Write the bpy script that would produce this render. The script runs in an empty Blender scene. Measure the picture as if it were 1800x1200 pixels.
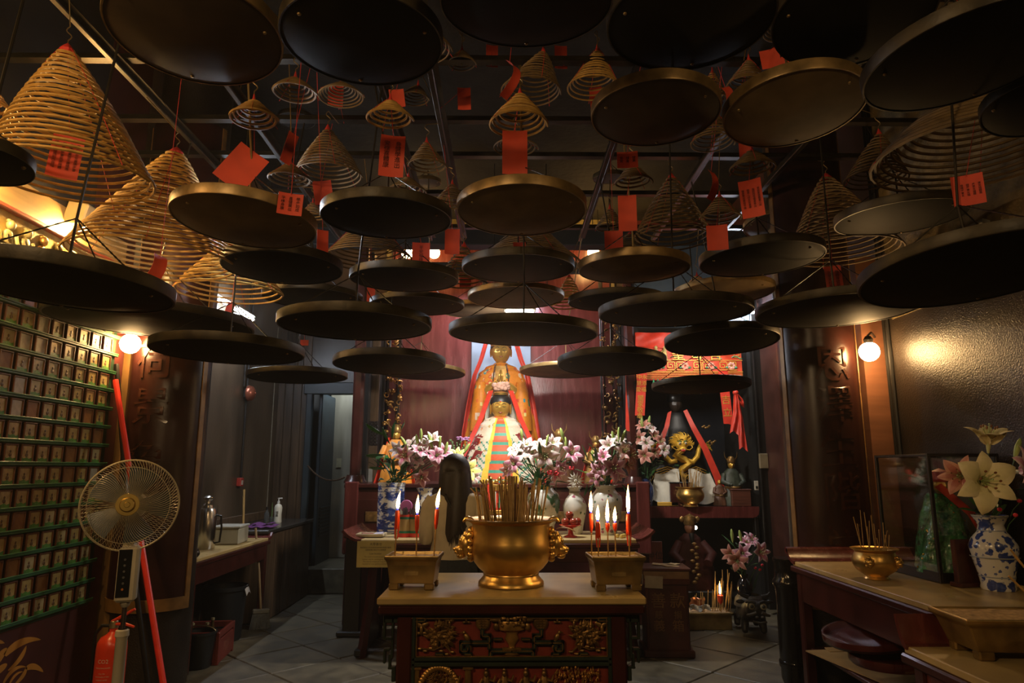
import bpy, bmesh, math, random
from math import sin, cos, pi, radians, atan2, sqrt
from mathutils import Vector, Matrix, Euler, noise

# ------------------------------------------------------------------ camera, world, exposure
S = bpy.context.scene
COL = S.collection
TILT, YAW = radians(10.48), radians(-0.55)
cam_data = bpy.data.cameras.new('camera')
cam = bpy.data.objects.new('camera', cam_data)
COL.objects.link(cam)
cam.location = (0, 0, 1.55)
cam.rotation_euler = (pi / 2 + TILT, 0, YAW)
cam_data.lens, cam_data.sensor_width = 24.0, 36.0
cam_data.clip_start, cam_data.clip_end = 0.05, 60
S.camera = cam
world = bpy.data.worlds.new('dim_street_evening')
S.world = world
world.use_nodes = True
world.node_tree.nodes['Background'].inputs[0].default_value = (1.0, 0.80, 0.52, 1)
world.node_tree.nodes['Background'].inputs[1].default_value = 0.030
_hz = world.node_tree.nodes.new('ShaderNodeVolumeScatter')      # thin incense smoke in the air
_hz.inputs['Density'].default_value, _hz.inputs['Anisotropy'].default_value = .0030, .45
_hz.inputs['Color'].default_value = (.95, .92, .82, 1)
world.node_tree.links.new(_hz.outputs[0], world.node_tree.nodes['World Output'].inputs['Volume'])
S.view_settings.view_transform = 'Standard'
S.view_settings.look = 'None'
S.view_settings.gamma = 1
S.view_settings.use_curve_mapping = False
S.view_settings.exposure = 0.0
try:
    S.cycles.use_denoising = True
    S.cycles.max_bounces = 6
    S.cycles.sample_clamp_indirect = 3.0
    S.cycles.caustics_reflective = False
    S.cycles.caustics_refractive = False
    S.cycles.transparent_max_bounces = 12
except Exception:
    pass

def lamp(name, kind, loc, energy, color, size=0.1, rot=(0, 0, 0), spot=None, blend=.6, size_y=None):
    d = bpy.data.lights.new(name, kind)
    d.energy, d.color = energy, color
    if kind == 'AREA':
        d.size = size
        if size_y: d.shape, d.size_y = 'RECTANGLE', size_y
    else:
        d.shadow_soft_size = size
    if spot: d.spot_size, d.spot_blend = spot, blend
    o = bpy.data.objects.new(name, d)
    o.location, o.rotation_euler = loc, rot
    COL.objects.link(o)
    return o
WARM = (1.0, 0.62, 0.26)
# the altar strip lights, the niche light, the added rear and corridor fills, and the warm ceiling lamps of the entrance bay behind the camera
lamp('altar_strip_light', 'AREA', (.10, 6.22, 2.90), 38, (1.0, .93, .84), .45, (radians(62), 0, 0), size_y=.12)
lamp('altar_flower_light', 'AREA', (.10, 6.18, 2.89), 38, (1.0, .95, .88), .45, (radians(12), 0, 0), size_y=.12)
lamp('altar_rear_fill', 'AREA', (-.06, 8.66, 3.80), 70, (.84, .82, 1.0), 1.0, (radians(12), 0, 0), size_y=.08)  # added fill without a fixture, streaks cool light down the red lining
lamp('niche_strip', 'AREA', (2.25, 7.30, 3.0), 10, (1.0, .90, .76), .6, (radians(48), 0, 0), size_y=.08)
lamp('corridor_fill', 'POINT', (-2.2, 9.6, 2.85), 28, (.75, .88, 1.0), .08)  # added fill without a fixture, lifts the dark doorway and pale door
lamp('entrance_lamp', 'POINT', (-1.7, -.6, 3.3), 150, (1.0, .66, .32), .12)
lamp('entrance_lamp_right', 'POINT', (1.9, -.9, 3.3), 60, (1.0, .66, .32), .12)
lamp('entrance_wall_lamp', 'POINT', (-2.55, 1.6, 3.1), 40, (1.0, .60, .24), .08)


# ------------------------------------------------------------------ measuring: a pixel of the photograph at a distance -> a point of the room
_R = Euler((pi / 2 + TILT, 0, YAW)).to_matrix()
EYE = Vector((0, 0, 1.55))
def ray(px, py): return _R @ Vector(((px - 900) / 1200, (600 - py) / 1200, -1))
def at_y(px, py, y): d = ray(px, py); return EYE + d * (y / d.y)
def at_x(px, py, x): d = ray(px, py); return EYE + d * (x / d.x)
def at_z(px, py, z): d = ray(px, py); return EYE + d * ((z - 1.55) / d.z)
def at_d(px, py, d): return EYE + ray(px, py) * d
rnd = random.Random(7)

# ------------------------------------------------------------------ materials
MATS = {}
def mat(name, col=(.5, .5, .5), rough=.5, metal=0, var=.25, scale=8, bump=0, bscale=None, vcol=False, emit=None,
        estr=0, stretch=None, spec=.5, col2=None, trans=0, coat=0, bdist=.01, rvar=0, alpha=1):
    if name in MATS: return MATS[name]
    m = bpy.data.materials.new(name); m.use_nodes = True
    nt = m.node_tree; N = nt.nodes; L = nt.links
    b = N['Principled BSDF']
    b.inputs['Roughness'].default_value = rough
    b.inputs['Metallic'].default_value = metal
    b.inputs['Specular IOR Level'].default_value = spec
    b.inputs['Coat Weight'].default_value = coat
    b.inputs['Coat Roughness'].default_value = .15
    tc = N.new('ShaderNodeTexCoord'); mp = N.new('ShaderNodeMapping')
    L.new(tc.outputs['Object'], mp.inputs[0])
    if stretch: mp.inputs['Scale'].default_value = stretch
    nz = N.new('ShaderNodeTexNoise'); nz.inputs['Scale'].default_value = scale
    nz.inputs['Detail'].default_value = 5
    L.new(mp.outputs[0], nz.inputs['Vector'])
    if vcol:
        a = N.new('ShaderNodeVertexColor'); a.layer_name = 'Col'; base = a.outputs[0]
    else:
        r = N.new('ShaderNodeRGB'); r.outputs[0].default_value = (*col, 1); base = r.outputs[0]
    mr = N.new('ShaderNodeMapRange')
    mr.inputs['From Min'].default_value, mr.inputs['From Max'].default_value = .3, .7
    L.new(nz.outputs[0], mr.inputs['Value'])
    mx = N.new('ShaderNodeMix'); mx.data_type = 'RGBA'
    if col2:
        mx.blend_type = 'MIX'; mx.inputs[7].default_value = (*col2, 1)
        L.new(mr.outputs[0], mx.inputs[0])
    else:
        mx.blend_type = 'MULTIPLY'; mx.inputs[0].default_value = 1
        mr.inputs['To Min'].default_value, mr.inputs['To Max'].default_value = 1 - var, 1 + var * .5
        L.new(mr.outputs[0], mx.inputs[7])
    L.new(base, mx.inputs[6]); L.new(mx.outputs[2], b.inputs['Base Color'])
    if rvar:
        m2 = N.new('ShaderNodeMapRange'); m2.inputs['To Min'].default_value = max(.03, rough - rvar)
        m2.inputs['To Max'].default_value = min(1, rough + rvar); L.new(nz.outputs[0], m2.inputs[0])
        L.new(m2.outputs[0], b.inputs['Roughness'])
    if bump:
        n2 = N.new('ShaderNodeTexNoise'); n2.inputs['Scale'].default_value = bscale or scale * 4
        n2.inputs['Detail'].default_value = 4
        L.new(mp.outputs[0], n2.inputs['Vector'])
        bp = N.new('ShaderNodeBump'); bp.inputs['Strength'].default_value = bump; bp.inputs['Distance'].default_value = bdist
        L.new(n2.outputs[0], bp.inputs['Height']); L.new(bp.outputs[0], b.inputs['Normal'])
    if emit == 'vcol':
        L.new(base, b.inputs['Emission Color']); b.inputs['Emission Strength'].default_value = estr
    elif emit:
        b.inputs['Emission Color'].default_value = (*emit, 1); b.inputs['Emission Strength'].default_value = estr
    if trans:
        b.inputs['Transmission Weight'].default_value = trans
        b.inputs['IOR'].default_value = 1.45
    if alpha < 1: b.inputs['Alpha'].default_value = alpha
    MATS[name] = m
    return m
def thin_glass(name, tint=(.9, .95, .9), mixv=.12):
    m = bpy.data.materials.new(name); m.use_nodes = True
    nt = m.node_tree; N = nt.nodes; L = nt.links
    N.remove(N['Principled BSDF']); out = N['Material Output']
    t = N.new('ShaderNodeBsdfTransparent'); t.inputs[0].default_value = (*tint, 1)
    g = N.new('ShaderNodeBsdfGlossy'); g.inputs['Roughness'].default_value = .04
    lw = N.new('ShaderNodeLayerWeight'); lw.inputs[0].default_value = .5
    pw = N.new('ShaderNodeMath'); pw.operation = 'POWER'; pw.inputs[1].default_value = 4.0; L.new(lw.outputs['Facing'], pw.inputs[0])
    f = N.new('ShaderNodeMath'); f.operation = 'MULTIPLY_ADD'; f.inputs[1].default_value = .55; f.inputs[2].default_value = .035; L.new(pw.outputs[0], f.inputs[0])
    nz = N.new('ShaderNodeTexNoise'); nz.inputs['Scale'].default_value = 6
    ad = N.new('ShaderNodeMath'); ad.operation = 'MULTIPLY_ADD'; ad.inputs[1].default_value = mixv
    L.new(nz.outputs[0], ad.inputs[0]); L.new(f.outputs[0], ad.inputs[2])
    x = N.new('ShaderNodeMixShader'); L.new(ad.outputs[0], x.inputs[0]); L.new(t.outputs[0], x.inputs[1]); L.new(g.outputs[0], x.inputs[2])
    L.new(x.outputs[0], out.inputs[0]); MATS[name] = m
    return m

# ------------------------------------------------------------------ mesh builder
def lerp(a, b, t): return a + (b - a) * t
def mixc(a, b, t): return tuple(x + (y - x) * t for x, y in zip(a, b))
class MB:
    def __init__(s): s.v = []; s.f = []; s.c = []; s.col = (1, 1, 1); s.used = False
    def color(s, c): s.col = c; s.used = True; return s
    def add(s, vs, fs, M=None, cols=None):
        n = len(s.v)
        s.v += [tuple(M @ Vector(p)) for p in vs] if M is not None else [tuple(p) for p in vs]
        for i, f in enumerate(fs):
            s.f.append(tuple(n + k for k in f)); s.c.append(cols[i] if cols else s.col)
        return s
    def box(s, c, d, rot=None, bv=0.0, M=None):
        hx, hy, hz = d[0] / 2, d[1] / 2, d[2] / 2
        T = Matrix.Translation(c)
        if rot is not None: T = T @ (rot.to_4x4() if isinstance(rot, Matrix) else Euler(rot).to_matrix().to_4x4())
        if M is not None: T = M @ T
        bv = min(bv, hx * .45, hy * .45, hz * .45)
        if bv <= 0:
            vs = [(x, y, z) for x in (-hx, hx) for y in (-hy, hy) for z in (-hz, hz)]
            return s.add(vs, [(0, 1, 3, 2), (4, 6, 7, 5), (0, 4, 5, 1), (2, 3, 7, 6), (0, 2, 6, 4), (1, 5, 7, 3)], T)
        vs = []; idx = {}
        for sx in (-1, 1):
            for sy in (-1, 1):
                for sz in (-1, 1):
                    for a in range(3):
                        p = [sx * (hx - (bv if a != 0 else 0)), sy * (hy - (bv if a != 1 else 0)), sz * (hz - (bv if a != 2 else 0))]
                        idx[sx, sy, sz, a] = len(vs); vs.append(p)
        fs = []
        for sg in (-1, 1):
            fs.append([idx[sg, y, z, 0] for y, z in ((-1, -1), (1, -1), (1, 1), (-1, 1))])
            fs.append([idx[x, sg, z, 1] for x, z in ((-1, -1), (1, -1), (1, 1), (-1, 1))])
            fs.append([idx[x, y, sg, 2] for x, y in ((-1, -1), (1, -1), (1, 1), (-1, 1))])
        for a, b in ((-1, -1), (-1, 1), (1, -1), (1, 1)):
            fs.append([idx[a, b, -1, 0], idx[a, b, -1, 1], idx[a, b, 1, 1], idx[a, b, 1, 0]])
            fs.append([idx[a, -1, b, 0], idx[a, -1, b, 2], idx[a, 1, b, 2], idx[a, 1, b, 0]])
            fs.append([idx[-1, a, b, 1], idx[-1, a, b, 2], idx[1, a, b, 2], idx[1, a, b, 1]])
        for sx in (-1, 1):
            for sy in (-1, 1):
                for sz in (-1, 1): fs.append([idx[sx, sy, sz, 0], idx[sx, sy, sz, 1], idx[sx, sy, sz, 2]])
        return s.add(vs, fs, T)
    def lathe(s, prof, seg=24, c=(0, 0, 0), M=None, colf=None, a0=0, a1=2 * pi):
        full = abs(a1 - a0 - 2 * pi) < 1e-6
        n = seg if full else seg + 1
        vs = []
        for r, z in prof:
            for k in range(n):
                a = a0 + (a1 - a0) * k / seg
                vs.append((c[0] + r * cos(a), c[1] + r * sin(a), c[2] + z))
        fs = []; cs = []
        for i in range(len(prof) - 1):
            for k in range(seg):
                k2 = (k + 1) % n
                fs.append((i * n + k, i * n + k2, (i + 1) * n + k2, (i + 1) * n + k))
                cs.append(colf(a0 + (a1 - a0) * (k + .5) / seg, (prof[i][1] + prof[i + 1][1]) / 2) if colf else s.col)
        if colf: s.used = True
        return s.add(vs, fs, M, cs)
    def tube(s, pts, r, seg=6, closed=False, cap=True, M=None):
        pts = [Vector(p) for p in pts]; n = len(pts)
        rf = r if callable(r) else ((lambda i: r[i]) if isinstance(r, (list, tuple)) else (lambda i: r))
        vs = []; up = None
        for i, p in enumerate(pts):
            if closed: t = pts[(i + 1) % n] - pts[i - 1]
            else: t = pts[min(i + 1, n - 1)] - pts[max(i - 1, 0)]
            if t.length < 1e-9: t = Vector((0, 0, 1))
            t.normalize()
            if up is None:
                up = Vector((0, 0, 1)) if abs(t.z) < .9 else Vector((1, 0, 0))
            u = up - t * up.dot(t)
            if u.length < 1e-6: u = t.orthogonal()
            u.normalize(); w = t.cross(u); up = u
            for k in range(seg):
                a = 2 * pi * k / seg
                vs.append(p + (u * cos(a) + w * sin(a)) * rf(i))
        fs = []
        for i in range(n if closed else n - 1):
            j = (i + 1) % n
            for k in range(seg):
                k2 = (k + 1) % seg
                fs.append((i * seg + k, i * seg + k2, j * seg + k2, j * seg + k))
        if cap and not closed:
            fs.append(tuple(range(seg))[::-1]); fs.append(tuple((n - 1) * seg + k for k in range(seg)))
        return s.add(vs, fs, M)
    def ball(s, c, r, seg=12, rings=8, M=None):
        if not isinstance(r, (tuple, list)): r = (r, r, r)
        vs = []; fs = []
        for i in range(rings + 1):
            th = pi * i / rings
            for k in range(seg):
                a = 2 * pi * k / seg
                vs.append((c[0] + r[0] * sin(th) * cos(a), c[1] + r[1] * sin(th) * sin(a), c[2] - r[2] * cos(th)))
        for i in range(rings):
            for k in range(seg):
                k2 = (k + 1) % seg
                fs.append((i * seg + k, i * seg + k2, (i + 1) * seg + k2, (i + 1) * seg + k))
        return s.add(vs, fs, M)
    def prism(s, poly, d, M=None):          # polygon in the local xz plane, extruded along y by d
        n = len(poly)
        vs = [(x, -d / 2, z) for x, z in poly] + [(x, d / 2, z) for x, z in poly]
        fs = [tuple(range(n)), tuple(range(2 * n - 1, n - 1, -1))]
        fs += [(k, n + k, n + (k + 1) % n, (k + 1) % n) for k in range(n)]
        return s.add(vs, fs, M)
    def grid(s, f, nu, nv, thick=0, M=None, colf=None, wrap=False):
        P = [[Vector(f(u / nu, v / nv)) for u in range(nu + 1)] for v in range(nv + 1)]
        vs = [p for row in P for p in row]; w = nu + 1
        fs = []; cs = []
        for v in range(nv):
            for u in range(nu):
                fs.append((v * w + u, v * w + u + 1, (v + 1) * w + u + 1, (v + 1) * w + u))
                cs.append(colf((u + .5) / nu, (v + .5) / nv) if colf else s.col)
        if colf: s.used = True
        if thick:
            nrm = []
            for v in range(nv + 1):
                for u in range(nu + 1):
                    a = P[v][min(u + 1, nu)] - P[v][max(u - 1, 0)]; b = P[min(v + 1, nv)][u] - P[max(v - 1, 0)][u]
                    q = a.cross(b); nrm.append(q.normalized() if q.length > 1e-12 else Vector((0, 0, 1)))
            m = len(vs); vs = vs + [p - q * thick for p, q in zip(vs, nrm)]
            fs2 = [tuple(m + k for k in f_[::-1]) for f_ in fs]; cs2 = list(cs)
            rim = [u for u in range(w)] + [v * w + nu for v in range(1, nv + 1)] + [nv * w + u for u in range(nu - 1, -1, -1)] + [v * w for v in range(nv - 1, 0, -1)]
            for k in range(len(rim)):
                a, b = rim[k], rim[(k + 1) % len(rim)]
                fs2.append((b, a, m + a, m + b)); cs2.append(cs[0])
            fs += fs2; cs += cs2
        return s.add(vs, fs, M, cs)

def mesh_of(name, mb, m, smooth=35):
    me = bpy.data.meshes.new(name)
    me.from_pydata(mb.v, [], mb.f)
    if mb.used:
        at = me.color_attributes.new('Col', 'FLOAT_COLOR', 'CORNER')
        dat = []
        for p, c in zip(me.polygons, mb.c): dat += [c[0], c[1], c[2], 1.0] * p.loop_total
        at.data.foreach_set('color', dat)
    for k in (m if isinstance(m, (list, tuple)) else [m]): me.materials.append(k)
    if smooth:
        me.polygons.foreach_set('use_smooth', [True] * len(me.polygons))
        me.set_sharp_from_angle(angle=radians(smooth))
    me.update()
    return me
def obj(name, mb, m, parent=None, smooth=35, loc=None, rot=None):
    me = mb if isinstance(mb, bpy.types.Mesh) else mesh_of(name, mb, m, smooth)
    o = bpy.data.objects.new(name, me); COL.objects.link(o)
    if parent: o.parent = parent
    if loc is not None: o.location = loc
    if rot is not None: o.rotation_euler = rot
    return o
def tag(o, label, cat, group=None):
    o['label'] = label; o['category'] = cat
    if group: o['group'] = group
    return o
def thing(name, label, cat, loc=(0, 0, 0), rz=0, group=None, rot=None):
    o = bpy.data.objects.new(name, None); COL.objects.link(o)
    o.empty_display_size = .05
    o.location = loc; o.rotation_euler = rot if rot else (0, 0, rz)
    return tag(o, label, cat, group)
def struct(name, mb, m, smooth=35, parent=None):
    o = obj(name, mb, m, parent, smooth)
    if not parent: o['kind'] = 'structure'
    return o
def copy_tree(o, parent=None):
    c = o.copy(); COL.objects.link(c)
    if parent: c.parent = parent
    for ch in o.children: copy_tree(ch, c)
    return c
def text_mesh(txt, size, depth=0.0, res=2, align='CENTER', space=1.0, line=1.0, bold=0):
    cu = bpy.data.curves.new('lettering', 'FONT')
    cu.body = txt; cu.size = size; cu.offset = bold; cu.extrude = depth; cu.resolution_u = res
    cu.align_x = align; cu.align_y = 'CENTER'; cu.space_character = space; cu.space_line = line
    o = bpy.data.objects.new('lettering', cu); COL.objects.link(o)
    dg = bpy.context.evaluated_depsgraph_get(); dg.update()
    me = bpy.data.meshes.new_from_object(o.evaluated_get(dg))
    bpy.data.objects.remove(o); bpy.data.curves.remove(cu)
    vs = [tuple(v.co) for v in me.vertices]; fs = [tuple(p.vertices) for p in me.polygons]
    bpy.data.meshes.remove(me)
    return vs, fs
RX90 = Matrix.Rotation(pi / 2, 4, 'X')

# ================================================================== STRUCTURE
m_lacq = mat('black_lacquer_wall', (.020, .014, .010), .32, var=.5, scale=3, bump=.7, bscale=105, rvar=.1, bdist=.004)
m_plas = mat('smoked_plaster', (.082, .055, .032), .32, var=.55, scale=2.2, bump=.25, bscale=30, stretch=(1, 1, .35), rvar=.1, bdist=.005)
m_wood = mat('smoked_wood_panel', (.085, .050, .026), .38, var=.5, scale=5, stretch=(6, 6, .35), bump=.15, bscale=30, bdist=.004)
m_redw = mat('oxblood_wall_paint', (.075, .015, .011), .5, var=.3, scale=3, bump=.1, bscale=40, bdist=.003)
m_redl = mat('oxblood_lacquer', (.105, .022, .018), .26, var=.35, scale=5, bump=.25, bscale=30, stretch=(3, 3, .35), bdist=.003, rvar=.1)
m_dred = mat('dark_red_lacquer', (.050, .011, .008), .27, var=.4, scale=5, bump=.1, bscale=40, bdist=.003)
m_black = mat('black_wood', (.010, .0085, .007), .35, var=.4, scale=6, stretch=(1, 1, .2))
m_soot = mat('soot_black', (.012, .010, .008), .75, var=.4, scale=3)
m_metal = mat('black_steel_rail', (.05, .042, .030), .33, metal=.85, var=.4, scale=12)
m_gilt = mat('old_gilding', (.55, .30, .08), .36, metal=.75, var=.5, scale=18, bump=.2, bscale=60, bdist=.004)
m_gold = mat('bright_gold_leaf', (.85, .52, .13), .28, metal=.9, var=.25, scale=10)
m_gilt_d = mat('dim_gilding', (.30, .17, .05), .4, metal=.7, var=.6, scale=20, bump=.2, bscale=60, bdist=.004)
m_stone = mat('flagstone', (.105, .086, .050), .55, var=.5, scale=7, bump=.3, bscale=60, rvar=.15, bdist=.004)
m_grout = mat('floor_joint', (.022, .018, .013), .8, var=.3)
m_bluedoor = mat('blue_black_door_wood', (.018, .032, .040), .4, var=.4, scale=4)
m_pale = mat('pale_door_paint', (.24, .21, .15), .5, var=.4, scale=3, stretch=(2, 2, .4))
m_bluelit = mat('blue_lit_wall_tone', (.10, .135, .165), .45, var=.3, scale=3)  # blue light on the wall above the niche, put into its colour
m_greyblue = mat('faded_grey_blue_panel', (.13, .17, .20), .55, var=.35, scale=3)
m_ceil = mat('smoke_stained_ceiling', (.012, .011, .008), .8, var=.6, scale=3, bump=.4, bscale=14, bdist=.02, spec=.15)

# floor: flagstones laid on the diagonal, joints recessed
mb = MB().box((0, 4.6, -.06), (7.2, 13, .08)); floor = struct('floor', mb, m_grout, 0)
half = .30
slab = MB().box((0, 0, 0), (half * 2 - .012, half * 2 - .012, .05), bv=.006)
slab_me = [mesh_of('flagstone', slab, m_stone, 30)]
for k in range(3):
    mm = m_stone.copy(); mm.name = 'flagstone_tone'
    rgb = [n for n in mm.node_tree.nodes if n.type == 'RGB'][0]
    f = (.8, 1.12, .93)[k]; rgb.outputs[0].default_value = (.105 * f, .086 * f, .050 * f, 1)
    me = slab_me[0].copy(); me.materials.clear(); me.materials.append(mm); slab_me.append(me)
q = half * 2
for i in range(-14, 15):
    for j in range(-14, 15):
        x, y = (i - j) * q * .7071 - .1, 6.9 + (i + j) * q * .7071
        if -3.3 < x < 3.2 and 4.7 < y < 9.5:
            obj('flagstone', slab_me[rnd.randrange(4)], None, floor, loc=(x, y, -.025 + rnd.uniform(-.0025, .0025)), rot=(0, 0, pi / 4 + rnd.choice((0, pi / 2))))

struct('ceiling', MB().box((0, 4.4, 5.06), (7.2, 13.2, .12)), m_ceil)
# side walls
struct('wall_left', MB().box((-3.02, 1.7, 2.5), (.24, 6.9, 5.0)), m_redw)
obj('tan_boards', MB().box((-2.888, 3.7, 3.13), (.024, 2.6, .20), bv=.004), mat('tan_upper_boards', (.30, .19, .07), .5, var=.4, scale=5, stretch=(3, .3, 3)), bpy.data.objects['wall_left'])
obj('upper_boards', MB().box((.0125, 1.4, 4.1), (.025, 6.3, 1.75), M=Matrix.Translation((-2.9, 0, 0))), m_soot, bpy.data.objects['wall_left'])
struct('wall_right', MB().box((3.04, 1.7, 2.5), (.24, 6.9, 5.0)), m_lacq)
struct('wall_left_rear', MB().box((-3.17, 7.2, 2.5), (.24, 4.2, 5.0)), m_plas)
struct('wall_right_rear', MB().box((3.14, 7.2, 2.5), (.24, 4.2, 5.0)), mat('brown_red_side_wall', (.055, .020, .014), .34, var=.4, scale=4, bump=.2, bscale=40, bdist=.004))
# rear wall: left wooden panel, door opening, upper wall, altar bay, right bay
o = struct('wall_rear_left', MB().box((-2.86, 9.28, 2.5), (.46, .16, 5.0)), m_wood)
for k in range(4):
    obj('panel', MB().box((-3.02 + .112 * k, 9.195, 1.7), (.106, .022, 3.4), bv=.006), m_wood, o)
obj('trim_strip', MB().box((-3.055, 9.0, 1.85), (.02, .02, 3.1)), m_pale, o)
struct('wall_rear_above_door', MB().box((-2.26, 9.28, 3.8), (.75, .16, 2.42)), m_plas)
struct('wall_rear_beside_door', MB().box((-1.75, 9.28, 2.5), (.30, .16, 5.0)), m_plas)
struct('wall_rear', MB().box((0.7, 9.28, 2.5), (4.7, .16, 5.0)), m_redl)
obj('upper_plaster', MB().box((-.06, 9.185, 4.36), (3.2, .03, 1.28)), mat('gilded_smoky_plaster', (.22, .17, .055), .45, var=.6, scale=6, bump=.6, bscale=34, bdist=.012), bpy.data.objects['wall_rear'])
# doorway with steps
d1 = struct('door_1', MB().box((-2.27, 9.18, 2.60), (.86, .10, .16), bv=.01).box((-2.62, 9.18, 1.28), (.08, .10, 2.5), bv=.01).box((-1.90, 9.18, 1.28), (.08, .10, 2.5), bv=.01), m_bluedoor)
obj('door_leaf', MB().box((-2.34, 10.05, 1.45), (.44, .05, 2.3), bv=.01), m_pale, d1)
obj('notice', MB().box((-2.40, 10.02, 1.62), (.07, .006, .13)), mat('yellowed_paper', (.42, .36, .22), .7), d1)
leaf = obj('door_leaf', MB().box((-2.50, 9.62, 1.4), (.05, .7, 2.3), bv=.01), m_bluedoor, d1)
for k in range(9):
    obj('louvre', MB().box((-2.47, 9.62, .66 + .045 * k), (.012, .5, .028), rot=(0, .5, 0)), m_bluedoor, leaf)
obj('doorway_back', MB().box((-2.3, 11.0, 1.6), (1.6, .1, 3.2)).box((-2.75, 10.2, 1.6), (.1, 1.6, 3.2)).box((-1.75, 10.2, 1.6), (.1, 1.6, 3.2)), m_soot, d1)
struct('trim_1', MB().box((-2.27, 9.42, .075), (.66, .80, .15), bv=.01).box((-2.27, 9.95, .15), (.66, 1.9, .30), bv=.01), m_stone)
# ceiling beam over the altar front and the dark lintel in front of the bays
struct('trim_2', MB().box((0, 8.1, 4.36), (6.0, .22, .26), bv=.01).box((-.13, 8.05, 3.95), (3.4, .06, .14), bv=.01), m_soot)
# altar bay: side partitions with carved openings, red rear lining and the pale panel behind the statues
for sx, x in ((-1, -1.62), (1, 1.50)):
    struct('trim_' + ('3' if sx < 0 else '4'), MB().box((x + sx * .05, 8.7, 2.1), (.07, 1.0, 4.2), bv=.01), m_black)
lin = struct('wall_altar', MB().box((-.06, 9.16, 2.4), (3.0, .08, 4.6)), m_redl)
obj('rear_panel', MB().box((-.06, 9.105, 2.1), (.80, .03, 2.5), bv=.004), m_greyblue, lin)
for x in (-1.42, 1.30):
    obj('edge_board', MB().box((x, 9.09, 2.4), (.05, .05, 4.2), bv=.008), m_black, lin)

def post(x, y, r, z0, z1, name, label):
    t = thing(name, label, 'post', (x, y, 0))
    obj('shaft', MB().box((0, 0, (z0 + z1) / 2), (r, r, z1 - z0), bv=r * .25), m_dred, t)
    obj('plinth', MB().lathe([(r * .9, z0 - .05), (r * 1.1, z0 - .03), (r * .95, z0), (r * .8, z0 + .05)], 16), m_dred, t)
    return t
post(-1.72, 8.0, .12, 1.42, 4.22, 'altar_post', 'slender dark red altar post left of the altar beside the doorway')
post(1.475, 8.0, .11, 1.40, 4.22, 'altar_post', 'slender dark red altar post between the main altar and red banner niche')

# round columns with curved couplet boards
def column(cx, cy, r, txt, side):
    c = struct('wall_column_' + side, MB().lathe([(r, 0), (r, 5.0)], 40, (cx, cy, 0)), m_lacq, 60)
    t = thing('couplet_board', 'curved dark lacquer board with carved characters on the %s round column' % side, 'board', (cx, cy, 0))
    R0 = r + .012; a0, a1 = -pi / 2 - 1.30, -pi / 2 + 1.30; z0, z1 = .55, 4.3
    def sheet(aa, ab, za, zb, rr, th, n=24):
        m_ = MB()
        m_.grid(lambda u, v: ((rr) * cos(aa + (ab - aa) * u), rr * sin(aa + (ab - aa) * u), za + (zb - za) * v), n, 1, thick=th)
        return m_
    obj('panel', sheet(a0, a1, z0, z1, R0 + .02, .02, 30), mat('couplet_lacquer', (.026, .007, .005), .30, spec=.35, var=.4, scale=4, bump=.22, bscale=26, bdist=.004, rvar=.05), t)
    gf = mat('couplet_border_gold', (.23, .115, .030), .42, metal=.25, var=.4, scale=9)
    e = .10
    obj('border', sheet(a0, a0 + e * 1.3, z0, z1, R0 + .028, .02, 3), gf, t)
    obj('border', sheet(a1 - e * 1.3, a1, z0, z1, R0 + .028, .02, 3), gf, t)
    obj('border', sheet(a0, a1, z0, z0 + .085, R0 + .0285, .02, 24), gf, t)
    # carved characters wrapped round the board
    for ch, z in txt:
        vs, fs = text_mesh(ch, .30, .007, 1)
        out = []
        for x, y, dz in vs:
            a = -pi / 2 + x / (R0 + .02)
            rr = R0 + .021 + dz
            out.append((rr * cos(a), rr * sin(a), z + y))
        obj('character', MB().add(out, fs), mat('character_lacquer', (.040, .012, .007), .25, var=.3, scale=20), t, 30)
    return t
column(-2.615, 5.36, .275, (('荷', 2.32), ('景', 1.98), ('象', 1.58), ('多', 1.18)), 'left')
column(2.46, 5.36, .275, (('恩', 2.30), ('澤', 2.0), ('生', 1.66), ('階', 1.36), ('受', .99)), 'right')
# narrow wall returns beside the columns
struct('wall_left_return', MB().box((-2.98, 5.30, 1.5), (.40, .22, 3.0)), mat('ochre_wall_return', (.17, .09, .026), .4, var=.4, scale=4, bump=.2, bscale=40, bdist=.004))
struct('wall_right_return', MB().box((2.99, 5.30, 1.6), (.44, .22, 3.2)), mat('brick_red_wall_return', (.17, .07, .035), .4, var=.4, scale=4, bump=.3, bscale=14, stretch=(.3, .3, 2), bdist=.006))

# ceiling grid of steel rails the incense hangs from
GZ = 3.72
for k, x in enumerate((-2.12, -1.60, -.72, -.42, .72, 1.42, 2.02)):
    t = tag(obj('hanging_rail', MB().box((x, 2.7, GZ), (.035, 7.2, .045), bv=.005).box((x + .03, 2.7, GZ + .012), (.03, 7.2, .006)), m_metal),
            'black steel rail running front to back under the ceiling, %s from the left' % ('first', 'second', 'third', 'fourth', 'fifth', 'sixth', 'seventh')[k], 'rail', 'lengthwise ceiling rails')
for k, y in enumerate((1.7, 2.3, 2.89, 3.44, 4.10, 4.61, 5.3, 6.1)):
    t = tag(obj('cross_rail', MB().box((-.05, y, GZ + .05), (5.5, .04, .045), bv=.005).box((-.05, y - .028, GZ + .03), (5.5, .025, .006)), m_metal),
            'black steel cross rail spanning the hall, %s row counted from the camera' % ('first', 'second', 'third', 'fourth', 'fifth', 'sixth', 'seventh', 'eighth', 'ninth')[k], 'rail', 'crosswise ceiling rails')

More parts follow.
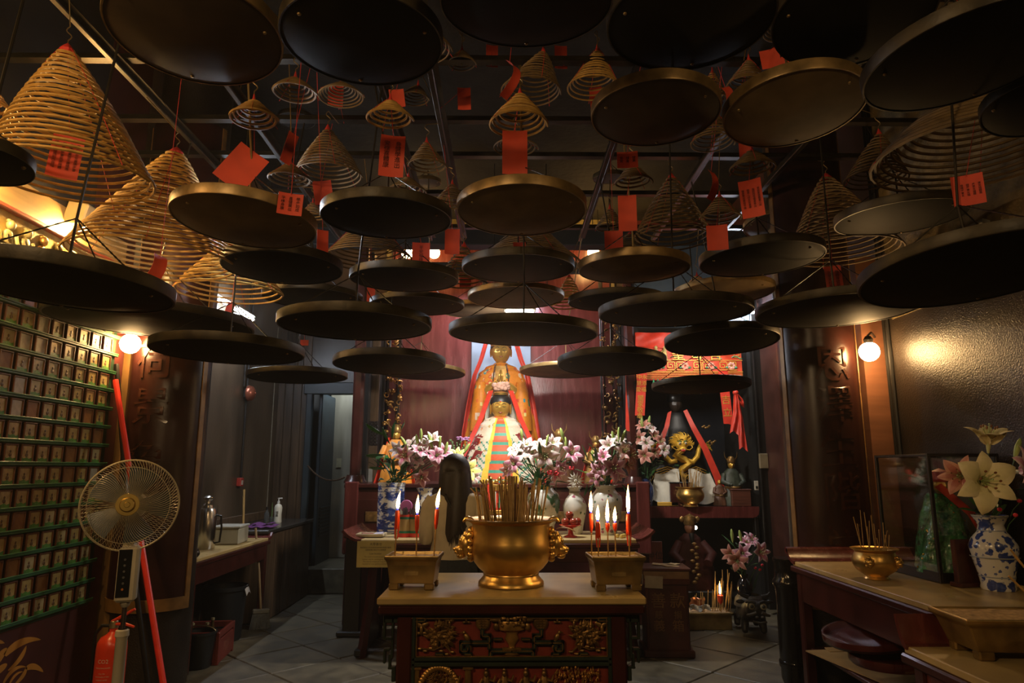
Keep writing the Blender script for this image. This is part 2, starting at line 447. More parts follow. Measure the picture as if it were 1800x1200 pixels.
# ================================================================== LAMPS
m_bulb = mat('lit_globe_glass', (1, .9, .7), .3, emit=(1.0, .60, .24), estr=120)
m_bulb2 = mat('lit_far_globe_glass', (1, .9, .7), .3, emit=(1.0, .56, .18), estr=60)
m_tube = mat('lit_fluorescent_tube', (1, 1, 1), .3, emit=(.76, .85, 1.0), estr=280)
m_white = mat('white_enamel', (.6, .58, .52), .35, var=.15)
def globe(x, y, z, r, label, m, wall=None, hang=None):
    t = thing('globe_lamp', label, 'lamp', (x, y, z), group='globe lamps')
    obj('globe', MB().ball((0, 0, 0), r, 16, 10), m, t, 60)
    if wall:
        dx, dy = wall
        obj('bracket', MB().tube([(0, 0, r * 1.02), (0, 0, r + .05), (dx * .5, dy * .5, r + .09), (dx, dy, r + .07)], .009, 8), m_black, t)
        obj('socket', MB().lathe([(.03, r * .86), (.034, r + .02), (.02, r + .045)], 12), m_black, t)
    else:
        obj('cord', MB().tube([(0, 0, r), (0, 0, hang)], .005, 6), m_black, t)
        obj('socket', MB().lathe([(.03, r * .86), (.034, r + .02), (.02, r + .045)], 12), m_black, t)
    return t
pL = at_y(229, 604, 4.98); globe(pL.x, pL.y, pL.z, .072, 'lit white globe lamp beside the left column under the lowest tray', m_bulb, (-.10, .14))
pR = at_y(1528, 618, 4.98); globe(pR.x, pR.y, pR.z, .072, 'lit white globe lamp beside the right column', m_bulb, (.14, .16))
for px, py, lab in ((763, 444, 'lit hanging globe bulb left of centre above the altar, nearer the middle'), (716, 444, 'lit hanging globe bulb above the altar, leftmost and behind a coil'),
                    (1043, 444, 'lit hanging globe bulb right of centre above the altar, lower one'), (1052, 423, 'lit hanging globe bulb right of centre, upper one cut by the beam'),
                    (733, 432, 'lit hanging globe bulb left of centre, upper one cut by the beam'), (1108, 436, 'lit hanging globe bulb above the altar, rightmost and behind a coil')):
    p = at_y(px, py, 8.6 if py > 435 else 8.8)
    globe(p.x, p.y, p.z, .078, lab, m_bulb2, None, 5.03 - p.z)
# warm spot fixture over the relief frieze on the left wall, plus its neighbour nearer the door
def wall_spot(y, z, label):
    t = thing('frieze_lamp', label, 'lamp', (-2.9, y, z))
    obj('housing', MB().box((.09, 0, 0), (.14, .10, .15), rot=(0, .25, 0), bv=.01), mat('tan_lamp_housing', (.55, .40, .18), .5), t)
    obj('bracket', MB().tube([(-.01, 0, .02), (.05, 0, .05)], .012, 8), m_black, t)
    obj('bulb', MB().ball((.11, 0, -.095), (.035, .035, .03), 10, 6), mat('lit_frieze_bulb', (1, 1, 1), .3, emit=(1, .60, .20), estr=1500), t)
    return t
wall_spot(4.30, 3.19, 'small tan box lamp above the gilded relief frieze on the left wall')
wall_spot(3.45, 3.19, 'small box lamp above the frieze near the left picture edge')
# fluorescent tubes
def tube_light(a, b, label, name='tube_light'):
    a, b = Vector(a), Vector(b)
    t = thing(name, label, 'lamp', a)
    d = b - a
    off = Vector((0, 0, .035))
    obj('tube', MB().tube([d * .03, d * .97], .015, 8), m_tube, t)
    obj('housing', MB().tube([off, d + off], .022, 4), m_white, t)
    obj('end_cap', MB().tube([d * -.01, d * .03], .02, 8), m_white, t)
    obj('end_cap', MB().tube([d * .97, d * 1.01], .02, 8), m_white, t)
    if a.x < -2.8:
        for k in (.1, .9): obj('wall_arm', MB().tube([d * k + off, d * k + off + Vector((-.22, 0, .02))], .010, 6), m_white, t)
tube_light((-2.86, 6.52, 3.20), (-2.86, 7.60, 3.20), 'cool white fluorescent tube high on the left rear wall')
tube_light(at_d(396, 364, 4.0), at_d(446, 374, 4.2), 'short cool fluorescent tube behind the brass rimmed pan on the left')
tube_light((2.55, 7.86, 3.36), (2.95, 7.86, 3.36), 'short cool fluorescent tube above the banner niche on the right')
t = thing('altar_light', 'white strip light box hung above the tall golden statue', 'lamp', (-.03, 6.2, 2.95))
obj('housing', MB().box((.16, 0, .06), (.30, .12, .05), bv=.006), m_white, t)
obj('diffuser', MB().box((.16, -.02, .01), (.26, .10, .06), bv=.01), mat('lit_diffuser', (1, 1, 1), .4, emit=(1, .95, .82), estr=5), t)
for sx in (-.18, .32): obj('cord', MB().tube([(sx + .1, 0, .08), (sx + .1, 0, 1.5)], .004, 6), m_black, t)

# ================================================================== HANGING INCENSE: pans, coils, tags
RAILX = (-2.12, -1.60, -.72, -.42, .72, 1.42, 2.02)
RAILY = (1.7, 2.3, 2.89, 3.44, 4.10, 4.61, 5.3, 6.1)
def rail_point(p):
    """nearest point under the ceiling grid from which a wire can drop to p"""
    bx = min(RAILX, key=lambda x: abs(x - p[0])); by = min(RAILY, key=lambda y: abs(y - p[1]))
    if abs(bx - p[0]) < abs(by - p[1]): return Vector((bx, min(p[1], 6.2), GZ - .02))
    return Vector((p[0], by, GZ + .02))
m_pan_k = mat('sooty_pan_underside', (.009, .008, .006), .62, var=.6, scale=5, bump=.15, bscale=14, bdist=.004, spec=.08)
m_pan_b = mat('brown_pan_underside', (.17, .115, .055), .62, spec=.2, var=.45, scale=4, bump=.12, bscale=30, bdist=.003)
m_pan_m = mat('dull_brown_pan_underside', (.060, .040, .022), .62, spec=.2, var=.5, scale=4, bump=.12, bscale=30, bdist=.003)
m_rim = mat('worn_brass_pan_rim', (.26, .17, .065), .38, metal=.55, var=.6, scale=9, bump=.15, bscale=40, rvar=.1, bdist=.003)
m_rim_k = mat('blackened_pan_rim', (.040, .030, .015), .45, metal=.4, var=.8, scale=9, bump=.3, bscale=35, rvar=.1, bdist=.004)
m_ash = mat('grey_incense_ash', (.22, .20, .17), .9, var=.4, scale=20)
m_chain = mat('blackened_chain', (.030, .024, .016), .4, metal=.7)
m_wire = mat('dull_brass_rod', (.25, .17, .07), .4, metal=.7)
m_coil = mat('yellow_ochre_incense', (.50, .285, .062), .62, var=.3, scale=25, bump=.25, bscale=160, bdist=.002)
m_coil_d = mat('dim_ochre_incense', (.165, .10, .032), .65, var=.3, scale=25, bump=.25, bscale=160, bdist=.002)  # darker copy of the ochre: dimness of ill-lit coils put into the colour
m_thread = mat('red_thread', (.55, .03, .02), .7)
m_tag = mat('red_paper_tag', (.62, .060, .024), .62, var=.18, scale=9)
m_ink = mat('brush_ink', (.03, .004, .003), .8)
rivet_me = mesh_of('rivet', MB().ball((0, 0, 0), (.008, .008, .006), 8, 5), m_wire, 60)
_pan_cache = {}
def chain_bm(a, b, r=.0042):
    a, b = Vector(a), Vector(b); n = max(6, int((b - a).length / .018))
    return MB().tube([a.lerp(b, k / n) for k in range(n + 1)], lambda i: r * (1.0 if i % 2 else .55), 5)
def pan(px, py, w, h, D, label, style='k', roll=0, group=None, name='ash_pan', depth=1.0, tags=None):
    d = D * 1200 / w
    c = at_d(px, py, d); R = D / 2
    el = math.asin((c.z - 1.55) / (c - EYE).length)
    pitch = max(-.13, min(.13, math.asin(max(.02, min(.95, (h * .9 / w)))) - el)) * .9
    t = thing(name, label, 'pan', c, group='hanging ash pans under the incense')
    Mr = Euler((0, 0, -atan2(c.x, c.y)), 'XYZ').to_matrix().to_4x4()
    rot = (Mr @ Euler((-pitch, radians(roll), 0)).to_matrix().to_4x4()).to_euler()
    t.rotation_euler = rot
    H = .036 * depth
    key = (round(D, 3), style, depth)
    if key not in _pan_cache:
        under = MB().lathe([(.001, -.010 * depth * 2), (R * .55, -.009 * depth * 2), (R * .93, -.002), (R * .985, .002), (R * .985, .010), (.001, .010)], 56)
        rim = MB().lathe([(R * .975, -.003), (R * .995, -.003), (R, .002), (R, H), (R * .985, H + .003), (R * .97, H), (R * .97, .008)], 56)
        _pan_cache[key] = (mesh_of('dish', under, {'k': m_pan_k, 'b': m_pan_b, 'm': m_pan_m}[style], 50), mesh_of('rim', rim, m_rim_k if style == 'k' else m_rim, 50),
                           mesh_of('ash', MB().lathe([(R * .97, .012), (R * .5, .020), (.001, .024)], 28), m_ash, 60))
    dm, rm, am = _pan_cache[key]
    obj('dish', dm, None, t); obj('rim', rm, None, t); obj('ash', am, None, t)
    for k in range(3):
        a = pi / 2 + 2 * pi * k / 3
        obj('rivet', rivet_me, None, t, loc=(R * .84 * cos(a), R * .84 * sin(a), -.008))
    hub = Vector((0, 0, .58 * R + .06))
    for k in range(3):
        a = -pi / 2 + 2 * pi * k / 3 + .5
        obj('chain', chain_bm((R * .95 * cos(a), R * .95 * sin(a), H), hub), m_chain, t)
    Mi = Matrix.LocRotScale(c, Euler(rot), None).inverted()
    top = Mi @ rail_point(c)
    obj('hanging_rod', MB().tube([Vector((0, 0, .02)), hub, top], .0055, 6), m_wire if style != 'k' else m_chain, t)
    return t, c
def coil(ax, ay, bx, by, w, D, turns, label, tone='y', tr=.0065, bell=.85, thread=True, close=1.0):
    d = D * 1200 / w
    a = at_d(ax, ay, d)
    b = at_y(bx, by, a.y)
    t = thing('incense_coil', label, 'incense coil', a, group='spiral incense coils hung from the rails')
    axis = b - a; n = 30; R = D / 2; pts = []
    for k in range(turns * n + 1):
        u = k / (turns * n)
        rr = R * (.07 + .93 * u ** bell) * (1 + .02 * sin(7 * u + ax))
        an = 2 * pi * k / n
        wob = .003 * sin(an + ay) * (1 + .5 * sin(k / n * 1.7))
        pts.append(axis * (u ** .96) + Vector((rr * cos(an), rr * sin(an), wob)))
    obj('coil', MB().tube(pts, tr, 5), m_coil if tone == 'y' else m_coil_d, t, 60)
    obj('knot', MB().lathe([(R * .08, -.015), (R * .09, 0), (R * .05, .02), (.003, .035)], 8), m_thread, t)
    for k in range(3):
        th = 2 * pi * k / 3 - 1.2 + ax
        q = [axis * (u ** .96) + Vector((cos(th), sin(th), 0)) * (R * (.07 + .93 * u ** bell) + tr * .8) for u in [i / 14 for i in range(15)]]
        obj('thread', MB().tube([Vector((0, 0, .02))] + q, .0017, 4), m_thread, t)
    top = rail_point(a) - a
    hk = Vector((0, 0, .05)); pts = [hk * .5]
    for i in range(9): pts.append(hk + Vector((.014 * sin(pi * i / 4), 0, .009 * i)))
    obj('hook', MB().tube(pts + [top], .0028, 5), m_wire, t)
    return t, a
def paper(px, py, w, h, d, label, rot=0, yaw=0, curl=.0, ink=None, lean=0, up=None, bright=None, group='red paper tags hung from the coils'):
    c = at_d(px, py, d); W, H = w * d / 1200, h * d / 1200
    t = thing('paper_tag', label, 'paper tag', c, group=group, rot=(radians(lean), radians(rot), radians(yaw) - atan2(c.x, c.y) * .8))
    sh = MB().grid(lambda u, v: ((u - .5) * W, curl * (v - .5) ** 2 * H * 4 + .06 * W * sin(pi * u), (v - .5) * H), 6, 8, thick=.0009)
    obj('sheet', sh, bright or m_tag, t)
    if ink:
        rows, colsn, s, txt = ink
        body = '\n'.join(''.join(txt[(r * colsn + q * 5) % len(txt)] + ('\u3000' if q < colsn - 1 else '') for q in range(colsn)) for r in range(rows))
        s_ = min(H * .80 / rows, W * .80 / (colsn * 1.6))
        vs, fs = text_mesh(body, s_, 0, 0, 'CENTER', .8, .95)
        vs = [(x, -.0012 - .003 * W + curl * ((y / H) ** 2) * H * 4 + .06 * W * sin(pi * max(0, min(1, x / W + .5))) * 1.0 - .0006, y) for x, y, z in vs]
        obj('writing', MB().add(vs, fs), m_ink, t, 0)
    Mi = Matrix.LocRotScale(c, t.rotation_euler, None).inverted()
    cr = Vector((0, curl * H, H / 2 - .008)); top = Mi @ (up + Vector((0, 0, .02)) if up is not None else rail_point(c))
    obj('string', MB().tube([cr, top], .0014, 4), m_thread, t)
    return t

P_ = 'round hanging ash pan '
pans = [
 (345, 62, 292, 190, .60, 'm', 0, 'large dull brown ash pan hanging top left of centre'),
 (637, 74, 282, 170, .60, 'k', 0, 'large black ash pan at the top, left of the middle'),
 (925, 8, 305, 150, .60, 'k', 0, 'black ash pan cut off by the top edge in the middle'),
 (1213, 40, 292, 185, .60, 'k', 0, 'large black ash pan at the top, right of the middle'),
 (1498, 32, 268, 190, .60, 'k', 0, 'black ash pan near the top, second from the right corner'),
 (1705, 105, 345, 160, .72, 'k', -5, 'large black ash pan in the upper right corner before the coil'),
 (1835, 188, 190, 110, .45, 'k', 0, 'black ash pan cut off by the right edge, high up'),
 (1152, 202, 225, 125, .58, 'm', 0, 'dull brown ash pan, upper right of centre, left one of two brown pans'),
 (1395, 195, 240, 138, .58, 'b', -3, 'light brown ash pan with brass rim, upper right'),
 (-28, 290, 150, 130, .30, 'k', 0, 'black ash pan cut off by the left edge beside the big coil'),
 (430, 392, 245, 96, .66, 'b', 4, 'brown ash pan with brass rim under the red diamond tag on the left'),
 (680, 385, 228, 80, .66, 'k', 0, 'black ash pan under the red tag left of the middle'),
 (917, 372, 228, 102, .66, 'b', 0, 'light brown ash pan in the middle under the long red tag'),
 (497, 472, 205, 64, .75, 'k', 0, 'black ash pan below the brass rimmed pan on the left'),
 (711, 492, 190, 48, .75, 'k', 0, 'black ash pan in front of the left globe bulbs'),
 (911, 473, 198, 56, .75, 'k', 0, 'black ash pan directly below the middle light brown pan'),
 (1114, 474, 194, 55, .75, 'b', 0, 'light brown ash pan below the right globe bulb'),
 (1338, 457, 212, 64, .75, 'k', -2, 'black ash pan right of the brown pan near the right coil'),
 (550, 525, 172, 40, .75, 'k', 0, 'black ash pan above the bright edged wide pan on the left'),
 (733, 538, 166, 38, .75, 'k', 0, 'small black ash pan left of the white altar light'),
 (907, 524, 170, 44, .75, 'm', 0, 'small olive brown ash pan above the white altar light'),
 (1083, 531, 168, 36, .75, 'k', 0, 'small black ash pan right of the white altar light'),
 (1271, 516, 176, 50, .75, 'b', -2, 'brown ash pan with brass rim above the red banner'),
 (625, 574, 266, 58, .92, 'k', 0, 'wide black ash pan left of the statues above two others'),
 (920, 588, 262, 48, .92, 'k', 1, 'wide black ash pan hiding the crown of the tall statue'),
 (1186, 552, 266, 52, .95, 'k', 0, 'wide black ash pan above the left end of the banner'),
 (1268, 602, 196, 55, .80, 'k', -2, 'black ash pan in front of the red banner'),
 (1470, 548, 270, 62, .92, 'k', -1, 'deep black ash pan above the right globe lamp'),
 (1712, 480, 370, 125, .95, 'k', -5, 'very large black ash pan at the right picture edge'),
 (112, 506, 356, 80, .92, 'k', 3, 'very large black ash pan at the left picture edge'),
 (270, 568, 335, 56, 1.06, 'k', 1, 'wide black ash pan just above the left globe lamp'),
 (402, 620, 256, 46, .92, 'k', 1, 'black ash pan before the left column characters'),
 (523, 663, 172, 27, .85, 'k', -1, 'thin black ash pan above the dark doorway'),
 (685, 641, 196, 42, .85, 'k', 0, 'black ash pan in front of the left altar post'),
 (738, 655, 160, 30, 1.06, 'm', 2, 'brown edged ash pan behind another, left of the tall statue'),
 (995, 653, 164, 28, 1.06, 'b', 0, 'brown ash pan with lit edge right of the tall statue'),
 (1075, 641, 190, 48, .85, 'k', 0, 'black ash pan in front of the right altar post'),
 (1232, 680, 170, 29, .85, 'k', -1, 'lowest black ash pan below the red banner'),
 (848, 547, 150, 30, .85, 'm', 0, 'greenish ash pan behind the olive pan, left of altar light'),
 (1365, 398, 112, 54, .60, 'm', 0, 'small dark ash pan beside the top of the right coil'),
 (1582, 384, 212, 60, .80, 'k', 0, 'dark greenish ash pan between the two right coils'),
 (521, 212, 64, 30, .45, 'k', 0, 'small distant black ash pan behind the upper left coils'),
 (752, 322, 46, 18, .40, 'm', 0, 'tiny distant ash pan left of the middle'),
 (1072, 314, 60, 18, .45, 'm', 0, 'small distant grey ash pan right of the middle'),
]
PAN = []
PSIZE = [1.05, 1.0, 1.0, 1.06, 1.0, 1.0, 0.99, 0.99, 1.05, 0.96, 1.0, 1.0, 0.98, 0.91, 1.01, 1.04, 0.88, 1.0, 1.02, 1.05, 1.06, 0.94, 1.08, 0.89, 1.0, 1.0, 1.02, 1.03, 0.94, 0.87, 1.15, 0.95, 1.0, 1.0, 1.0, 1.0, 1.02, 1.0, 1.0, 0.91, 0.9, 0.72, 0.72, 0.72]
CSIZE = [1.0, 0.99, 1.0, 1.0, 1.0, 1.0, 0.98, 1.0, 0.83, 0.94, 1.0, 0.95, 1.0, 1.01, 1.0, 0.92, 1.0, 0.8, 1.11] + [0.72] * 11 + [0.98, 0.93, 1.03, 1.02, 1.0, 0.98, 0.97, 0.81, 0.98, 1.0]
for (px, py, w, h, D, st, roll, lab), ks in zip(pans, PSIZE):
    PAN.append(pan(px, py, w, h, D * ks, lab, st, roll, depth=1.25 if w > 180 else 1.0)[1])

coils = [
 # apex, base centre, base width px, base diameter, turns, tone, label
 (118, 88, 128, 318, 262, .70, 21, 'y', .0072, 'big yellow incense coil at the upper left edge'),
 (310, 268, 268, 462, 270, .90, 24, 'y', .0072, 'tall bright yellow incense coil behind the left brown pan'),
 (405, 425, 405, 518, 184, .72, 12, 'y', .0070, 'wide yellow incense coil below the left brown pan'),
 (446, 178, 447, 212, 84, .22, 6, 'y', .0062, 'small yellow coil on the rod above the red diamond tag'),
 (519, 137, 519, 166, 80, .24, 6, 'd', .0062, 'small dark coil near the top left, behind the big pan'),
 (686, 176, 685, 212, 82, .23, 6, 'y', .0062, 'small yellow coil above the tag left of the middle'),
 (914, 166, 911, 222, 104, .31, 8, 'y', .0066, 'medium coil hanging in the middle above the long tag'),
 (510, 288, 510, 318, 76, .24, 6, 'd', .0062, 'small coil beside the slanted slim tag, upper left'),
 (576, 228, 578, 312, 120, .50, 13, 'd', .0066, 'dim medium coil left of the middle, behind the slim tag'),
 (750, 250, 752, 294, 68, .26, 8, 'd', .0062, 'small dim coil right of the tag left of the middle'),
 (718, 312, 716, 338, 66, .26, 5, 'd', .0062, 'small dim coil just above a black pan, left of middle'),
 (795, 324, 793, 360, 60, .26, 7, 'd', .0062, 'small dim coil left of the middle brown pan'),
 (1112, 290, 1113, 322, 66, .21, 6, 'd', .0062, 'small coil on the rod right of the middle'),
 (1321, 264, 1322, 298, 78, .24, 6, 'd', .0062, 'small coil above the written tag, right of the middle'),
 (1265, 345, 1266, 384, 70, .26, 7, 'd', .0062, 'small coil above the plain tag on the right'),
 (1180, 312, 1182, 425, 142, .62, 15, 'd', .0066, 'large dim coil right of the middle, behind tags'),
 (1452, 312, 1482, 446, 184, .74, 19, 'd', .0072, 'large dim coil hanging right above the right column'),
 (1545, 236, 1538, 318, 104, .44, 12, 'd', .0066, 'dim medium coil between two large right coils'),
 (1730, 118, 1712, 280, 322, .84, 18, 'd', .0078, 'big dim coil at the upper right edge'),
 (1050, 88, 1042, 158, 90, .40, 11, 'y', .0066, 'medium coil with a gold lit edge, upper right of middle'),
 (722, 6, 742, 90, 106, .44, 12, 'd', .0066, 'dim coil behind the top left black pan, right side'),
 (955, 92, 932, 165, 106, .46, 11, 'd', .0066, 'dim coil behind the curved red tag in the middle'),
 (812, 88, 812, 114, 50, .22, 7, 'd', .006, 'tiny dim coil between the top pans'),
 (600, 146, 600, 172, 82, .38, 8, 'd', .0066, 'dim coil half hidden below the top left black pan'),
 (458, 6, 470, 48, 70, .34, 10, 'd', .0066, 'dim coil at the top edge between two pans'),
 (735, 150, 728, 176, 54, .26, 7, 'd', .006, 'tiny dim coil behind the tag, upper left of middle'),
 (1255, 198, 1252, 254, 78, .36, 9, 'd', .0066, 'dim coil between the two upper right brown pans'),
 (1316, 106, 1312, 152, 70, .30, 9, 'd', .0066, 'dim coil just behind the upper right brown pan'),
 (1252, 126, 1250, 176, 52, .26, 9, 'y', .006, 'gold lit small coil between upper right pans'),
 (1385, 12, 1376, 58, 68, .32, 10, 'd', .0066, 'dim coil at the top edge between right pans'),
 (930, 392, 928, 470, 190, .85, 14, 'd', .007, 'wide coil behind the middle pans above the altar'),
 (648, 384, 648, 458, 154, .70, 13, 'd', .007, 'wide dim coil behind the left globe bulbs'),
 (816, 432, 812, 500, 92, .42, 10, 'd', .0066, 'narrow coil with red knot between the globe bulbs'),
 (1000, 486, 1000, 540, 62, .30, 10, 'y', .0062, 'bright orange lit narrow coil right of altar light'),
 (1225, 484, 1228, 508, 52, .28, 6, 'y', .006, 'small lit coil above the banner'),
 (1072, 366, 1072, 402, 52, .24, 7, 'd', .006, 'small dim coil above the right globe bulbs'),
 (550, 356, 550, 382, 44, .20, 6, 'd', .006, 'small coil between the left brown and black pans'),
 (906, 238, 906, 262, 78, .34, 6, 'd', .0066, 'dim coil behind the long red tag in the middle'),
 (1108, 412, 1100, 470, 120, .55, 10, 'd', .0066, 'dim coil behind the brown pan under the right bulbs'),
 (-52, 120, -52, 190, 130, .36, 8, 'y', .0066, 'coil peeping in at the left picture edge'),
]
COIL = []
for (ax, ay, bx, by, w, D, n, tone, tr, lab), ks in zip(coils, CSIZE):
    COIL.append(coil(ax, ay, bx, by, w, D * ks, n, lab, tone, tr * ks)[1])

INKT = '信女合家平安福祿壽喜身體健康學業進步出入如意東成西就'
tags = [
 (115, 274, 48, 82, 3.10, 'red tag with many ink columns inside the upper left coil', 4, 0, 0, (9, 4), 0, COIL[0]),
 (280, 469, 24, 50, 3.2, 'crumpled red tag crossed by a chain, left below the bright coil', 14, 30, .25, None, 0, None),
 (424, 294, 58, 78, 3.25, 'plain red tag turned like a diamond above the left brown pan', 33, 0, 0, None, 0, COIL[3]),
 (509, 260, 20, 62, 3.4, 'slim red tag seen almost edge-on, leaning left', 14, 35, 0, None, 0, None),
 (510, 358, 42, 40, 3.0, 'red tag with small ink writing under the slim tag', 3, 0, 0, (4, 3), 0, None),
 (689, 270, 43, 78, 3.3, 'red tag with one ink column above the black pan', 2, 0, .1, (5, 2), 0, COIL[5]),
 (909, 130, 18, 76, 3.0, 'curved slim orange-red tag in the upper middle', 12, 45, .35, None, 0, None),
 (905, 265, 44, 82, 3.42, 'long plain red tag in the middle below the coil', 0, 0, .05, None, 0, COIL[6]),
 (816, 173, 23, 42, 4.2, 'small dull red tag on a long string left of the middle', -2, 0, 0, None, 0, None),
 (568, 338, 32, 44, 4.2, 'dim red tag beside the medium coil, left of the middle', -10, 0, 0, None, 0, None),
 (567, 430, 21, 54, 3.9, 'slim red tag right of the left brown pan', -2, 25, 0, None, 0, None),
 (590, 168, 26, 40, 4.2, 'dim red tag below the top left black pan', 0, 0, 0, None, 0, None),
 (698, 172, 26, 34, 3.6, 'red tag just behind the small yellow coil', -8, 0, 0, None, 0, None),
 (865, 98, 21, 42, 4.0, 'dark red tag under the top middle pan, left one', 0, 10, 0, None, 0, None),
 (986, 100, 22, 44, 4.0, 'dark red tag under the top middle pan, right one', 0, 10, 0, None, 0, None),
 (1048, 172, 22, 42, 4.3, 'dark red tag inside the gold edged coil', -4, 0, 0, None, 0, None),
 (1103, 280, 36, 30, 3.5, 'red tag with faint ink below the dull brown pan', 0, 0, 0, (2, 3), 0, None),
 (1103, 374, 32, 66, 3.6, 'plain bright red tag on the rod right of the middle', 0, 0, 0, None, 0, COIL[12]),
 (1258, 322, 17, 56, 3.9, 'thin red tag twisted edge-on, right of middle', 8, 50, .2, None, 0, None),
 (1261, 417, 36, 46, 3.75, 'plain red tag under the small coil on the right', 0, 0, 0, None, 0, COIL[14]),
 (1321, 348, 38, 70, 3.55, 'red tag covered in ink columns on the right', -4, -10, 0, (8, 4), 0, COIL[13]),
 (1309, 262, 19, 38, 3.8, 'red tag behind the small coil, under the upper right pan', 0, 0, 0, None, 0, None),
 (1466, 490, 27, 48, 4.6, 'dark red tag below the right dim coil', -3, 0, 0, (5, 2), 0, COIL[16]),
 (1702, 333, 48, 56, 3.0, 'square red tag with ink at the upper right coil', -1, 0, 0, (5, 5), 0, COIL[18]),
 (795, 424, 26, 46, 4.5, 'dull red tag left of the middle pan over the bulbs', 0, 0, 0, None, 0, None),
 (740, 449, 31, 48, 4.6, 'orange-brown tag backlit by the left globe bulb', 0, 0, 0, (5, 1), 0, None),
 (1079, 426, 32, 44, 4.6, 'dull red tag beside the right globe bulbs', 0, 0, 0, None, 0, None),
 (913, 438, 22, 26, 4.6, 'red tag between the two middle pans', 0, 0, 0, None, 0, None),
 (652, 518, 14, 30, 5.6, 'small red tag left of the small black pan', 0, 0, 0, None, 0, None),
 (818, 492, 20, 28, 5.8, 'dark red tag under the narrow coil', 0, 0, 0, None, 0, None),
 (403, 545, 13, 28, 4.6, 'small red tag in front of the tube light', 16, 10, 0, None, 0, None),
 (1354, 102, 32, 36, 3.5, 'dark red tag beside the upper right brown pan', -6, 0, 0, None, 0, None),
 (1376, 112, 20, 20, 3.3, 'small red tag corner at the upper right pans', 40, 0, 0, None, 0, None),
 (1688, 10, 12, 28, 2.9, 'narrow red tag at the top right edge', 0, 20, 0, None, 0, None),
 (1282, 162, 16, 26, 3.6, 'crumpled red tag between the two brown pans', -20, 30, .2, None, 0, None),
 (535, 602, 14, 10, 6.4, 'small orange tag hanging by the wood panel', 0, 0, 0, None, 0, None),
]
for k, (px, py, w, h, d, lab, rot, yaw, curl, ink, lean, up) in enumerate(tags):
    paper(px, py, w, h, d, lab, rot, yaw, curl, (ink[0], ink[1], 0, INKT[k % 7:] + INKT[:k % 7]) if ink else None, lean, up)

# ================================================================== LEFT SIDE
# ---- wall cabinet of memorial niches
m_green = mat('green_enamel_shelf', (.030, .120, .045), .38, var=.35, scale=9, bump=.15, bscale=60, bdist=.003)
m_greend = mat('dark_green_back', (.012, .040, .018), .5, var=.4, scale=9)
m_nframe = mat('red_brown_niche_frame', (.105, .038, .016), .4, var=.35, scale=20)
def plaque_mat(i, a, b):
    m = mat('plaque_%d' % i, a, .38, var=.4, scale=30, col2=b, metal=.15, coat=.3)
    return m
PLQ = [plaque_mat(0, (.50, .37, .13), (.34, .24, .07)), plaque_mat(1, (.56, .44, .20), (.30, .22, .07)), plaque_mat(2, (.40, .32, .13), (.50, .42, .22)),
       plaque_mat(3, (.20, .085, .022), (.26, .12, .03)), plaque_mat(4, (.50, .46, .34), (.36, .32, .22))]
m_pgreen = mat('plaque_meadow_green', (.07, .22, .03), .5, var=.5, scale=60)
m_pdark = mat('plaque_figure_brown', (.10, .055, .015), .5)
PY, PZ = .139, .1315
nf = MB()
for c, d in (((0, 0, .051), (.020, .108, .009)), ((0, 0, -.051), (.020, .108, .009)), ((0, .0495, 0), (.020, .009, .094)), ((0, -.0495, 0), (.020, .009, .094))): nf.box(c, d, bv=.002)
nf_me = mesh_of('niche', nf, m_nframe, 30)
pq_me = []
for k, m in enumerate(PLQ):
    b = MB().box((.0, 0, 0), (.006, .092, .096))
    me = mesh_of('plaque', b, [m, m_pgreen, m_pdark], 0)
    if k not in (3, 4):      # painted meadow and a seated figure in low relief
        b = MB().box((.0, 0, 0), (.006, .092, .096)); n0 = len(b.f)
        b.prism([(-.047, -.05), (.047, -.05), (.047, -.022), (.02, -.030), (.0, -.020), (-.025, -.028), (-.047, -.018)], .003, Matrix.Translation((.004, 0, 0)) @ Matrix.Rotation(pi / 2, 4, 'Z')); n1 = len(b.f)
        b.ball((.003, 0, .012), (.003, .008, .009), 8, 5); b.ball((.003, 0, -.008), (.003, .014, .012), 8, 5)
        me = mesh_of('plaque', b, [m, m_pgreen, m_pdark], 0)
        me.polygons.foreach_set('material_index', [0] * n0 + [1] * (n1 - n0) + [2] * (len(b.f) - n1))
    pq_me.append(me)
cabn = thing('votive_niche_cabinet', 'green wall cabinet filled with rows of small framed gilt plaques', 'cabinet', (-2.9, 4.1, 0))
Y1 = 4.955; NC, NR = 11, 15
obj('back_board', MB().box((.006, Y1 - 4.1 - NC * PY / 2 + .03, .716 + NR * PZ / 2 - .07), (.012, NC * PY + .05, NR * PZ + .05)), m_greend, cabn)
for r in range(NR + 1):
    obj('shelf', MB().box((.020, Y1 - 4.1 - NC * PY / 2 + .03, .716 - PZ / 2 + r * PZ), (.040, NC * PY + .05, .014), bv=.003)
        .box((.036, Y1 - 4.1 - NC * PY / 2 + .03, .716 - PZ / 2 + r * PZ + .012), (.012, NC * PY + .05, .010), bv=.002), m_green, cabn)
sp = MB().box((0, 0, 0), (.026, .010, PZ - .016)); sp_me = mesh_of('divider', sp, m_greend, 0)
for r in range(NR):
    for c in range(NC):
        y = 4.870 - c * PY - 4.1; z = .716 + r * PZ
        n = obj('niche', nf_me, None, cabn, loc=(.028, y, z - .004))
        k = rnd.choices((0, 1, 2, 3, 4), (6, 3, 3, .9, .7))[0]
        obj('plaque', pq_me[k], None, n)
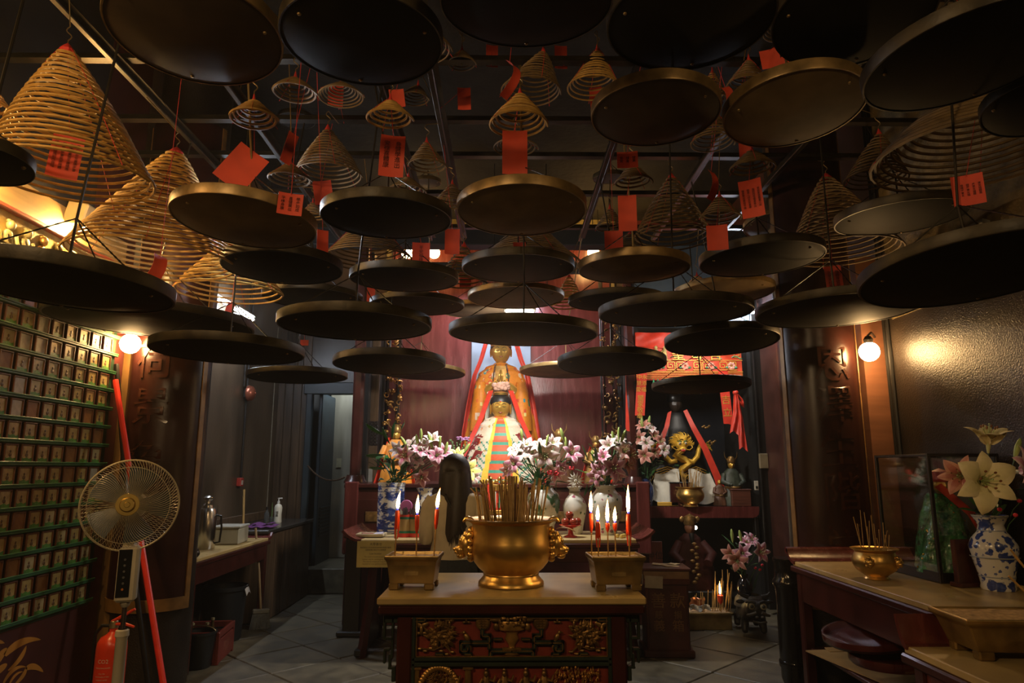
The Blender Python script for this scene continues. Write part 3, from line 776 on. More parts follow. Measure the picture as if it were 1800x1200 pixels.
# ---- gilded relief frieze over the cabinet
fr = thing('relief_frieze', 'gilded relief frieze of seated robed figures high on the left wall', 'frieze', (-2.893, 4.0, 2.84))
m_fr = mat('gilt_relief_ground', (.42, .30, .095), .5, metal=.3, var=.45, scale=12, bump=.3, bscale=50, bdist=.004)
m_fr2 = mat('gilt_relief_figure', (.30, .26, .12), .5, metal=.25, var=.6, scale=14)
obj('ground', MB().box((.012, .1, 0), (.024, 1.9, .32)), m_fr, fr)
for z, lab in ((.175, 0), (-.175, 1)):
    obj('moulding', MB().box((.03, .1, z), (.06, 1.95, .028), bv=.006), mat('red_moulding', (.30, .045, .02), .4, var=.3), fr)
for k in range(13):
    y = -.80 + k * .142; f = MB()
    f.ball((.034, y, -.075), (.028, .062, .06), 12, 7); f.ball((.036, y, -.005), (.026, .040, .065), 12, 7)
    f.ball((.044, y + .004, .082), (.026, .026, .032), 10, 7)
    f.tube([(.05, y - .04, .03), (.064, y - .05, -.03), (.07, y - .01, -.045)], [.015, .014, .010], 6)
    f.tube([(.05, y + .04, .03), (.064, y + .05, -.03), (.07, y + .012, -.04)], [.015, .014, .010], 6)
    f.ball((.03, y, .108), (.018, .014, .014), 8, 5)
    obj('seated_figure', f, m_fr2 if k % 3 else m_gilt, fr, 60)
# ---- gold painted motif on the red wall, flat print
pm = mat('gold_wall_paint', (.50, .22, .03), .5, var=.2)
motif = MB()
def stroke(px_pts, name=None):
    P = [at_x(px, py, -2.9) for px, py in px_pts]
    n = len(P)
    motif.add([(-2.8985, p.y, p.z) for p in P], [tuple(range(n))])
def crescent(a, b, c, w0, w1):
    o = []; i = []
    for k in range(13):
        t = k / 12
        x = (1 - t) ** 2 * a[0] + 2 * t * (1 - t) * b[0] + t * t * c[0]; y = (1 - t) ** 2 * a[1] + 2 * t * (1 - t) * b[1] + t * t * c[1]
        dx = 2 * (1 - t) * (b[0] - a[0]) + 2 * t * (c[0] - b[0]); dy = 2 * (1 - t) * (b[1] - a[1]) + 2 * t * (c[1] - b[1]); L = sqrt(dx * dx + dy * dy) + 1e-6
        w = (w0 + (w1 - w0) * t) * sin(pi * min(1, t * .93 + .07)) ** .6
        o.append((x - dy / L * w, y + dx / L * w)); i.append((x + dy / L * w, y - dx / L * w))
    for k in range(12):
        q = [o[k], o[k + 1], i[k + 1], i[k]]
        P = [at_x(px, py, -2.9) for px, py in q]
        motif.add([(-2.8985, p.y, p.z) for p in P], [(0, 1, 2, 3)])
crescent((8, 1152), (36, 1118), (72, 1124), 7, 5)
crescent((14, 1178), (38, 1160), (46, 1134), 3, 4)
crescent((-6, 1166), (0, 1150), (12, 1138), 6, 5)
crescent((46, 1176), (58, 1164), (76, 1181), 6, 5)
crescent((4, 1204), (22, 1166), (46, 1172), 3, 3)
crescent((46, 1172), (44, 1188), (22, 1206), 3, 3)
crescent((14, 1206), (26, 1180), (40, 1180), 2, 2)
crescent((-10, 1186), (6, 1170), (12, 1166), 6, 4)
crescent((-40, 1150), (-20, 1120), (8, 1130), 6, 6)
obj('painted_motif', motif, pm, bpy.data.objects['wall_left'], 0)

# ---- pedestal fan
def fan():
    c = at_y(229, 887, 3.55)
    t = thing('pedestal_fan', 'white pedestal fan with round wire grille and brass hub badge', 'fan', (c.x, c.y, 0))
    R = .222; cz = c.z
    m_cream = mat('aged_white_plastic', (.46, .41, .30), .45, var=.15); m_wireg = mat('fan_grille_wire', (.60, .53, .36), .35, metal=.4, var=.1)
    face = Matrix.Translation((0, 0, cz)) @ Euler((radians(-3), 0, radians(20))).to_matrix().to_4x4() @ RX90   # local +z -> towards viewer
    g = MB()
    for k in range(96):
        a = 2 * pi * k / 96; pts = []
        for i in range(7):
            u = i / 6; rr = .045 + (R - .047) * u; a2 = a + .35 * u * u
            pts.append((rr * cos(a2), rr * sin(a2), .085 - .070 * u ** 2.6 ))
        pts.append((R * cos(a2 + .02), R * sin(a2 + .02), .0))
        g.tube(pts, .0011, 3, cap=False)
    obj('front_grille', g, m_wireg, t).matrix_local = face
    g = MB()
    for k in range(72):
        a = 2 * pi * k / 72
        pts = [(rr * cos(a), rr * sin(a), -.075 + .06 * (rr / R) ** 3) for rr in (.06, .10, .14, .18, .205)] + [(R * cos(a), R * sin(a), -.005)]
        g.tube(pts, .0011, 3, cap=False)
    obj('rear_grille', g, m_wireg, t).matrix_local = face
    rg = MB()
    for rr, z, w in ((R, 0, .0050), (.185, .040, .0016), (.05, .084, .0018)):
        rg.tube([(rr * cos(2 * pi * k / 64), rr * sin(2 * pi * k / 64), z) for k in range(64)], w, 6, closed=True)
    obj('rim_ring', rg, m_wireg, t).matrix_local = face
    h = MB().lathe([(.0, .104), (.012, .104), (.014, .100), (.030, .100), (.034, .095), (.036, .088), (.052, .088), (.055, .082), (.05, .078)], 28)
    obj('hub_badge', h, mat('brass_badge', (.60, .42, .12), .3, metal=.9, var=.2), t, 40).matrix_local = face
    bl = mat('smoky_blue_fan_blade', (.045, .060, .066), .35, var=.1)
    for k in range(5):
        a0 = 2 * pi * k / 5
        b = MB().grid(lambda u, v: ((.04 + .15 * u) * cos(a0 + (v - .5) * (.9 - .1 * u)), (.04 + .15 * u) * sin(a0 + (v - .5) * (.9 - .1 * u)), .012 + .03 * (v - .5)), 6, 6, thick=.002)
        obj('blade', b, bl, t).matrix_local = face
    obj('blade_hub', MB().lathe([(.0, .06), (.03, .055), (.042, .03), (.042, -.01)], 20), bl, t).matrix_local = face
    obj('motor_housing', MB().lathe([(.058, -.06), (.068, -.075), (.066, -.13), (.05, -.165), (.0, -.172)], 24), m_cream, t).matrix_local = face
    # control box, chrome pole, lower pole, base
    M2 = Euler((0, 0, radians(20))).to_matrix().to_4x4()
    obj('neck', MB().tube([(.0, .11, cz - .10), (.01, .05, cz - .20), (.012, .02, cz - .27)], [.03, .034, .034], 10), m_cream, t).matrix_local = M2
    obj('control_box', MB().box((.02, .0, cz - .332), (.092, .085, .262), bv=.012), m_cream, t).matrix_local = M2
    pn = obj('control_panel', MB().box((.008, -.0435, cz - .325), (.058, .005, .225), bv=.002), mat('black_gloss_plastic', (.010, .011, .012), .2), t); pn.matrix_local = M2
    for k in range(6):
        obj('button', MB().lathe([(.0, .003), (.005, .003), (.006, 0)], 10, (0, 0, 0), Matrix.Translation((.008, -.046, cz - .26 - k * .028)) @ RX90), mat('grey_button', (.10, .10, .10), .4) if k < 5 else mat('amber_button', (.5, .16, .03), .4), pn)
    obj('pole_collar', MB().lathe([(.02, cz - .46), (.024, cz - .47), (.018, cz - .485), (.013, cz - .49)], 16, (.02, 0, 0)), m_cream, t).matrix_local = M2
    obj('upper_pole', MB().tube([(.02, 0, cz - .46), (.02, 0, .70)], .0115, 12), mat('chrome_steel', (.62, .60, .55), .18, metal=1, var=.1), t).matrix_local = M2
    obj('lower_pole', MB().lathe([(.021, .775), (.030, .77), (.032, .745), (.026, .735), (.026, .05), (.03, .03)], 18, (.02, 0, 0)), m_cream, t).matrix_local = M2
    obj('base', MB().lathe([(.0, .035), (.04, .034), (.15, .022), (.19, .008), (.19, .0), (.0, .0)], 36, (.02, 0, 0)), m_cream, t).matrix_local = M2
    return t
fan()

# ---- fire extinguisher
p = at_y(199, 1115, 4.3)
t = thing('fire_extinguisher', 'red fire extinguisher with white printed label behind the fan pole', 'fire extinguisher', (p.x, p.y, 0))
m_fire = mat('extinguisher_red', (.62, .045, .015), .28, var=.12, scale=6); r = .082; zt = p.z
obj('cylinder', MB().lathe([(.0, 0), (r * .95, 0), (r, .02), (r, zt - .075), (r * .96, zt - .04), (r * .78, zt - .012), (r * .42, zt + .006), (.022, zt + .02), (.022, zt + .05)], 32), m_fire, t, 40)
obj('strap', MB().lathe([(r + .001, zt - .31), (r + .004, zt - .308), (r + .004, zt - .278), (r + .001, zt - .276)], 32), m_black, t)
obj('valve', MB().lathe([(.02, zt + .03), (.026, zt + .04), (.022, zt + .075), (.012, zt + .085)], 14), mat('brass_valve', (.35, .27, .15), .35, metal=.8), t)
obj('lever', MB().tube([(-.01, -.01, zt + .075), (.05, -.01, zt + .105), (.12, -.01, zt + .145)], [.008, .010, .008], 6), m_fire, t)
obj('handle', MB().tube([(.0, -.01, zt + .06), (.07, -.01, zt + .062), (.125, -.01, zt + .045)], [.008, .009, .007], 6), m_fire, t)
obj('hose', MB().tube([(-.02, 0, zt + .05), (-.07, 0, zt + .05), (-.105, 0, zt - .0), (-.105, 0, zt - .25)], .010, 8), m_black, t)
wl = mat('white_print', (.62, .50, .40), .6)
for txt, dz, sz in (('CO2', .13, .030), ('FIRE EXTINGUISHER', .165, .0095), ('PULL PIN', .195, .009), ('AIM AT BASE OF FIRE', .212, .0085), ('SQUEEZE LEVER', .229, .009), ('滅火筒', .26, .02)):
    vs, fs = text_mesh(txt, sz)
    vs = [((r + .0012) * sin(x / r), -(r + .0012) * cos(x / r), zt - dz + y) for x, y, _ in vs]
    obj('printed_label', MB().add(vs, fs), wl, t, 0)

# ---- long red pole and dark pipe leaning by the column
a, b = at_y(203, 668, 4.93), Vector((-2.02, 4.50, 0.0))
tag(obj('red_pole', MB().tube([b, b.lerp(a, .5), a], .019, 10), mat('red_pole_paint', (.62, .030, .016), .35, var=.15)), 'long bright red pole leaning against the left column', 'pole')
a2, b2 = at_y(205, 640, 5.02), Vector((-2.36, 4.93, 0.0))
tag(obj('dark_pole', MB().tube([b2, b2.lerp(a2, .5) + Vector((-.03, 0, 0)), a2], .017, 10), m_black), 'dark pole standing behind the red pole at the column', 'pole')

# ---- left side table with marble top
m_marble = mat('stained_yellow_marble', (.56, .40, .16), .30, var=.45, scale=4, col2=(.34, .24, .10), bump=.05, bscale=30, rvar=.08)
m_marble2 = mat('pale_stained_marble', (.52, .385, .17), .34, var=.45, scale=5, col2=(.35, .26, .13), rvar=.08)
def scroll_end(W, h, l, flip=1):
    """everted flange of an altar table: a curved board of width W along y rising h over length l along x"""
    return MB().grid(lambda u, v: (flip * l * v, (u - .5) * W, h * v ** 2.2), 2, 8, thick=.022)
t = thing('side_table', 'dark red side table with yellow marble top at the left wall', 'table', (-2.71, 6.36, 0))
obj('table_top', MB().box((0, 0, .836), (.60, 1.72, .028), bv=.004), m_marble, t)
obj('top_frame', MB().box((0, 0, .805), (.63, 1.78, .036), bv=.006), m_dred, t)
for sy in (-1, 1):
    obj('scroll_end', scroll_end(.63, .055, .09), m_redl, t, loc=(0, sy * .865, .83), rot=(0, 0, sy * pi / 2))
obj('apron', MB().box((.29, 0, .72), (.022, 1.66, .14), bv=.004), m_dred, t)
for sy in (-1, 1): obj('apron', MB().box((0, sy * .80, .72), (.56, .022, .14), bv=.004), m_dred, t)
for x in (-.27, .28):
    for y in (-.80, .80): obj('leg', MB().box((x, y, .40), (.055, .055, .80), bv=.008), m_dred, t)
# things on it
t = thing('steel_thermos', 'tall brushed steel thermos jug with knob lid on the left table', 'flask', (-2.64, 6.25, .85))
ms = mat('brushed_steel', (.55, .52, .46), .24, metal=1, var=.15, scale=3, stretch=(8, 8, .3))
obj('body', MB().lathe([(.0, 0), (.078, 0), (.082, .006), (.082, .315), (.070, .345), (.04, .355)], 32), ms, t, 40)
obj('lid', MB().lathe([(.05, .35), (.046, .375), (.022, .39), (.020, .41), (.040, .425), (.042, .44), (.026, .455), (0, .458)], 24), ms, t, 40)
obj('handle', MB().tube([(.075, 0, .29), (.125, 0, .28), (.135, 0, .18), (.125, 0, .06), (.08, 0, .05)], .009, 8), m_black, t)
t = thing('white_box', 'white plastic storage box with pale lid on the left table', 'box', (-2.60, 6.72, .85), rz=.1)
mw = mat('cloudy_white_plastic', (.40, .37, .27), .4, var=.12)
obj('body', MB().box((0, 0, .075), (.24, .32, .150), bv=.012), mw, t)
obj('lid', MB().box((0, 0, .158), (.255, .335, .018), bv=.006), mat('white_plastic_lid', (.42, .40, .33), .4, var=.1), t)
t = thing('dark_bag', 'dark roll lying at the near end of the left table', 'bag', (-2.45, 5.60, .85))
obj('body', MB().ball((0, 0, .04), (.05, .045, .04), 12, 8), m_black, t); obj('knot', MB().ball((.03, -.02, .07), (.018, .018, .016), 8, 6), m_black, t)

# ---- dark counter behind it
t = thing('low_counter', 'low dark timber counter with black stone top before the doorway', 'counter', (-2.74, 8.09, 0))
for k in range(6): obj('front_board', MB().box((.285, -.67 + k * .265, .44), (.022, .255, .86), bv=.006), m_wood, t)
obj('end_board', MB().box((0, -.80, .44), (.58, .02, .86), bv=.004), m_wood, t); obj('end_board', MB().box((0, .79, .44), (.58, .02, .86), bv=.004), m_wood, t)
obj('counter_top', MB().box((.01, 0, .90), (.62, 1.66, .04), bv=.008), mat('black_stone_top', (.030, .026, .022), .22, var=.4, scale=12), t)
obj('splash_board', MB().box((-.28, 0, .97), (.03, 1.6, .10), bv=.006), m_wood, t)
t = thing('soap_bottle', 'white pump soap bottle with printed label on the black counter', 'bottle', (-2.66, 8.25, .92))
obj('body', MB().lathe([(.0, 0), (.042, 0), (.046, .01), (.040, .09), (.046, .17), (.036, .20), (.014, .215), (.014, .23)], 20), mat('white_bottle_plastic', (.62, .58, .46), .35, var=.08), t, 40)
obj('pump', MB().lathe([(.016, .225), (.016, .245), (.006, .247), (.006, .275)], 10).box((.015, 0, .278), (.055, .014, .012), bv=.003), m_white, t)
vs, fs = text_mesh('福\n壽', .035)
obj('printed_label', MB().add([(.0435 * sin(x / .0435), -.0440 * cos(x / .0435), .10 + y) for x, y, _ in vs], fs), mat('soap_label_ink', (.05, .04, .03), .6), t, 0)
t = thing('clear_bottle', 'small clear bottle with dark cap beside the soap', 'bottle', (-2.76, 8.16, .92))
obj('body', MB().lathe([(.0, 0), (.026, 0), (.028, .01), (.028, .11), (.012, .14), (.012, .16)], 16), mat('clear_bottle_plastic', (.5, .52, .5), .08, trans=.9), t, 40)
obj('cap', MB().lathe([(.014, .155), (.014, .185), (0, .186)], 12), m_black, t)
t = thing('purple_cloth', 'crumpled purple cloth lying on the black counter', 'cloth', (-2.62, 7.62, .922))
obj('fabric', MB().grid(lambda u, v: ((u - .5) * .30 + .02 * sin(5 * v), (v - .5) * .38, .012 + .012 * noise.noise((u * 4, v * 4, 1)) + .010 * sin(9 * u + 4 * v) ** 2), 16, 16, thick=.004), mat('purple_fabric', (.12, .025, .14), .85, var=.3, scale=30), t, 60)
obj('fold', MB().grid(lambda u, v: ((u - .6) * .20, (v - .2) * .26, .030 + .010 * sin(8 * u + v)), 10, 10, thick=.004), MATS['purple_fabric'], t, 60)
t = thing('green_stem_jar', 'single green stem standing in a small jar on the counter', 'plant', (-2.80, 8.45, .92))
obj('jar', MB().lathe([(0, 0), (.022, 0), (.024, .05), (.018, .055)], 14), MATS['clear_bottle_plastic'], t)
obj('stem', MB().tube([(0, 0, .01), (.005, 0, .12), (.0, 0, .22)], [.008, .007, .004], 6), mat('leek_green', (.10, .16, .05), .5), t)
a, b = at_y(429, 860, 7.35), Vector((-2.71, 7.32, .925))
tag(obj('bamboo_stick', MB().tube([b, b.lerp(a, .5), a], .012, 8), mat('bamboo_yellow', (.42, .26, .09), .45, var=.25, scale=10)), 'yellow bamboo stick leaning on the left wall above the counter', 'stick')
# ---- floor things under the table
m_crate = mat('dark_red_crate_plastic', (.16, .025, .018), .42, var=.25)
t = thing('red_crate', 'dark red plastic drinks crate on the floor under the left table', 'crate', (-2.50, 6.05, 0), rz=.12)
for sx in (-1, 1):
    obj('side', MB().box((sx * .17, 0, .10), (.016, .44, .17), bv=.004), m_crate, t); obj('side_rail', MB().box((sx * .17, 0, .225), (.02, .46, .05), bv=.004), m_crate, t)
    obj('side', MB().box((0, sx * .22, .10), (.34, .016, .17), bv=.004), m_crate, t); obj('side_rail', MB().box((0, sx * .22, .225), (.36, .02, .05), bv=.004), m_crate, t)
    for sy in (-1, 1): obj('corner_post', MB().box((sx * .168, sy * .218, .125), (.03, .03, .25), bv=.005), m_crate, t)
obj('bottom', MB().box((0, 0, .01), (.34, .44, .02)), m_crate, t)
vs, fs = text_mesh('汽水', .09); obj('moulded_lettering', MB().add(vs, fs, Matrix.Translation((.1785, 0, .10)) @ Matrix.Rotation(pi / 2, 4, 'Z') @ RX90), mat('faded_crate_print', (.30, .10, .06), .6), t, 0)
for k, (x, y) in enumerate(((-.06, -.10), (.05, -.08), (.02, .10))):
    q = thing('glass_bottle', 'dark bottle neck sticking out of the red crate, %s' % ('left of three', 'right of three', 'rear of three')[k], 'bottle', (-2.50 + x, 6.05 + y, .02))
    obj('body', MB().lathe([(0, 0), (.03, 0), (.032, .01), (.032, .17), (.013, .22), (.012, .27)], 14), mat('brown_bottle_glass', (.06, .035, .012), .12, spec=.7), q, 40)
    obj('cap', MB().lathe([(.015, .262), (.015, .28), (0, .281)], 12), mat('bottle_cap', (.42, .36, .20), .35, metal=.5), q)
t = thing('black_bin', 'black plastic bin under the far end of the left table', 'bin', (-2.60, 6.68, 0))
m_bin = mat('black_bin_plastic', (.010, .011, .012), .38)
obj('tub', MB().lathe([(.0, 0), (.155, 0), (.165, .01), (.195, .46), (.19, .46), (.16, .02), (0, .015)], 28), m_bin, t, 40)
obj('rim', MB().lathe([(.193, .44), (.207, .445), (.207, .475), (.193, .478)], 28), m_bin, t)
obj('bag_corner', MB().grid(lambda u, v: (.20 + .02 * v, -.05 + .1 * u, .45 + .03 * sin(3 * u) - .06 * v), 5, 4, thick=.001), mat('white_bin_bag', (.5, .48, .45), .5), t)
t = thing('small_black_bucket', 'small black bucket at the near leg of the left table', 'bucket', (-2.44, 5.80, 0))
obj('tub', MB().lathe([(.0, 0), (.10, 0), (.105, .01), (.13, .26), (.124, .26), (.10, .02), (0, .015)], 24), m_bin, t, 40)
obj('rim', MB().lathe([(.126, .25), (.138, .252), (.138, .27), (.124, .272)], 24), m_bin, t)
obj('handle', MB().tube([(.13 * cos(a), .01, .26 + .05 * sin(a)) for a in [pi * k / 10 for k in range(11)]], .004, 5), m_wire, t)
t = thing('broom', 'broom with pale handle and grey bristles standing by the counter', 'broom', (-2.40, 7.10, 0), rz=.3)
obj('handle', MB().tube([(0, 0, .17), (-.04, .0, .55), (-.10, .02, .96)], .011, 8), mat('broom_handle_wood', (.32, .22, .11), .5), t)
obj('head', MB().box((0, 0, .165), (.16, .05, .045), bv=.01), mat('grey_broom_plastic', (.20, .19, .15), .5), t)
br = MB()
for i in range(16):
    for j in range(3):
        x = -.07 + i * .0093; y = -.016 + j * .016
        br.tube([(x, y, .15), (x * 1.35, y * 1.4, .002)], .0045, 3)
o = obj('bristles', br, mat('grey_bristles', (.17, .165, .14), .8, var=.4, scale=40), t, 0); o['kind'] = 'stuff'
# ---- wall fittings
t = thing('fire_bell', 'round copper red alarm bell on the left rear wall', 'bell', at_x(431, 691, -3.05), rot=(0, radians(90), 0))
obj('gong', MB().lathe([(.092, .035), (.094, .045), (.082, .085), (.05, .11), (.012, .12), (.012, .128), (0, .128)], 28), mat('copper_red_bell', (.30, .085, .045), .28, metal=.6, var=.2), t, 40)
obj('base_box', MB().box((0, 0, .016), (.11, .11, .034), bv=.006), m_black, t)
t = thing('alarm_call_point', 'small red call point box with white window on the left rear wall', 'switch', at_x(418, 847, -3.05))
obj('box', MB().box((.025, 0, 0), (.05, .095, .095), bv=.006), mat('call_point_red', (.30, .025, .015), .4), t)
obj('window', MB().box((.051, .0, -.005), (.004, .045, .05), bv=.001), mat('call_point_window', (.42, .36, .28), .3), t)
cd = bpy.data.objects['wall_left_rear']
y1 = at_x(424, 800, -3.05).y
obj('conduit', MB().tube([(-3.035, y1, 1.44), (-3.035, y1, 4.9)], .012, 8), m_black, cd)
obj('conduit', MB().tube([(-3.035, y1 - .10, 2.48), (-3.035, y1 - .10, 4.9)], .010, 8), m_black, cd)
# chain across the doorway
a, b = at_y(541, 818, 8.98), at_y(607, 838, 7.98)
pts = [a.lerp(b, k / 40) - Vector((0, 0, .10 * (1 - (2 * k / 40 - 1) ** 2))) for k in range(41)]
tag(obj('barrier_chain', MB().tube(pts, lambda i: .013 if i % 2 else .006, 6), mat('rusty_chain', (.10, .055, .03), .5, metal=.5)), 'sagging metal chain strung across the dark doorway', 'chain')

# ================================================================== FRONT INCENSE TABLE
m_brass = mat('polished_brass', (.66, .40, .11), .33, metal=.92, var=.30, scale=5, bump=.03, bscale=60, rvar=.06)
m_bronze = mat('aged_bronze', (.34, .225, .080), .38, metal=.75, var=.45, scale=9, bump=.12, bscale=70, rvar=.1, bdist=.003)
m_sand = mat('incense_sand', (.50, .33, .17), .85, var=.45, scale=40, bump=.6, bscale=120, bdist=.006)
m_stick = mat('bamboo_joss_stick', (.40, .225, .06), .6, var=.25, scale=30)
m_stick2 = mat('grey_tipped_joss_stick', (.34, .20, .065), .65, var=.3, scale=30)
m_wax = mat('red_candle_wax', (.70, .055, .012), .35, var=.12, emit=(1, .10, .01), estr=.0)
m_flame = mat('candle_flame', (1, .8, .4), .5, vcol=True, emit='vcol', estr=60)
m_flame_b = mat('flame_blue_root', (.1, .1, .6), .5, emit=(.10, .12, .9), estr=1.2)
m_greenblack = mat('green_black_lacquer', (.020, .030, .022), .35, var=.4, scale=10)
m_panelred = mat('carved_panel_red', (.20, .024, .012), .5, var=.35, scale=12)

def stick(loc, length, lean, az, label, group, r=.0022, m=None, name='incense_stick', bend=0):
    d = Vector((sin(lean) * cos(az), sin(lean) * sin(az), cos(lean)))
    if bend:
        pts = [Vector((0, 0, 0)), d * length * .6, d * length * .85 + Vector((bend * .4, 0, 0)), d * length * .97 + Vector((bend, 0, -.004))]
    else: pts = [Vector((0, 0, 0)), d * length * .5, d * length]
    o = obj(name, MB().tube(pts, r, 5), m or m_stick, None, 60, loc=loc)
    return tag(o, label, 'incense stick', group)

def candle(loc, base_h, wax_h, flame_h, label, r=.011, lean=0, drip=False):
    t = thing('red_candle', label, 'candle', loc, rot=(0, lean, 0))
    obj('bamboo_stem', MB().tube([(0, 0, -.01), (0, 0, base_h + .02)], .0035, 6), m_stick, t)
    pr = [(.0, base_h - .012), (r * .55, base_h), (r * .9, base_h + wax_h * .25), (r, base_h + wax_h * .6), (r * 1.05, base_h + wax_h * .93), (r * .8, base_h + wax_h), (0, base_h + wax_h * .98)]
    obj('wax', MB().lathe(pr, 14), m_wax, t, 50)
    if drip:
        for a in (0.5, 2.4): obj('wax_drip', MB().tube([(r * cos(a), r * sin(a), base_h + wax_h * .8), (r * 1.1 * cos(a), r * 1.1 * sin(a), base_h), (r * .7 * cos(a), r * .7 * sin(a), base_h - wax_h * .6)], [.003, .004, .003], 6), m_wax, t)
    zt = base_h + wax_h
    obj('wick', MB().tube([(0, 0, zt - .002), (0, 0, zt + .010)], .0012, 5), m_black, t)
    f = MB().lathe([(.0, .006), (.0055, .012), (.0085, flame_h * .22), (.0095, flame_h * .38), (.0075, flame_h * .6), (.0042, flame_h * .8), (.0016, flame_h * .95), (0, flame_h)], 10, colf=lambda a, z: mixc((1, .62, .22), (.045, .011, .001), min(1, max(0, (z / flame_h - .45) / .5)) ** .5) if z > flame_h * .45 else (1, .66, .26))
    f.v = [(x + .010 * (z / flame_h) ** 3 * (1 if lean > 0 else .35), y, z + zt) for x, y, z in f.v]
    obj('flame', f, m_flame, t, 60)
    obj('flame_root', MB().lathe([(.0, .002), (.0050, .003), (.0062, .009), (.0048, .013)], 10, (0, 0, zt)), m_flame_b, t)
    return t

# ---- the table
TX, TYF, TYB, TZ = .032, 3.376, 4.157, .95
t = ft = thing('front_incense_table', 'carved red incense table with yellow marble top and gilded front panels', 'table', (TX, (TYF + TYB) / 2, 0))
W, D_ = 1.268, TYB - TYF
obj('table_top', MB().box((0, 0, TZ - .017), (W, D_, .034), bv=.006), m_marble, t)
yf = -D_ / 2
obj('top_frame', MB().box((0, 0, TZ - .058), (W - .01, D_ - .01, .046), bv=.012), m_dred, t)
obj('waist_moulding', MB().box((0, .02, TZ - .086), (W - .14, D_ - .08, .012), bv=.003), m_black, t)
for sx in (-1, 1):
    for sy in (-1, 1):
        obj('leg', MB().box((sx * .505, sy * (D_ / 2 - .075), (TZ - .085) / 2), (.074, .074, TZ - .085), bv=.010), m_dred, t)
yp = yf + .062       # plane of the carved panels
obj('panel_board', MB().box((0, yp + .016, .50), (.94, .02, .74)), m_panelred, t)
for z in (.861, .668, .644, .20): obj('panel_rail', MB().box((0, yp - .006, z), (.94, .034, .018), bv=.005), m_greenblack, t)
for sx in (-1, 1): obj('panel_stile', MB().box((sx * .462, yp - .006, .53), (.018, .034, .68), bv=.005), m_greenblack, t)
for z in (.849, .680):
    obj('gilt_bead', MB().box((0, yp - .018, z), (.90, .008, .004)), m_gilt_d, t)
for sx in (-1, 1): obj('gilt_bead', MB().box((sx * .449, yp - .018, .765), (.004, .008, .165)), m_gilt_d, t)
for sx in (-1, 1): obj('side_panel', MB().box((sx * .505, 0, .55), (.02, D_ - .2, .55)), m_dred, t)
def fret(pts, name='fret_carving', w=.020, m=m_greenblack, dep=.022, dy=0):
    b = MB()
    for (x0, z0), (x1, z1) in zip(pts[:-1], pts[1:]):
        b.box(((x0 + x1) / 2, yp - .008 + dy, (z0 + z1) / 2), (abs(x1 - x0) + w, dep, abs(z1 - z0) + w), bv=.003)
    o = obj(name, b, m, t)
    g = MB()
    for (x0, z0), (x1, z1) in zip(pts[:-1], pts[1:]):
        g.box(((x0 + x1) / 2, yp - .008 - dep / 2 - .0005 + dy, (z0 + z1) / 2), (abs(x1 - x0) + .004, .002, abs(z1 - z0) + .004))
    obj('gilt_line', g, m_gilt_d, o)
K = 3.44 / 1200 * .985
def PX(px): return (px - 900.5) * K
def PZ_(py): return at_y(900, py, 3.44).z
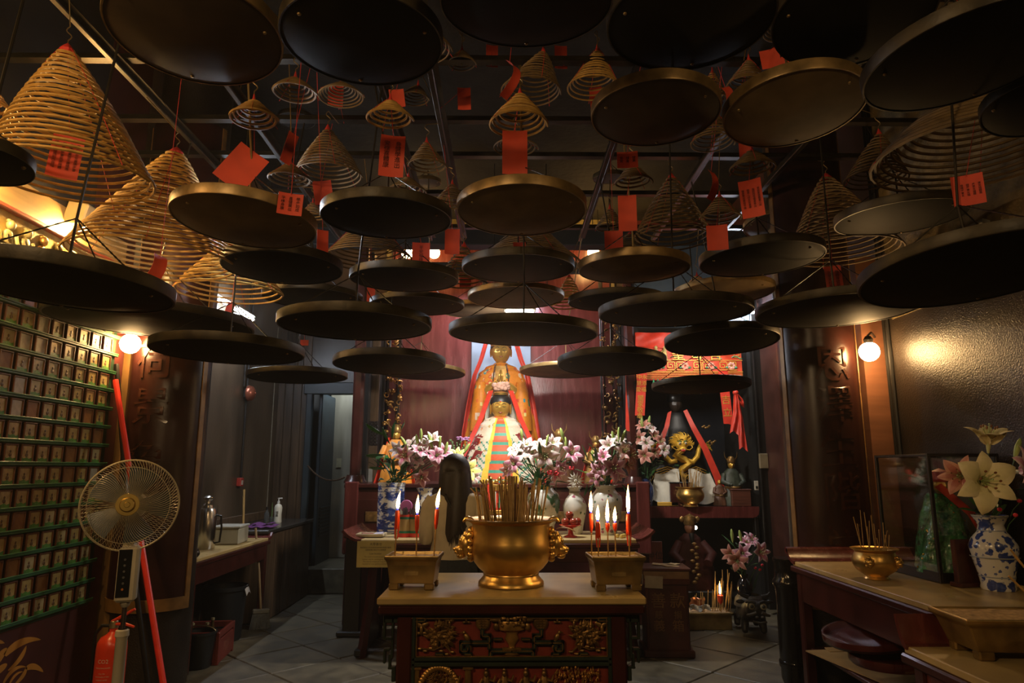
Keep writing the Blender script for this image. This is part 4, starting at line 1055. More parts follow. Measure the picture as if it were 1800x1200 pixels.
for s in (-1, 1):
    X = lambda px: s * abs(PX(px))
    fret([(X(938), PZ_(1136)), (X(938), PZ_(1116)), (X(950), PZ_(1116)), (X(950), PZ_(1106))])
    fret([(X(938), PZ_(1128)), (X(968), PZ_(1128)), (X(985), PZ_(1128)), (X(985), PZ_(1142)), (X(974), PZ_(1142)), (X(974), PZ_(1136))])
    fret([(X(918), PZ_(1122)), (X(930), PZ_(1122))], w=.012)
    fret([(X(902), PZ_(1142)), (X(936), PZ_(1142)), (X(936), PZ_(1150))])
    fret([(X(1068), PZ_(1084)), (X(1046), PZ_(1084)), (X(1046), PZ_(1090)), (X(1066), PZ_(1090)), (X(1066), PZ_(1116))], w=.012)
    fret([(X(968), PZ_(1152)), (X(968), PZ_(1148)), (X(978), PZ_(1148))], w=.012)
    fret([(X(1014), PZ_(1152)), (X(1014), PZ_(1148)), (X(1026), PZ_(1148))], w=.012)
    # round shou medallion
    md = MB().lathe([(0, .014), (.026, .014), (.034, .008), (.036, 0)], 20, (0, 0, 0), Matrix.Translation((X(949), yp, PZ_(1094))) @ RX90)
    for k in range(5): md.box((X(949), yp - .016, PZ_(1094) + (k - 2) * .011), (.044 - .008 * abs(k - 2), .004, .004))
    for k in range(2): md.box((X(949) + (k - .5) * .016, yp - .016, PZ_(1094)), (.004, .004, .05))
    obj('gilt_medallion', md, m_gilt_d, t)
    # peony spray
    def spray(cx, cz, n, R, seed, up=.3):
        r_ = random.Random(seed); b = MB()
        for k in range(n):
            a = r_.uniform(0, 2 * pi); q = R * sqrt(r_.random())
            lx, lz = cx + q * cos(a), cz + q * .75 * sin(a)
            an = a + r_.uniform(-.6, .6); L_ = r_.uniform(.016, .034)
            Mx = Matrix.Translation((lx, yp - .008 - .008 * r_.random(), lz)) @ Matrix.Rotation(-an, 4, 'Y')
            b.add([(-L_, 0, 0), (0, -.009, .0085), (L_, 0, 0), (0, -.009, -.0085), (0, -.014, 0), (0, .004, 0)], [(0, 1, 4), (1, 2, 4), (2, 3, 4), (3, 0, 4), (1, 0, 5), (2, 1, 5), (3, 2, 5), (0, 3, 5)], Mx)
        return b
    b = spray(X(1022), PZ_(1113), 64, .068, 3)
    b.tube([(X(1000), yp - .01, PZ_(1146)), (X(1012), yp - .014, PZ_(1132)), (X(1024), yp - .014, PZ_(1120))], .0045, 6)
    b.tube([(X(1050), yp - .01, PZ_(1138)), (X(1030), yp - .014, PZ_(1140)), (X(1012), yp - .014, PZ_(1132))], .0035, 6)
    for k in range(7):
        u = k / 6
        b.ball((X(1000 + 54 * u), yp - .012, PZ_(1144 - 8 * u + 5 * sin(9 * u))), (.014, .006, .006), 6, 4)
    obj('gilt_peony_carving', b, m_gilt_d, t, 30)
    # two butterflies or birds at the top corners
    for px, py, sc in ((1005, 1096, 1.1), (977, 1089, .8), (1052, 1106, 1.4)):
        b = MB(); cx, cz = X(px), PZ_(py)
        b.ball((cx, yp - .012, cz), (.006 * sc, .006, .016 * sc), 8, 5)
        for sg in (-1, 1):
            b.ball((cx + sg * .016 * sc, yp - .010, cz + .010 * sc), (.017 * sc, .004, .008 * sc), 8, 4, Matrix.Translation((cx, 0, cz)) @ Matrix.Rotation(sg * -.5, 4, 'Y') @ Matrix.Translation((-cx, 0, -cz)))
            b.ball((cx + sg * .013 * sc, yp - .010, cz - .010 * sc), (.011 * sc, .004, .006 * sc), 8, 4)
        obj('gilt_butterfly_carving', b, m_gilt_d, t, 40)
    # bird on the fret
    b = MB(); cx, cz = X(976), PZ_(1118)
    b.ball((cx, yp - .014, cz), (.013, .009, .020), 10, 6, Matrix.Translation((cx, 0, cz)) @ Matrix.Rotation(s * .5, 4, 'Y') @ Matrix.Translation((-cx, 0, -cz)))
    b.ball((cx + s * .012, yp - .016, cz + .022), .0085, 8, 6); b.tube([(cx + s * .019, yp - .016, cz + .022), (cx + s * .030, yp - .016, cz + .020)], [.004, .001], 5)
    b.tube([(cx - s * .008, yp - .012, cz - .014), (cx - s * .022, yp - .012, cz - .048), (cx - s * .018, yp - .012, cz - .062)], [.007, .005, .002], 5)
    obj('gilt_bird_carving', b, m_gilt_d, t, 40)
    # key-fret spandrel outside the leg
    sp = MB()
    zz = TZ - .085
    for (x, z, w, h) in ((.575, zz - .02, .07, .04), (.565, zz - .10, .012, .20), (.605, zz - .06, .012, .10), (.585, zz - .11, .05, .012), (.575, zz - .21, .012, .06), (.590, zz - .16, .03, .012), (.600, zz - .19, .012, .06), (.565, zz - .24, .035, .012), (.555, zz - .27, .02, .06)):
        sp.box((s * x, yf + .075, z), (w, .030, h), bv=.003)
    obj('spandrel', sp, m_greenblack, t)
# centre: gilt basket of fruit on a vase
b = MB()
b.lathe([(.0, -.110), (.036, -.110), (.034, -.098), (.022, -.094), (.022, -.086), (.014, -.078), (.016, -.066), (.034, -.040), (.026, -.022), (.030, -.010), (.060, .0), (.064, .034), (.058, .040)], 20, (0, 0, 0), Matrix.Translation((0, yp - .002, PZ_(1106))) @ Matrix.Scale(.4, 4, (0, 1, 0)))
obj('gilt_vase_carving', b, m_gilt, t, 40)
b = MB(); r_ = random.Random(5)
for k in range(26):
    x = r_.uniform(-.062, .062); z = PZ_(1100) + r_.uniform(.008, .05)
    b.ball((x, yp - .022 - .006 * r_.random(), z), (r_.uniform(.006, .013), .007, r_.uniform(.006, .012)), 7, 5)
for sg in (-1, 1):
    b.ball((sg * .078, yp - .012, PZ_(1088)), (.028, .006, .010), 8, 5); b.ball((sg * .074, yp - .012, PZ_(1100)), (.014, .006, .018), 8, 5)
    b.ball((sg * .034, yp - .012, PZ_(1083)), (.018, .006, .009), 8, 5)
obj('gilt_basket_carving', b, m_gilt_d, t, 40)
obj('fret_stand', MB().box((0, yp - .01, PZ_(1139)), (.09, .024, .012), bv=.003).box((0, yp - .01, PZ_(1146)), (.05, .02, .006)), m_gilt_d, t)
# lower panel: arch with lattice, figures, tree
b = MB()
for k in range(26):
    a = pi * k / 25
    b.ball((PX(780) + .098 * cos(a), yp - .012, .500 + .130 * sin(a)), (.015, .010, .015), 7, 5)
obj('gilt_arch_carving', b, m_gilt, t, 40)
b = MB(); r_ = random.Random(9)
for k in range(80):
    a = r_.uniform(0, pi); q = .092 * sqrt(r_.random())
    x, z = PX(780) + q * cos(a), .500 + q * 1.2 * sin(a)
    b.tube([(x + .010 * cos(j * pi / 4), yp - .010, z + .010 * sin(j * pi / 4)) for j in range(8)], .0022, 4, closed=True)
o = obj('lattice_carving', b, m_gilt_d, t, 40); o['kind'] = 'stuff'
for px, hh in ((742, .10), (828, .10)):
    obj('gilt_pillar_carving', MB().box((PX(px), yp - .008, .55), (.030, .018, .16), bv=.004).box((PX(px), yp - .010, .626), (.05, .022, .012), bv=.003), m_gilt_d, t)
for px, sc in ((858, 1.0), (888, .9), (924, 1.05), (954, .9), (800, .7)):
    b = MB(); cx = PX(px); z0 = .604
    b.ball((cx, yp - .014, z0), (.013 * sc, .011, .015 * sc), 8, 6)
    b.lathe([(.010, 0), (.020, -.02), (.026, -.06), (.034, -.13), (.0, -.13)], 12, (0, 0, 0), Matrix.Translation((cx, yp - .004, z0 - .010)) @ Matrix.Scale(.55, 4, (0, 1, 0)))
    b.tube([(cx - .016, yp - .014, z0 - .026), (cx - .034, yp - .02, z0 - .05), (cx - .010, yp - .024, z0 - .06)], [.008, .008, .005], 6)
    b.tube([(cx + .016, yp - .014, z0 - .026), (cx + .036, yp - .02, z0 - .03), (cx + .044, yp - .022, z0 - .005)], [.008, .008, .004], 6)
    b.ball((cx, yp - .014, z0 + .018 * sc), (.009, .008, .008), 7, 5)
    obj('gilt_figure_carving', b, m_gilt_d, t, 40)
b = MB(); r_ = random.Random(12)
for k in range(90):
    cx, cz = PX(1008) + r_.uniform(-.105, .105), .606 + r_.uniform(-.045, .028)
    if abs(cx - PX(1008)) > .08: cz -= .015
    an = -pi / 2 + r_.uniform(-.7, .7) + (cx - PX(1008)) * 5
    Mx = Matrix.Translation((cx, yp - .008 - .010 * r_.random(), cz)) @ Matrix.Rotation(-an, 4, 'Y')
    L_ = .013
    b.add([(-L_, 0, 0), (0, -.005, .005), (L_, 0, 0), (0, -.005, -.005), (0, -.009, 0)], [(0, 1, 4), (1, 2, 4), (2, 3, 4), (3, 0, 4), (0, 3, 2, 1)], Mx)
b.tube([(PX(1018), yp - .008, .42), (PX(1014), yp - .010, .50), (PX(1020), yp - .010, .59)], [.012, .009, .006], 6)
b.tube([(PX(1016), yp - .010, .54), (PX(1044), yp - .010, .56), (PX(1060), yp - .010, .55)], [.006, .005, .003], 6)
obj('gilt_tree_carving', b, m_gilt, t, 30)

# ---- large brass censer
CX, CY = .031, 3.735
cs = thing('brass_censer', 'large polished brass incense censer with lion head handles on the front table', 'censer', (CX, CY, TZ))
pf = [(.0, .0), (.166, .0), (.172, .006), (.170, .020), (.158, .032), (.146, .046), (.140, .060), (.146, .068), (.170, .088), (.196, .120), (.210, .158), (.214, .192), (.210, .222), (.204, .250), (.203, .290), (.206, .312), (.224, .322), (.240, .328), (.242, .334), (.236, .338), (.215, .332), (.196, .322), (.190, .290)]
obj('bowl', MB().lathe(pf, 64), m_brass, cs, 50)
obj('sand', MB().lathe([(.192, .300), (.15, .304), (.08, .308), (.0, .309)], 32), mat('ash_in_censer', (.26, .22, .17), .9, var=.5, scale=30, bump=.4, bscale=80, bdist=.005), cs, 60)
obj('foot_band', MB().lathe([(.1405, .052), (.146, .056), (.146, .062), (.142, .066)], 48), m_brass, cs, 50)
for s in (-1, 1):
    h = MB(); q = lambda x, y, z: (s * x, y, z)
    h.ball(q(.232, -.005, .205), (.046, .052, .062), 16, 10)
    h.ball(q(.266, -.015, .178), (.032, .036, .030), 12, 8)          # muzzle
    h.ball(q(.292, -.020, .182), (.013, .016, .012), 10, 6)          # nose
    h.ball(q(.262, -.018, .148), (.024, .028, .016), 10, 6)          # jaw
    for e in (-1, 1):
        h.ball(q(.262, -.005 + e * .026, .226), (.013, .012, .013), 8, 6)     # brow and eye
        h.ball(q(.224, -.005 + e * .044, .250), (.018, .012, .022), 8, 6)     # ears
        h.ball(q(.284, -.018 + e * .018, .168), (.012, .010, .010), 8, 6)
    for k in range(13):
        a = 2 * pi * k / 13
        h.ball(q(.212, -.005 + .058 * cos(a), .205 + .074 * sin(a)), (.018, .016, .018), 8, 6)
    for k in range(5):
        h.ball(q(.236, -.005 + (k - 2) * .015, .262 - .004 * abs(k - 2)), (.016, .010, .012), 8, 6)
    hd = obj('lion_handle', h, m_brass, cs, 50)
    obj('rim_scroll', MB().tube([q(.200 + .055 * (k / 10), -.01, .318 + .02 * sin(pi * k / 10)) for k in range(11)], [.012] * 8 + [.010, .008, .004], 8), m_brass, cs, 50)
# joss sticks in the big censer
G1 = 'incense sticks in the large brass censer'
r_ = random.Random(21)
n = 0
while n < 78:
    a = r_.uniform(0, 2 * pi); q = .182 * sqrt(r_.random())
    x, y = q * cos(a), q * sin(a)
    if y > .12: continue
    thick = r_.random() < .5
    L_ = r_.uniform(.19, .27) if thick else r_.uniform(.12, .25)
    le = abs(r_.gauss(.02 + .12 * q / .165, .05)); az = a + r_.uniform(-.5, .5)
    bend = 0
    if x < -.11 and r_.random() < .3: bend = -.03
    stick((CX + x, CY + y, TZ + .295), L_, le, az, 'thick brown joss stick in the large brass censer' if thick else 'thin pale joss stick in the large brass censer',
          'thick joss sticks in the large brass censer' if thick else 'thin joss sticks in the large brass censer', .0048 if thick else .0024, m_stick2 if thick else m_stick, bend=bend)
    n += 1
for k, x in enumerate((-.025, -.012, .0, .012, .022)):
    stick((CX + x, CY - .06, TZ + .295), .262, .01 * (k - 2), 0, 'thick brown joss stick in the large brass censer', 'thick joss sticks in the large brass censer', .0058, m_stick2)

# ---- bronze candle troughs
def trough(cx, cy, label, w=.262, d=.20, rz=0):
    t = thing('candle_trough', label, 'candle trough', (cx, cy, TZ), rz=rz)
    def ring(w_, d_, z): return [(-w_ / 2, -d_ / 2, z), (w_ / 2, -d_ / 2, z), (w_ / 2, d_ / 2, z), (-w_ / 2, d_ / 2, z)]
    lev = [(w * .82, d * .80, .030), (w * .84, d * .82, .034), (w * .93, d * .91, .120), (w * .97, d * .96, .140), (w * 1.04, d * 1.04, .150), (w * 1.04, d * 1.04, .166), (w * .98, d * .97, .168), (w * .94, d * .92, .150)]
    b = MB(); vs = []
    for a in lev: vs += ring(*a)
    fs = [(0, 3, 2, 1)]
    for i in range(len(lev) - 1):
        for k in range(4): fs.append((i * 4 + k, i * 4 + (k + 1) % 4, (i + 1) * 4 + (k + 1) % 4, (i + 1) * 4 + k))
    o = obj('basin', b.add(vs, fs), m_bronze, t, 0)
    md = o.modifiers.new('soft_edges', 'BEVEL'); md.width = .004; md.segments = 2
    obj('sand', MB().grid(lambda u, v: ((u - .5) * w * .95, (v - .5) * d * .93, .152 + .008 * noise.noise((u * 7, v * 5, cx))), 24, 18), m_sand, t, 60)
    for sx in (-1, 1):
        for sy in (-1, 1):
            obj('foot', MB().box((sx * w * .34, sy * d * .34, .016), (.05, .04, .034), bv=.006), m_bronze, t)
    obj('relief_mark', MB().box((0, -d * .432, .085), (.07, .004, .030), rot=(-.10, 0, 0), bv=.0018).box((0, -d * .437, .085), (.045, .004, .014), rot=(-.10, 0, 0), bv=.0018), m_bronze, t)
    return t
trough(-.465, 3.66, 'bronze candle trough with three red candles left of the censer', rz=-.05)
trough(.560, 3.62, 'bronze candle trough with five red candles right of the censer', rz=.05)
def cpx(px, y_base, top_wax, bot_wax, top_flame, y, label, **k):
    z0 = TZ + .150
    f = lambda py: at_y(px, py, y).z
    candle((at_y(px, (top_wax + bot_wax) / 2, y).x, y, z0), f(bot_wax) - z0, f(top_wax) - f(bot_wax), f(top_flame) - f(top_wax), label, **k)
cpx(696, 970, 897, 928, 862, 3.66, 'red candle leftmost in the left bronze trough, flame blown right', lean=.03, drip=True)
cpx(733, 970, 905, 936, 868, 3.64, 'red candle in the middle of the left bronze trough')
cpx(764, 968, 895, 928, 856, 3.68, 'red candle rightmost in the left bronze trough, tall bent flame', lean=.05)
cpx(1039, 972, 902, 934, 862, 3.66, 'red candle leftmost in the right bronze trough')
cpx(1051, 973, 917, 945, 886, 3.60, 'short dripping red candle second from left in right trough', drip=True)
cpx(1068, 973, 919, 933, 876, 3.64, 'red candle in the middle of the right bronze trough')
cpx(1081, 972, 919, 932, 889, 3.66, 'short red candle fourth from left in the right trough')
cpx(1105, 970, 903, 938, 850, 3.64, 'tall red candle rightmost in the right trough, highest flame', drip=True)

# ================================================================== ALTAR
m_vc = mat('painted_figure', vcol=True, rough=.6, var=.18, scale=30)
m_silk = mat('embroidered_silk', vcol=True, rough=.55, var=.12, scale=40, bump=.15, bscale=140, bdist=.002)
m_petal = mat('lily_petal', vcol=True, rough=.5, var=.06, scale=60)
m_leaf = mat('lily_leaf_green', (.028, .110, .022), .38, var=.45, scale=14)
m_leafd = mat('dark_leaf_green', (.016, .058, .018), .4, var=.5, scale=14)
m_bud = mat('lily_bud_green', (.36, .48, .12), .45, var=.25, scale=20)
m_stem = mat('stem_green', (.035, .095, .025), .5)
m_skin_gold = mat('gilded_face', (.66, .38, .07), .28, metal=.6, var=.2, scale=8)
m_hair = mat('black_hair', (.012, .010, .009), .45, var=.3, scale=40)
m_redsilk = mat('red_silk', (.62, .040, .018), .5, var=.2, scale=14)
m_orangesilk = mat('orange_silk', (.80, .30, .03), .5, var=.2, scale=14)
m_whitecloth = mat('white_cloth', (.62, .58, .48), .7, var=.15, scale=14)

def pattern_mat(name, base, pats, rough=.22, kind='VORONOI'):
    """glazed porcelain with painted motifs: pats = [(scale, threshold, colour, stretch)]"""
    m = bpy.data.materials.new(name); m.use_nodes = True
    nt = m.node_tree; N = nt.nodes; L = nt.links; b = N['Principled BSDF']
    b.inputs['Roughness'].default_value = rough; b.inputs['Coat Weight'].default_value = .4
    tc = N.new('ShaderNodeTexCoord'); cur = None
    for i, (sc, th, col, st) in enumerate(pats):
        mp = N.new('ShaderNodeMapping'); mp.inputs['Scale'].default_value = st; mp.inputs['Location'].default_value = (i * 1.7, i * .3, i * .9)
        L.new(tc.outputs['Object'], mp.inputs[0])
        v = N.new('ShaderNodeTexNoise' if kind == 'NOISE' else 'ShaderNodeTexVoronoi'); v.inputs['Scale'].default_value = sc
        L.new(mp.outputs[0], v.inputs['Vector'])
        n2 = N.new('ShaderNodeTexNoise'); n2.inputs['Scale'].default_value = sc * 3; L.new(mp.outputs[0], n2.inputs['Vector'])
        ad = N.new('ShaderNodeMath'); ad.operation = 'MULTIPLY_ADD'; ad.inputs[1].default_value = .5; L.new(n2.outputs[0], ad.inputs[0]); L.new(v.outputs[0], ad.inputs[2])
        lt = N.new('ShaderNodeMapRange'); lt.inputs['From Min'].default_value = th - .03; lt.inputs['From Max'].default_value = th + .03
        lt.inputs['To Min'].default_value, lt.inputs['To Max'].default_value = 1, 0
        L.new(ad.outputs[0], lt.inputs[0])
        x = N.new('ShaderNodeMix'); x.data_type = 'RGBA'; x.inputs[7].default_value = (*col, 1)
        if cur is None: x.inputs[6].default_value = (*base, 1)
        else: L.new(cur, x.inputs[6])
        L.new(lt.outputs[0], x.inputs[0]); cur = x.outputs[2]
    L.new(cur, b.inputs['Base Color']); MATS[name] = m
    return m
BLUE = (.022, .045, .20)
m_bw = pattern_mat('blue_white_landscape', (.60, .61, .60), [(7, .74, BLUE, (1, 1, 1.8)), (16, .66, (.06, .10, .32), (1, 1, 2.2))], kind='NOISE')
m_bwf = pattern_mat('blue_white_floral', (.60, .59, .55), [(15, .66, BLUE, (1, 1, 1)), (34, .55, (.04, .07, .26), (1, 1, 1))])
m_fam = pattern_mat('white_porcelain_blossom', (.62, .61, .55), [(11, .44, (.30, .07, .12), (1, 1, 1)), (17, .42, (.06, .12, .06), (1, 1, 1)), (26, .27, (.10, .06, .05), (1, 1, 1))])
m_grn = pattern_mat('white_porcelain_green_leaves', (.58, .58, .52), [(8, .72, (.05, .12, .05), (1, 1, .7)), (16, .36, (.34, .09, .16), (1, 1, 1))], kind='NOISE')

def vase(x, y, z, prof, m, label, bands=(), bandm=None, name='flower_vase', neckm=None, sc=1):
    t = thing(name, label, 'vase', (x, y, z))
    obj('body', MB().lathe([(r * sc, h * sc) for r, h in prof], 40), m, t, 50)
    for r, h, w in bands:
        obj('painted_band', MB().lathe([((r) * sc, (h - w) * sc), ((r + .0015) * sc, h * sc), ((r) * sc, (h + w) * sc)], 40), bandm or mat('cobalt_band', BLUE, .2), t, 50)
    return t

# ---- lilies
def petal_faces(mb, L_, W_, open_, az, cols, ph=0, twist=0):
    """one lily petal growing from the origin along +z and curling outwards towards azimuth az"""
    nu, nv = 4, 8
    rows = []; r = .06 * L_; z = 0; th = radians(12)
    for j in range(nv + 1):
        u = j / nv
        w = W_ * (sin(pi * min(.999, u * .93 + .07) ** .85)) ** .8 * (1 - .15 * u)
        row = []
        for i in range(nu + 1):
            s_ = (i / nu - .5) * 2
            off = .30 * w * (1 - s_ * s_) * -1
            row.append(Vector((r * 1 + off * cos(th) * .6, s_ * w, z - off * sin(th) * .6 + .01 * L_ * sin(6 * u + ph) * abs(s_))))
        rows.append(row)
        th = radians(12 + open_ * (20 + 95 * u ** 1.4)); r += L_ / nv * sin(th); z += L_ / nv * cos(th)
    M_ = Matrix.Rotation(az, 4, 'Z')
    vs = [p for row in rows for p in row]; fs = []; cs = []
    for j in range(nv):
        for i in range(nu):
            k = j * (nu + 1) + i
            fs.append((k, k + 1, k + nu + 2, k + nu + 1))
            edge = abs((i + .5) / nu - .5) * 2; u = (j + .5) / nv
            t_ = max(0, 1 - edge * 1.25) * (1 - .55 * abs(u - .45) * 2) if u < .95 else 0
            cs.append(mixc(cols[0], cols[1], min(1, t_ * 1.25)))
    mb.add(vs, fs, M_, cs); mb.used = True
def bloom_mesh(name, cols, open_, seed, L_=.115, wide=1.12, stam=(.20, .07, .02)):
    r_ = random.Random(seed); mb = MB()
    for k in range(6):
        petal_faces(mb, L_ * r_.uniform(.92, 1.06), L_ * wide * (.20 if k % 2 else .27), open_ * r_.uniform(.88, 1.12), k * pi / 3 + r_.uniform(-.08, .08), cols, r_.uniform(0, 6))
    mb.color((.45, .55, .20))
    for k in range(6):
        a = k * pi / 3 + .5
        e = Vector((.028 * cos(a), .028 * sin(a), L_ * .62))
        mb.color((.45, .55, .20)).tube([(0, 0, .01), e * .6 + Vector((0, 0, .01)), e], .0012, 4)
        mb.color(stam).ball(e, (.004, .004, .007), 6, 4)
    mb.color((.40, .52, .22)).tube([(0, 0, .01), (0, 0, L_ * .72)], .0018, 5)
    mb.ball((0, 0, L_ * .72), .0035, 6, 4)
    mb.color(mixc(cols[0], (.3, .42, .12), .55)).lathe([(.004, -.035), (.008, -.012), (.010, .01), (.016, .03)], 10)
    return mesh_of(name, mb, m_petal, 60)
PINK = ((.84, .66, .70), (.62, .10, .26)); DARKP = ((.55, .34, .38), (.34, .06, .14)); WHITEP = ((.80, .74, .66), (.70, .42, .46)); YEL = ((.80, .74, .30), (.72, .70, .16))
IVORY = ((.80, .70, .42), (.74, .66, .34)); SALM = ((.58, .30, .22), (.42, .12, .10))
BL = {k: [bloom_mesh('bloom', c, o, 11 * i + j, wide=1.4 if k == 'i' else 1.12) for j, o in enumerate((.78, .95, 1.12))] for i, (k, c) in enumerate((('p', PINK), ('d', DARKP), ('w', WHITEP), ('y', YEL), ('i', IVORY), ('s', SALM)))}
bud_me = mesh_of('bud', MB().lathe([(.004, -.02), (.009, .0), (.014, .03), (.015, .055), (.010, .085), (.003, .10), (0, .102)], 10), m_bud, 60)
def leaf_mb(L_, W_, droop, seed=0):
    return MB().grid(lambda u, v: (L_ * v * cos(droop * v), (u - .5) * 2 * W_ * sin(pi * min(1, v * .97 + .03)) ** .8, L_ * v * .55 - droop * L_ * .5 * v * v + .25 * W_ * abs(u - .5) * 2), 4, 8, thick=.0012)
LEAF = [mesh_of('leaf', leaf_mb(l, w, d), m, 60) for l, w, d, m in ((.20, .020, .6, m_leaf), (.16, .024, .9, m_leafd), (.24, .018, .3, m_leaf), (.14, .026, 1.2, m_leafd))]
def orient(d, roll=0):
    return Vector(d).to_track_quat('Z', 'Y').to_matrix().to_4x4() @ Matrix.Rotation(roll, 4, 'Z')
def bouquet(label, root, mouth_r, blooms, buds=(), nleaf=24, spread=.2, height=.28, seed=1, leafbias=None, extra_leaves=(), name='lily_bouquet', y=None, scale=1.0, stems_to=.12):
    r_ = random.Random(seed)
    t = thing(name, label, 'flowers', root)
    R0 = Vector(root)
    for k, b_ in enumerate(blooms):
        px, py, kind, fx, fz = b_[:5]; yy = y + (b_[5] if len(b_) > 5 else r_.uniform(-.06, .06)); sc = (b_[6] if len(b_) > 6 else 1) * scale
        p = at_y(px, py, yy) - R0
        d = Vector((fx, -1.0 + .6 * abs(fz), fz)).normalized()
        q = BL[kind][(k + seed) % 3]
        o = obj('bloom', q, None, t); o.matrix_local = Matrix.Translation(p - d * .03 * sc) @ orient(d, r_.uniform(0, 1)) @ Matrix.Scale(sc, 4)
        a0 = Vector((r_.uniform(-.5, .5) * mouth_r, r_.uniform(-.5, .5) * mouth_r, -stems_to)); e = p - d * .06 * sc
        obj('stem', MB().tube([a0, Vector((a0.x * 1.6, a0.y, .03)), a0.lerp(e, .65) + Vector((0, 0, .04)), e], .0045, 6), m_stem, t, 60)
    for k, (px, py, fx, fz) in enumerate(buds):
        p = at_y(px, py, y + r_.uniform(-.05, .05)) - R0; d = Vector((fx, -.15, fz)).normalized()
        o = obj('bud', bud_me, None, t); s_ = r_.uniform(.9, 1.25) * scale; o.matrix_local = Matrix.Translation(p - d * .04) @ orient(d) @ Matrix.Scale(s_, 4)
        a0 = Vector((r_.uniform(-.5, .5) * mouth_r, r_.uniform(-.4, .4) * mouth_r, -stems_to)); e = p - d * .06
        obj('stem', MB().tube([a0, Vector((a0.x * 1.6, a0.y, .03)), a0.lerp(e, .6) + Vector((0, 0, .03)), e], .0035, 5), m_stem, t, 60)
    for k in range(nleaf):
        a = r_.uniform(0, 2 * pi); h = height * r_.random() ** 1.2; q = spread * r_.uniform(.1, .9) * (.3 + h / height)
        p = Vector((q * cos(a), q * sin(a) * .7, h))
        o = obj('leaf', LEAF[r_.randrange(4)], None, t)
        s_ = r_.uniform(.6, 1.05) * scale
        o.matrix_local = Matrix.Translation(p) @ Euler((r_.uniform(-.5, .5), r_.uniform(-.9, .5), a + r_.uniform(-.7, .7))).to_matrix().to_4x4() @ Matrix.Scale(s_, 4)
    for (px, py, ang, s_) in extra_leaves:
        p = at_y(px, py, y) - R0
        o = obj('leaf', LEAF[0], None, t); o.matrix_local = Matrix.Translation(p) @ Matrix.Rotation(-ang, 4, 'Y') @ Matrix.Rotation(.9, 4, 'X') @ Matrix.Scale(s_ * scale, 4)
    return t

# ---- altar table
AX, AY = -.055, 6.42
t = thing('altar_table', 'long dark altar table with marble top and upturned ends before the statues', 'table', (AX, AY, 0))
AW = 2.36
obj('table_top', MB().box((0, 0, .934), (AW, .80, .032), bv=.005), m_marble2, t)
obj('top_frame', MB().box((0, 0, .897), (AW + .04, .82, .042), bv=.008), m_dred, t)
for s in (-1, 1):
    obj('scroll_end', scroll_end(.80, .085, .17), m_redl, t, loc=(s * (AW / 2 - .01), 0, .930), rot=(0, 0, 0 if s > 0 else pi))
obj('apron', MB().box((0, -.38, .82), (AW - .1, .024, .12), bv=.005), m_dred, t)
for s in (-1, 1):
    for sy in (-1, 1):
        b = MB(); b.tube([(s * 1.06, sy * .36, .88), (s * 1.08, sy * .36, .5), (s * 1.14, sy * .36, .0)], .038, 4); obj('leg', b, m_dred, t, 30)
    obj('side_board', MB().box((s * 1.13, .05, .45), (.03, .55, .80), bv=.006), m_black, t)
    obj('foot_rail', MB().box((s * 1.16, 0, .04), (.07, .78, .06), bv=.01), m_black, t)
# side stands beside the table (dark uprights whose tops are the scrolled ends)
t = thing('altar_stand', 'tall dark stand at the left end of the altar table', 'stand', (-1.44, 6.98, 0))
obj('upright', MB().box((0, 0, .46), (.16, .44, .86), bv=.01), m_black, t); obj('foot', MB().box((0, 0, .03), (.26, .50, .05), bv=.01), m_black, t)
obj('cap', MB().box((0, 0, .905), (.20, .48, .03), bv=.008), m_dred, t)

# ---- rear altar cabinet (tier)
t = thing('altar_cabinet', 'dark red altar cabinet carrying the statues behind the vases', 'cabinet', (-.08, 8.0, 0))
obj('body', MB().box((0, 0, .67), (3.10, 1.56, 1.34), bv=.01), m_dred, t)
obj('cabinet_top', MB().box((0, 0, 1.365), (3.16, 1.62, .045), bv=.010), m_dred, t)
for k in range(5):
    obj('front_panel', MB().box((-1.24 + k * .62, -.785, .98), (.54, .02, .50), bv=.008), m_dred, t)
    obj('gilt_mount', MB().box((-1.24 + k * .62, -.80, 1.06), (.22, .012, .10), bv=.004).box((-1.24 + k * .62, -.80, .90), (.30, .010, .03), bv=.003), m_gilt_d, t)
for s in (-1, 1): obj('corner_block', MB().box((s * 1.50, -.79, 1.05), (.14, .07, .72), bv=.012), m_redl, t)

# ---- human head used for statues and the visitor
def head_mb(rx, ry, rz, gold=True):
    mb = MB(); nu, nv = 36, 28
    g = lambda a, b: math.exp(-a * a - b * b)
    def f(u, v):
        a = 2 * pi * u; th = pi * v
        x, y, z = sin(th) * sin(a), -sin(th) * cos(a), -cos(th)      # u=0 -> face towards -y
        taper = 1 - .20 * max(0, -z) ** 1.3
        k = 1.0
        if y < 0:
            k += .16 * g(x / .12, (z + .10) / .22) + .07 * g(x / .10, (z + .20) / .10)           # nose
            k -= .07 * (g((x - .34) / .18, (z - .06) / .10) + g((x + .34) / .18, (z - .06) / .10))  # eye sockets
            k += .035 * (g((x - .34) / .15, (z - .02) / .055) + g((x + .34) / .15, (z - .02) / .055))
            k += .03 * (g((x - .33) / .25, (z - .20) / .05) + g((x + .33) / .25, (z - .20) / .05))  # brows
            k += .05 * g(x / .20, (z + .47) / .05) + .05 * g(x / .17, (z + .57) / .05) - .03 * g(x / .2, (z + .52) / .02)
            k += .07 * g(x / .25, (z + .80) / .14)                                                     # chin
        return (rx * x * taper * k, ry * y * k * (1 - .06 * max(0, -z)), rz * z)
    mb.grid(f, nu, nv)
    return mb
